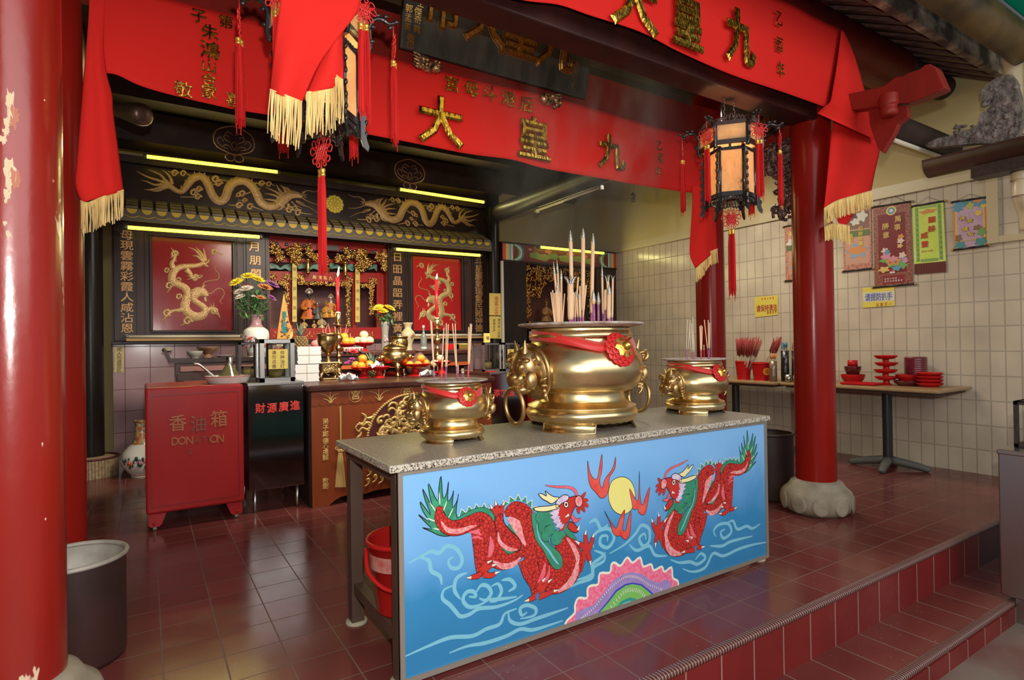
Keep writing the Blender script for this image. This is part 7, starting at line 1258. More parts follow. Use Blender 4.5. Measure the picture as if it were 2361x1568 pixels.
t = thing('floor_vase', 'large painted floor vase with a patterned neck beside the donation box', 'vase', (-.03, 7.30, 0))
G().lathe(cr([(0, 0), (.10, 0), (.11, .02), (.165, .09), (.195, .17), (.185, .25), (.13, .32), (.095, .345)], 4), m_porc, 44).obj('body', t)
m_vn = mat('enamel_neck', (.4, .25, .12), .25); _v = N(m_vn, 'ShaderNodeTexVoronoi'); _v.inputs['Scale'].default_value = 38; _t = N(m_vn, 'ShaderNodeTexCoord'); L(m_vn, _t.outputs['Object'], _v.inputs[0]); _h = N(m_vn, 'ShaderNodeSeparateColor'); L(m_vn, _v.outputs['Color'], _h.inputs[0]); L(m_vn, ramp(m_vn, _h.outputs[0], [(.0, (.32, .18, .04)), (.3, (.45, .07, .05)), (.5, (.50, .36, .10)), (.7, (.06, .14, .10)), (.9, (.5, .42, .34))]).outputs[0], bsdf(m_vn).inputs['Base Color'])
G().lathe(cr([(.1, .34), (.085, .38), (.07, .47), (.065, .56), (.08, .585), (.07, .585), (.05, .5)], 3), m_vn, 36).obj('neck', t); g = G()
for a, z, c, r, n in ((-125, .17, (.50, .09, .04), .030, 7), (-95, .19, (.55, .22, .30), .034, 9), (-70, .16, (.50, .10, .06), .03, 7)):
    rr = random.Random(int(a)); mb = mat('painted_bloom_%d' % abs(a), c, .3)
    for k in range(n+9): aa = R(a+rr.gauss(0, 7 if k < n else 14)); z_ = z+rr.gauss(0, .016 if k < n else .028); q = .196-abs(z_-.18)**2*3.2; g.ball((q*math.cos(aa), q*math.sin(aa), z_), r*rr.uniform(.5, .8), mb if k < n else mat('painted_leaf', (.012, .05, .035), .3), 7, 5, None, (.5, .5, 1) )
g.obj('painted_peonies', t); G().lathe([(.112, .018), (.117, .028), (.113, .03)], m_vn, 36).obj('foot_border', t)
t = thing('bamboo_wrap', 'round bamboo strip mat wrapped about the foot of the black column', 'basket', (-.49, 7.62, 0)); g = G(); m_bam = mat('bamboo_strip', (.34, .24, .13), .55); vary(m_bam, (.38, .28, .16), (.24, .15, .08), 30, 3); r = .235
for k in range(52): a = 2*math.pi*k/52; g.cbox((r*math.cos(a), r*math.sin(a), .10), (.008, .026, .20), m_bam, None) if False else g.box((-.004, -.0125, 0), (.004, .0125, .20), m_bam, Matrix.Translation((r*math.cos(a), r*math.sin(a), 0)) @ Matrix.Rotation(a, 4, 'Z'))
g.obj('bamboo_strips', t); G().tube([((r+.004)*math.cos(2*math.pi*i/40), (r+.004)*math.sin(2*math.pi*i/40), .20) for i in range(40)], .012, mat('binding_maroon', (.09, .02, .015), .6), 7, True).obj('binding', t); G().lathe([(.116, .215), (.15, .213), (.215, .195), (.225, .17)], mat('cardboard', (.36, .24, .14), .8), 30).obj('cardboard_top', t)
# notices: columns and tile walls
def notice(M, pts, label, rows, h, m=m_sig, inkm=None, bold=.012, sx=1.):
    p = pp(M, pts); cx = sum(q[0] for q in p)/4; lo = M @ V3((cx, min(q[1] for q in p), 0)); t = thing('notice', label, 'sign', lo); g = G(); g.prism(p, 0, .004, m, M); g.obj('board', t, loc=lo); g = G()
    for ch, x, y, hh, mm in rows: tx(g, M, ch, x, y, hh, mm, bold, sx, .005)
    g.obj('lettering', t, loc=lo); return t
MN = frY(7.435)
notice(MN, [(1128, 676), (1160, 677), (1160, 728), (1128, 727)], 'upper yellow notice with four large characters on the black column', [(c, 1144.5, 689+i*11.5, 10.5, m_inkr) for i, c in enumerate('香客止步')], 12)
notice(MN, [(1128, 729), (1160, 730), (1160, 781), (1129, 780)], 'lower yellow notice with two columns of small characters on the black column', [(c, 1150, 738+i*7.6, 6.6, m_ink) for i, c in enumerate('请勿进入后殿')]+[(c, 1139, 739+i*7.6, 6.6, m_ink) for i, c in enumerate('谢谢合作')], 8)
notice(frY(YA-.002), [(264, 800), (286, 799), (285, 859), (263, 859)], 'narrow yellowish notice on the mauve tiles beside the black column', [(c, 275, 806+i*9.5, 9, m_ink) for i, c in enumerate('闲人勿进范区')], 9, mat('faded_notice', (.50, .40, .18), .6))
MR = frX(XR-.004); m_nb = mat('notice_blue', (.10, .12, .36), .5); m_nr = mat('notice_red', (.36, .04, .03), .5); m_ny = mat('notice_bright_yellow', (.66, .52, .08), .5)
def pic(M, p, z, m, g): g.flat(pp(M, p), z, m, M)
t = notice(MR, [(1740, 685), (1794, 681), (1794, 726), (1741, 732)], 'yellow wall notice with five bold red characters between the two red columns', [(c, 1749+i*9.6, 712-i*.7, 15, m_nr) for i, c in enumerate('请保持清洁')]+[(c, 1771+i*6, 721-i*.5, 6.5, m_nr) for i, c in enumerate('谢谢合作')]+[(c, 1758+i*6.2, 689.5-i*.5, 5, m_inkr) for i, c in enumerate('后港斗母宫')], 10, m_ny, None, .02, .64)
t = notice(MR, [(1989, 664), (2062, 659), (2064, 705), (1990, 710)], 'yellow and white wall notice with blue characters below the scrolls', [(c, 2001+i*12.6, 686-i*.8, 17, m_nb) for i, c in enumerate('请提防扒手')]+[(c, 2024+i*9.5, 703-i*.6, 8, m_nr) for i, c in enumerate('以防万一')], 10, m_ny, None, .02, .64)
g = G(); pic(MR, [(1990, 675), (2063, 671), (2063.5, 693), (1990, 697)], .0045, mat('notice_white', (.58, .55, .42), .5), g); g.obj('white_field', t, loc=t.location)
# hanging scrolls on the tiled wall: rods, field, painted picture, lettering
m_rod = mat('black_rod', (.015, .013, .012), .3); m_knob = mat('gilt_rod_end', (.5, .34, .12), .3, .7)
def sparkle(nm, c1, c2, sc=70):
    m = mat(nm, c1, .5); vary(m, c1, c2, sc, 3, None, .42, .62); return m
m_broc = sparkle('brocade_red', (.17, .035, .025), (.34, .13, .08), 60); m_broc2 = sparkle('brocade_coral', (.36, .10, .06), (.50, .26, .18), 55)
def scroll(label, q, field, rods, deco, glyphs, name='hanging_scroll'):
    """q: corners tl, tr, br, bl in the picture"""
    M = frX(XR-.012); p = pp(M, q); lo = M @ V3(((p[2][0]+p[3][0])/2, min(p[2][1], p[3][1]), 0)); t = thing(name, label, 'scroll', lo); B_ = lambda u, v: ((p[0][0]*(1-u)+p[1][0]*u)*(1-v)+(p[3][0]*(1-u)+p[2][0]*u)*v, (p[0][1]*(1-u)+p[1][1]*u)*(1-v)+(p[3][1]*(1-u)+p[2][1]*u)*v)
    g = G(); g.prism(p, -.001, .001, field, M); g.obj('sheet', t, loc=lo); W0 = abs(p[1][0]-p[0][0]); H0 = abs(p[0][1]-p[3][1])
    if rods:
        for v in (0, 1):
            if v and rods == 1: continue
            a, b = V3((*B_(-.06, v), 0)), V3((*B_(1.06, v), 0)); G().tube([a, b], .011, m_rod, 10, M=M).ball(a, .014, m_knob, 8, 6, M).ball(b, .014, m_knob, 8, 6, M).obj('rod', t, loc=lo)
    G().tube([(*B_(.1, -.01), 0), (*B_(.5, -.12), -.004), (*B_(.9, -.01), 0)], .0016, m_rod, 4, M=M).obj('hanging_string', t, loc=lo)
    g = G()
    for k, (kind, u, v, a, b, m) in enumerate(deco):
        z = .0014+k*.00022
        if kind == 'r': g.flat([B_(u, v), B_(a, v), B_(a, b), B_(u, b)], z, m, M)
        elif kind == 'e': x, y = B_(u, v); g.flat([(x+a*W0*math.cos(2*math.pi*i/22), y+b*H0*math.sin(2*math.pi*i/22)) for i in range(22)], z, m, M)
        elif kind == 'f': x, y = B_(u, v); g.flat([(x+a*W0*(1+.22*math.cos(5*t_+u*9))*math.cos(t_), y+b*H0*(1+.22*math.cos(5*t_+u*9))*math.sin(t_)) for t_ in [2*math.pi*i/30 for i in range(30)]], z, m, M)
    if deco: g.obj('painted_picture', t, loc=lo)
    g = G()
    for ch, u, v, s, m in glyphs: x, y = B_(u, v); g.text(ch, x, y, s*W0, m, M, .02, 0, .006)
    if glyphs: g.obj('lettering', t, loc=lo)
    return t, lo, M, B_
P = lambda n, c: mat('scroll_'+n, c, .55)
deep = P('deep red', (.16, .010, .012)); gl = sparkle('glitter_gold', (.50, .30, .06), (.75, .55, .22), 160); sky = P('blue', (.10, .26, .38)); fl = P('flesh', (.62, .46, .36)); gr = P('green', (.14, .32, .09)); orr = P('orange', (.58, .22, .06)); pk = P('pink', (.58, .22, .28)); wt = P('white', (.60, .56, .50)); yl = P('yellow', (.66, .48, .08)); bl = P('black', (.05, .05, .05)); lil = sparkle('scroll lilac', (.46, .28, .38), (.52, .36, .44), 9); tl_ = P('teal', (.06, .24, .24)); bn = P('brown', (.22, .12, .06)); gy = P('grey', (.26, .30, .36))
basket = [('f', .5, .70, .34, .10, gy), ('e', .5, .68, .32, .06, orr), ('f', .4, .60, .10, .03, gy), ('r', .05, .36, .95, .46, P('hedge', (.10, .14, .05)))]
scroll('narrow coral scroll with a treasure bowl picture just behind the glossy column', [(1809, 523), (1862, 513), (1862, 644), (1812, 648)], m_broc2, 2, [('r', .14, .10, .86, .88, P('peach', (.50, .26, .18))), ('e', .35, .15, .14, .035, yl), ('f', .3, .32, .20, .07, wt)]+basket, [('恭', .5, .32, .28, yl), ('喜', .5, .42, .28, yl), ('財', .5, .52, .28, yl)])
scroll('coral scroll with a treasure bowl and a snowy figure partly hidden by the banner fringe', [(1943, 484), (2008, 476), (2010, 619), (1946, 626)], m_broc2, 2, [('r', .06, .05, .94, .90, P('peach', (.50, .26, .18))), ('r', .06, .05, .94, .34, P('dusk', (.20, .10, .07))), ('f', .68, .14, .18, .08, wt), ('f', .45, .22, .16, .05, wt), ('f', .40, .12, .08, .04, bl)]+basket, [('招', .64, .34, .17, yl), ('財', .64, .42, .17, yl), ('進', .64, .50, .17, yl), ('寶', .64, .58, .17, yl), ('福', .28, .44, .17, yl), ('到', .28, .51, .17, yl)])
scroll('tall dark red glittering scroll with gold characters and two children, longest on the wall', [(2013, 478), (2098, 465), (2105, 655), (2017, 663)], m_broc, 2, [('r', .13, .11, .86, .84, deep), ('e', .50, .075, .14, .055, yl), ('e', .50, .075, .10, .042, sky), ('e', .50, .075, .05, .02, wt), ('r', .22, .87, .80, .97, P('blood', (.22, .012, .014))),
    ('f', .30, .56, .09, .035, fl), ('f', .33, .63, .13, .05, pk), ('f', .36, .58, .07, .03, sky), ('f', .28, .68, .14, .02, gr), ('f', .76, .64, .09, .04, fl), ('f', .78, .71, .10, .05, sky), ('f', .76, .76, .12, .04, gr), ('f', .83, .70, .07, .03, pk), ('f', .52, .72, .19, .05, gr), ('f', .52, .70, .19, .045, orr), ('f', .52, .67, .12, .035, pk), ('e', .44, .71, .03, .014, bn), ('e', .58, .71, .03, .014, bn), ('f', .74, .41, .08, .03, orr), ('f', .73, .46, .09, .03, fl), ('f', .71, .52, .07, .025, gl), ('f', .27, .79, .14, .035, gl), ('f', .60, .79, .12, .03, sky), ('r', .42, .81, .56, .845, wt), ('r', .42, .81, .56, .825, inkm if (inkm := m_inkr) else bl)],
    [('萬', .68, .19, .20, gl), ('事', .66, .29, .20, gl), ('勝', .34, .26, .20, gl), ('意', .35, .37, .20, gl)]+[(c, .30+.07*i, .91+.03*(j), .055, wt) for j, r_ in enumerate(('后港斗母宫', '新年吉祥萬事如意')) for i, c in enumerate(r_[:7])])
t, lo, M, B_ = scroll('lime green satin scroll with four red characters and a maroon fringe', [(2104, 476), (2175, 464), (2181, 602), (2108, 609)], sparkle('satin_lime', (.48, .58, .07), (.56, .66, .14), 5), 1, [('r', .08, .03, .19, .97, P('lime dark', (.20, .32, .08))), ('r', .81, .03, .92, .97, P('lime dark', (.20, .32, .08))), ('r', .22, .02, .78, .07, P('lime mid', (.28, .40, .10))), ('f', .5, .13, .26, .035, orr), ('r', .22, .93, .78, .98, P('lime dark', (.20, .32, .08)))]+[('e', x, .08+.085*i, .02, .012, tl_) for i in range(11) for x in (.135, .865)], [('顯', .62, .28, .25, m_inkr), ('赫', .60, .43, .25, m_inkr), ('威', .36, .53, .25, m_inkr), ('靈', .37, .68, .25, m_inkr)]+[(c, .28+.075*i, .80, .06, m_inkr) for i, c in enumerate('后港斗母宫')])
g = G(); m_mf = mat('maroon_fringe', (.22, .06, .045), .7)
for i in range(60): x, y = B_((i+.5)/60, 1); g.box((x-.0035, y-.11, -.002), (x+.0035, y, .001), m_mf, M)
g.obj('fringe', t, loc=lo)
scroll('lilac scroll with clouds, a golden moon and small gold characters, last on the wall', [(2197, 466), (2274, 455), (2277, 566), (2201, 576)], lil, 2, [('r', .0, .20, .06, 1, orr), ('r', .06, .20, .10, 1, yl), ('r', .90, .20, .94, 1, yl), ('r', .94, .20, 1, 1, orr), ('f', .20, .09, .2, .08, sky), ('f', .5, .05, .2, .06, tl_), ('f', .82, .09, .2, .09, sky), ('f', .15, .17, .15, .05, sky), ('f', .75, .04, .15, .04, orr), ('f', .52, .13, .11, .07, P('olive', (.45, .42, .10))), ('f', .92, .17, .1, .04, yl), ('e', .76, .30, .10, .055, yl), ('f', .14, .78, .10, .08, bn), ('f', .18, .92, .16, .07, tl_), ('f', .84, .70, .12, .08, gr), ('f', .72, .60, .12, .05, bn), ('f', .82, .90, .18, .08, tl_)]+[('f', u, v, .10, .045, bn) for u, v in ((.28, .37), (.5, .44), (.36, .60), (.52, .72))], [('神', .28, .37, .17, yl), ('恩', .5, .44, .17, yl), ('護', .36, .60, .17, yl), ('佑', .52, .72, .17, yl)]+[(c, .22+.085*i, .84, .07, yl) for i, c in enumerate('后港斗母宫敬')])
tag(G().box((XR-.03, 2.13, 2.245), (XR-.002, 2.22, 2.95), m_ctrim).box((XR-.03, 1.5, 2.245), (XR-.002, 2.13, 2.31), m_ctrim).obj('cable_trunking', bevel=.004), 'cream cable trunking bent at a corner beyond the lilac scroll', 'trunking')
# ---- wall tables
ZW = .858; m_lam = lacq('tan_laminate', (.34, .22, .11), (.30, .19, .09), .3, .02, None, .2); m_blk = mat('black_iron', (.02, .022, .024), .35); m_shoe = mat('dusty_iron_foot', (.10, .095, .085), .6)
def ptable(x0, x1, y0, y1, px_, py_, label):
    t = thing('pedestal_table', label, 'table', (px_, py_, 0)); MO_ = Matrix.Translation(-V3((px_, py_, 0))); G().box((x0, y0, ZW-.032), (x1, y1, ZW), m_lam, MO_).obj('table_top', t, bevel=.01); G().box((x0+.04, y0+.05, ZW-.058), (x1-.03, y1-.05, ZW-.032), mat('dark_underframe', (.05, .03, .02), .6), MO_).obj('underframe', t)
    G().lathe([(.045, .05), (.045, ZW-.055)], m_blk, 20).obj('pillar', t)
    for a in (15, 105, 195, 285): G().tube(cr([(.03*math.cos(R(a)), .03*math.sin(R(a)), .085), (.20*math.cos(R(a)), .20*math.sin(R(a)), .06), (.33*math.cos(R(a)), .33*math.sin(R(a)), .032), (.36*math.cos(R(a)), .36*math.sin(R(a)), .014)], 3), [.045, .044, .042, .04, .038, .036, .034, .03, .027, .014], m_shoe, 10, M=Matrix.Scale(.98, 4)).obj('foot', t)
ptable(6.14, 6.90, 2.36, 3.93, 6.5, 2.96, 'tan pedestal table with red dishes standing before the scrolls'); ptable(6.06, 6.84, 3.95, 5.35, 6.42, 4.72, 'tan pedestal table with joss stick pots between the two red columns')
SC8 = .803; tp = lambda x, y, d=0: (lambda q: (q.x+d, q.y, ZW))(pZ(x, y, ZW))
for i in range(4):
    q = (6.52, 2.975, ZW+i*.073); dish((q[0]+(.008, -.008, .01, 0)[i], q[1], q[2]), .105, .075, ('red pedestal dish, bottom one of the tower on the wall table', 'red pedestal dish, second from the bottom of the tower on the wall table', 'red pedestal dish, third from the bottom of the tower on the wall table', 'red pedestal dish, topmost of the tower on the wall table')[i], 'tower of pedestal dishes')
def bowlr(loc, r, h, label, grp=None, m=None):
    t = thing('red_bowl', label, 'bowl', loc, group=grp); G().lathe(cr([(0, .004), (r*.62, 0), (r*.7, .008), (r*.92, h*.6), (r, h), (r*.96, h), (r*.85, h*.6), (r*.6, .012), (0, .01)], 3), m or m_red, 32).obj('bowl', t)
bowlr((6.58, 2.80, ZW), .125, .05, 'dark red wrapped bowl under the open one beside the dish tower', 'stacked red bowls', mat('dark_wrapped_red', (.11, .012, .016), .15, coat=.5)); bowlr((6.58, 2.80, ZW+.05), .105, .062, 'open red bowl on top of a dark wrapped one beside the dish tower', 'stacked red bowls')
for i in range(4): bowlr((6.57, 2.60, ZW+i*.034), .115, .038, ('red bowl lowest of the wide stack at the table end', 'red bowl second in the wide stack at the table end', 'red bowl third in the wide stack at the table end', 'red bowl topmost of the wide stack at the table end')[i], 'wide stack of red bowls')
t = thing('wrapped_cups', 'tall dark red cylinder of shrink-wrapped cups behind the bowls', 'stack', (6.765, 2.80, ZW)); g = G(); pr = []
for i in range(15): pr += [(.098, .012+i*.0185), (.102, .018+i*.0185), (.102, .024+i*.0185)]
g.lathe([(0, .0)]+[(.095, 0)]+pr+[(.09, .292), (0, .29)], mat('dark_wrapped_cups', (.14, .012, .02), .3, coat=.4), 36); g.obj('wrapped_cylinder', t)
t = thing('red_tray', 'flat red plastic tray lying between the dish tower and the column', 'tray', (6.40, 3.16, ZW)); G().box((-.10, -.16, 0), (.10, .16, .008), m_red).box((-.11, -.17, .006), (-.095, .17, .024), m_red).box((.095, -.17, .006), (.11, .17, .024), m_red).box((-.095, -.17, .006), (.095, -.155, .024), m_red).box((-.095, .155, .006), (.095, .17, .024), m_red).obj('tray', t, bevel=.004)
bowlr((6.62, 3.36, ZW), .12, .09, 'deep red bowl beside the tray, half behind the column'); bowlr((6.62, 3.36, ZW+.088), .085, .09, 'small dark red pot standing in the deep bowl by the column', None, MT['dark_wrapped_red']); tag(G().lathe([(0, 0), (.05, 0), (.05, .07), (0, .07)], m_red, 20).obj('red_jar'), 'small red jar topping the bowls half behind the column', 'jar').location = (6.62, 3.36, ZW+.18)
def sticks_in(t, n, r0, r1, z0, z1, m1, m2, lean, seed, zs=.5):
    rr = random.Random(seed); g = G(); h = G(); lx, ly = lean
    for k in range(n):
        a = rr.uniform(0, 6.28); q = math.sqrt(rr.random()); b = V3((r0*q*math.cos(a), r0*q*math.sin(a), z0)); e = V3((r1*q*math.cos(a)+lx, r1*q*math.sin(a)+ly, z1*(1+rr.uniform(-.08, .06)))); md = b.lerp(e, zs); g.tube([b, md], .0035, m1, 4); h.tube([md, e], .0042, m2, 4)
    g.obj('stick_feet', t); h.obj('stick_tips', t)
m_bam2 = mat('bamboo_stick', (.46, .36, .24), .7); m_rs = mat('red_joss_paste', (.33, .035, .03), .8)
def pot(loc, r, h, label, seal=False):
    t = thing('stick_pot', label, 'pot', loc); G().lathe(cr([(0, 0), (r*.78, 0), (r*.8, .01), (r, h-.01), (r*1.04, h), (r*.97, h), (r*.76, .012), (0, .01)], 3), m_red, 32).obj('pot', t)
    if seal: g = G(); M = Matrix.Rotation(R(-30), 4, 'Z') @ fr((0, -r*.925, h*.55)); g.flat([(.045*math.cos(2*math.pi*i/24), .045*math.sin(2*math.pi*i/24)) for i in range(24)], .012, m_org, M); g.text('福', 0, 0, .05, m_inkr, M, .01, 0, .0125); g.obj('round_label', t)
    return t
t = pot((6.28, 4.50, ZW), .095, .22, 'red pot bristling with a fan of red-tipped joss sticks'); sticks_in(t, 100, .05, .16, .02, .50, m_bam2, m_rs, (.02, -.06), 3, .58)
t = pot((6.30, 4.26, ZW), .115, .205, 'wider red pot with a round orange label and one leaning bundle', True); sticks_in(t, 34, .03, .045, .02, .50, m_bam2, m_rs, (.03, -.20), 4, .68)
m_blkw = mat('black_wrapping', (.012, .012, .014), .16, coat=.6); bump(m_blkw, noise(m_blkw, 26, 4).outputs[0], .7, .02)
for (x, y, r, h, m, c, lb) in ((6.22, 4.06, .042, .24, mat('tin_brown', (.26, .17, .12), .35, .6), orr, 'brown metal tube of joss sticks beside the labelled pot'), (6.35, 3.99, .046, .36, m_blkw, P('cyan tips', (.06, .20, .26)), 'black wrapped joss stick bundle with bluish tips'), (6.36, 3.86, .048, .36, m_blkw, bn, 'black wrapped joss stick bundle with brown tips'), (6.36, 3.72, .048, .36, m_blkw, orr, 'black wrapped joss stick bundle with orange tips, half behind the column')):
    t = thing('joss_bundle', lb, 'incense bundle', (x, y, ZW)); G().lathe([(0, 0), (r, 0), (r*1.03, h*.3), (r*.98, h*.6), (r, h), (0, h)], m, 20).obj('wrapped_tube', t); sticks_in(t, 40, r*.75, r*.9, h-.03, h+.075, m_bam2, c, (0, 0), int(x*100+y*10), .55)
for x, y, lb in ((6.20, 3.86, 'small shiny tin nearest the pots on the wall table edge'), (6.20, 3.765, 'small shiny tin nearest the column on the wall table edge')): t = thing('tin_can', lb, 'tin', (x, y, ZW)); G().lathe([(0, 0), (.034, 0), (.034, .088), (.031, .088), (.031, .01), (0, .01)], m_steelb, 24).obj('can', t)
# ---- stainless counter at the step with a glass lamp box
t = thing('steel_counter', 'brushed steel counter box on legs standing on the court paving by the steps', 'counter', (4.85, 1.0, -.385)); G().box((-.45, -.9, .155), (.45, .385, 1.03), m_steelb).obj('body', t, bevel=.008); G().box((-.455, -.9, 1.015), (.455, .39, 1.045), m_steelb).obj('top', t, bevel=.006)
for x in (-.40, .40):
    for y in (-.8, .30): G().box((x-.02, y-.02, 0), (x+.02, y+.02, .16), m_steelb).obj('leg', t)
lamp_box((4.72, 1.18, .6615), .34, .34, .285, 'dark framed glass lamp box on the steel counter', None, 0, m_dark)
# ================================================================== eaves over the steps
for k in range(23):
    x = 1.5+k*.242; a, b = V3((x, 1.98, 3.745)), V3((x, 3.0, 4.315)); M = fr(a, b-a, (1, 0, 0)); tag(G().box((0, -.045, -.045), ((b-a).length, .045, .045), m_raft, M).obj('rafter'), 'dark square rafter under the eave above the steps', 'rafter', 'rafters of the front eave')
struct(G().box((-.5, 1.93, 3.66), (6.9, 1.99, 3.83), mat('weathered_fascia', (.16, .10, .07), .8)), 'trim_7', 'stained fascia board along the front eave'); vary(MT['weathered_fascia'], (.07, .04, .03), (.42, .33, .24), 5, 6, None, .42, .66, .3, .01)
t = thing('gutter', 'big brown half round gutter running along the eave', 'gutter', (3, 1.73, 3.72)); m_gut = mat('brown_gutter', (.085, .05, .02), .38, .35); vary(m_gut, (.04, .026, .015), (.17, .10, .03), 2.5, 5); g = G(); Mg = Matrix.Rotation(R(90), 4, 'Y'); g.lathe([(.15, -3.5), (.15, 3.05)], m_gut, 28, Mg @ Matrix.Rotation(R(-90), 4, 'Z'), True, -95, 95); g.lathe([(.15, 3.05), (.10, 3.12), (0, 3.14)], m_gut, 28, Mg @ Matrix.Rotation(R(-90), 4, 'Z'), True, -95, 95); g.obj('trough', t); G().tube([(3.04+.004*k, -.152*math.cos(R(20*k-90)), -.152*abs(math.sin(R(20*k-90)))-.0) for k in range(10)][:9], .004, m_capm, 5).obj('hanger_wire', t)
a = pY(2335, 140, 1.78); b = pY(2340, 314, 1.78); t = thing('downpipe', 'cream plastic pipe dropping from the gutter onto the brown ledge', 'pipe', (a.x, 1.78, b.z)); m_pvc = mat('cream_pipe', (.60, .50, .32), .3); G().lathe([(.062, 0), (.062, a.z-b.z), (.066, a.z-b.z), (.066, a.z-b.z+.03), (.03, a.z-b.z+.03)], m_pvc, 28).obj('pipe', t)
a = pY(2352, 345, 1.75); t = thing('downpipe', 'cream plastic pipe elbow below the brown ledge at the picture edge', 'pipe', (a.x+.03, 1.75, a.z-.55)); G().lathe([(.066, .17), (.066, .55), (.05, .56)], m_pvc, 28).lathe([(.075, .30), (.075, .36)], m_pvc, 28).tube(cr([(0, 0, .34), (0, 0, .26), (.04, 0, .16), (.12, 0, .06), (.16, 0, -.1)], 4), .064, m_pvc, 18).obj('elbow', t); G().lathe([(.04, .55), (.04, .60), (.05, .605)], m_steelb, 18).obj('metal_collar', t)
t = thing('brown_ledge', 'brown boxed ledge running out from the wall below the pipe', 'ledge', (6.02, 1.6, 2.74)); m_led = lacq('brown_ledge_paint', (.075, .034, .026), (.055, .026, .02), .35, .06, None, .3); G().lathe([(.13, -1.2), (.13, .80), (0, .80)], m_led, 24, Matrix.Translation((.10, 0, .21)) @ Matrix.Rotation(R(-90), 4, 'X'), True, 0, 180).box((-.03, -1.2, .205), (.23, .80, .225), m_led).obj('ledge', t); G().box((.02, -1.2, -.02), (.2, .45, .08), m_dark).obj('plank_below', t)
# weathered roof ornament on the ledge
o = pX(2235, 335, 6.1); t = thing('roof_ornament', 'weathered grey rock-like roof carving standing on the brown ledge', 'carving', (6.12, o.y-.06, 2.97)); g = G(); m_rock = mat('weathered_carving', (.15, .12, .10), .55); vary(m_rock, (.05, .04, .035), (.30, .25, .21), 12, 6, None, .3, .7, 1, .05); MX_ = frX(6.07)
pr = pp(MX_, cr([(2140, 340), (2160, 322), (2200, 312), (2255, 290), (2262, 265), (2285, 250), (2262, 225), (2270, 205), (2290, 188), (2310, 178), (2345, 185), (2350, 318), (2250, 332)], 3, True)); g.prism(pr, -.06, .03, m_rock, MX_)
rr = random.Random(6)
for k in range(170):
    x, y = rr.uniform(2200, 2345), rr.uniform(195, 318)
    if x < 2265 and y < 285: continue
    q = pX(x, y, 6.05); g.ball(q, rr.uniform(.010, .030), m_rock, 7, 5, None, (rr.uniform(.5, 1), rr.uniform(.6, 1.4), rr.uniform(.5, 1.1)))
g.obj('carved_rock', t, loc=t.location)
# brackets carrying the eave from the front columns
def bracket(x, label, px_arm):
    t = thing('eave_bracket', label, 'bracket', (x, 2.4, 3.0)); zE_ = ZM(4.356, 1900, 0); M0 = frX(4.40); D = Matrix.Translation((x-4.45, 0, 0))
    arm = pp(M0, zE_((60, 980), (410, 905), (530, 880), (600, 860), (660, 815), (720, 770), (790, 765), (830, 735), (900, 712), (960, 690), (1010, 650), (1060, 640), (1110, 665), (1130, 690), (1215, 880), (1160, 915), (830, 1040), (740, 1040), (500, 1080), (60, 1130))); g = G(); g.prism(arm, -.10, 0, m_redbeam, D @ M0); g.obj('arm', t, loc=t.location, bevel=.008)
    pl_ = pp(M0, zE_((420, 1060), (820, 1050), (828, 1165), (730, 1240), (690, 1330), (650, 1400), (570, 1530), (520, 1480), (440, 1250))); g = G(); g.prism(pl_, -.075, -.025, m_redbeam, D @ M0); g.obj('brace', t, loc=t.location, bevel=.006)
    q = D @ pX(1900+650/4.356, 1050/4.356, 4.36); G().lathe(cr([(0, -.085), (.045, -.08), (.055, -.05), (.050, -.02), (.060, 0), (.058, .055), (.05, .07), (0, .07)], 3), m_redbeam, 24, Matrix.Translation(q)).obj('turned_block', t, loc=t.location)
bracket(4.45, 'dull red carved bracket arm beside the draped banner end at the front column', 0); bracket(-.385, 'dull red carved bracket arm on the chipped front column', 0)
# purlins over the aisle, tube lamp, green awning of the court
for y, z, x0, x1, lb in ((2.52, 3.25, 4.55, 6.9, 'black round purlin low over the aisle'), (4.6, 4.10, 4.4, 6.92, 'black round purlin over the aisle')): struct(G().lathe([(.12, 0), (.12, x1-x0)], m_soot, 20, Matrix.Translation((x0, y, z)) @ Matrix.Rotation(R(90), 4, 'Y')), 'beam', lb)
tube_lamp(V3((5.5, 2.50, 3.105)), V3((6.7, 2.50, 3.105)), .02, 'unlit white tube lamp under the black aisle purlin', m_tubeOff, batt=True)
m_awn = mat('green_awning', (.0, .30, .20), .6); _tr = N(m_awn, 'ShaderNodeBsdfTranslucent'); _tr.inputs[0].default_value = (.0, .62, .42, 1); _ms = N(m_awn, 'ShaderNodeMixShader'); _ms.inputs[0].default_value = .75; L(m_awn, bsdf(m_awn).outputs[0], _ms.inputs[1]); L(m_awn, _tr.outputs[0], _ms.inputs[2]); L(m_awn, _ms.outputs[0], m_awn.node_tree.nodes['Material Output'].inputs[0])
t = thing('court_awning', 'green sheet awning on thin steel trusses over the open court', 'awning', (9, .5, 5.3)); G().box((-2.6, -4, .25), (5, 4, .27), m_awn).obj('green_sheet', t); g = G()
for y in (-.3, 1.0, 2.2): g.tube([(-2.6, y, .2), (5, y, .2)], .025, m_steelb, 8).tube([(-2.6, y, -.1), (5, y, -.1)], .02, m_steelb, 8)
for x in (-1.5, -.2, 1.1, 2.4): g.tube([(x, -4, .17), (x, 4, .17)], .022, m_steelb, 8)
g.obj('steel_truss', t)
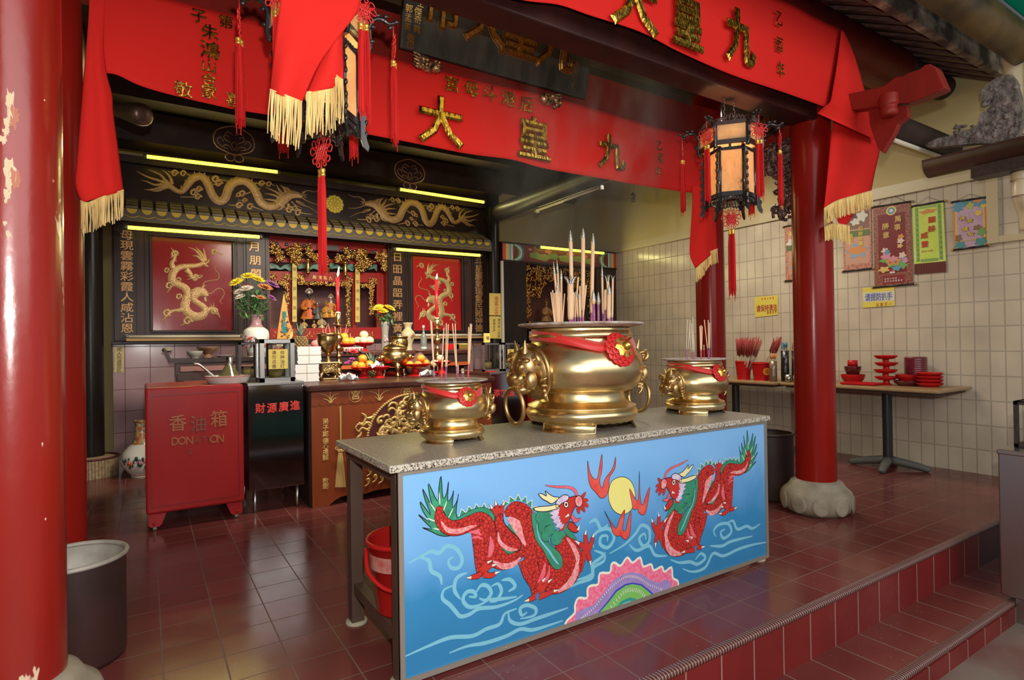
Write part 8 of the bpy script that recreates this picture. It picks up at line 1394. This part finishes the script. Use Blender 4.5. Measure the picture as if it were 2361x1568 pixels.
# side beam and carved spandrel between the two right columns
MS = frX(4.42); g = G(); g.prism(pp(MS, [(1742, 320), (1838, 274), (1838, 345), (1746, 372)]), -.06, 0, m_redbeam, MS); struct(g, 'beam', 'short red side beam between the two columns')
g = G(); g.prism(pp(MS, [(1752, 330), (1762, 240), (1838, 205), (1838, 276)]), .01, .03, m_board, MS); o = g.obj('side_plaque'); tag(o, 'dark plaque with gilt characters behind the lit lantern', 'plaque'); g = G()
for c, x, y in (('門', 1772, 285), ('眾', 1790, 272), ('口', 1813, 268)): tx(g, MS, c, x, y, 30, m_goldbr, .02, .6, .032)
b_ = g.obj('gilt_characters', o, loc=o.location)
g = G(); q = pp(MS, [(1768, 350), (1836, 490)]); carve(g, MS, q[0][0], q[1][1], q[1][0], q[0][1], 150, sparkle('soot_painted_carving', (.05, .025, .02), (.20, .12, .09), 30), .016, 21, .04, lambda x, y: (x-q[0][0])*.6 < (q[0][1]-y)-.16-.0*x and x < q[0][0]+.10); tag(g.obj('carved_spandrel'), 'sooty painted carved spandrel beside the front column', 'carving')
# small dome camera-like lamp and wall hook
o = pY(1459, 452, 6.6); t = thing('dome_fitting', 'small round grey fitting under the dark aisle beam edge', 'fitting', o); G().ball((0, 0, 0), .045, m_capm, 14, 10).lathe([(.03, -.09), (.04, -.03), (.03, 0)], m_capm, 14).tube([(0, 0, .04), (0, 0, 1.2)], .012, m_capm, 7).obj('dome', t)
# smoke rising from the sticks
m_smk = bpy.data.materials.new('incense_smoke'); m_smk.use_nodes = True; nt = m_smk.node_tree; nt.nodes.remove(nt.nodes['Principled BSDF']); pv = nt.nodes.new('ShaderNodeVolumePrincipled'); pv.inputs['Color'].default_value = (.85, .87, .9, 1); pv.inputs['Anisotropy'].default_value = .2
tc = nt.nodes.new('ShaderNodeTexCoord'); mp = nt.nodes.new('ShaderNodeMapping'); mp.inputs['Scale'].default_value = (1.6, 1.6, .9); nz = nt.nodes.new('ShaderNodeTexNoise'); nz.inputs['Scale'].default_value = 1.5; nz.inputs['Detail'].default_value = 5; nz.inputs['Distortion'].default_value = 1.2; L(m_smk, tc.outputs['Object'], mp.inputs[0]); L(m_smk, mp.outputs[0], nz.inputs['Vector'])
rp = nt.nodes.new('ShaderNodeMapRange'); rp.inputs[1].default_value = .50; rp.inputs[2].default_value = .78; rp.inputs[4].default_value = 1.5; L(m_smk, nz.outputs['Fac'], rp.inputs[0]); sp = nt.nodes.new('ShaderNodeVectorMath'); sp.operation = 'LENGTH'; m2 = nt.nodes.new('ShaderNodeMapping'); m2.inputs['Scale'].default_value = (1.0, 1.6, .95); L(m_smk, tc.outputs['Object'], m2.inputs[0]); L(m_smk, m2.outputs[0], sp.inputs[0])
fo = nt.nodes.new('ShaderNodeMapRange'); fo.inputs[1].default_value = .25; fo.inputs[2].default_value = .92; fo.inputs[3].default_value = 1; fo.inputs[4].default_value = 0; L(m_smk, sp.outputs['Value'], fo.inputs[0]); mu = nt.nodes.new('ShaderNodeMath'); mu.operation = 'MULTIPLY'; L(m_smk, rp.outputs[0], mu.inputs[0]); L(m_smk, fo.outputs[0], mu.inputs[1]); L(m_smk, mu.outputs[0], pv.inputs['Density']); L(m_smk, pv.outputs[0], nt.nodes['Material Output'].inputs['Volume'])
sm = G().ball((0, 0, 0), 1.0, m_smk, 24, 16, None, (.95, .6, 1.02)).obj('smoke', loc=(0, 0, 0)); sm.location = (2.45, 2.93, 2.62); tag(sm, 'thin grey incense smoke drifting up above the large censer', 'smoke', None, 'stuff')
# parts that look different from the rest of their thing
PL = {'foil_tip': 'crumpled silver foil tip', 'stick_foot': 'dyed stick foot', 'rosette': 'red ribbon rosette', 'gold_bead': 'shiny gold flower bead', 'ribbon': 'red satin ribbon', 'ash': 'pale incense ash', 'rim': 'ash dusted flat rim', 'fringe': 'yellow gold fringe', 'gold_character': 'gold foil character', 'painted_panel': 'blue painted panel with two red dragons, a sun and waves', 'panel_frame': 'dull aluminium frame', 'granite_top': 'speckled granite slab', 'peeled_patches': 'peeled pale patches', 'stone_base': 'carved grey stone base', 'gold_band': 'gold thread band', 'gilt_dragon': 'gilt relief dragon', 'yellow_note': 'yellow handwritten note', 'red_lettering': 'red characters', 'faded_lettering': 'worn gold lettering', 'leaf_crown': 'grey green leaf crown', 'flame': 'small bright flame', 'dusty_lining': 'dusty pinkish inside', 'gilt_medallion': 'round gilt carved medallion', 'gilt_emblems': 'gilt painted emblems', 'lower_pane': 'painted glass pane', 'upper_pane': 'painted glass pane', 'headdress': 'silvery headdress', 'stick_tips': 'red or coloured stick ends'}
for o in bpy.data.objects:
    if o.parent:
        n = o.name.split('.')[0]
        if n in PL: o['label'] = PL[n]
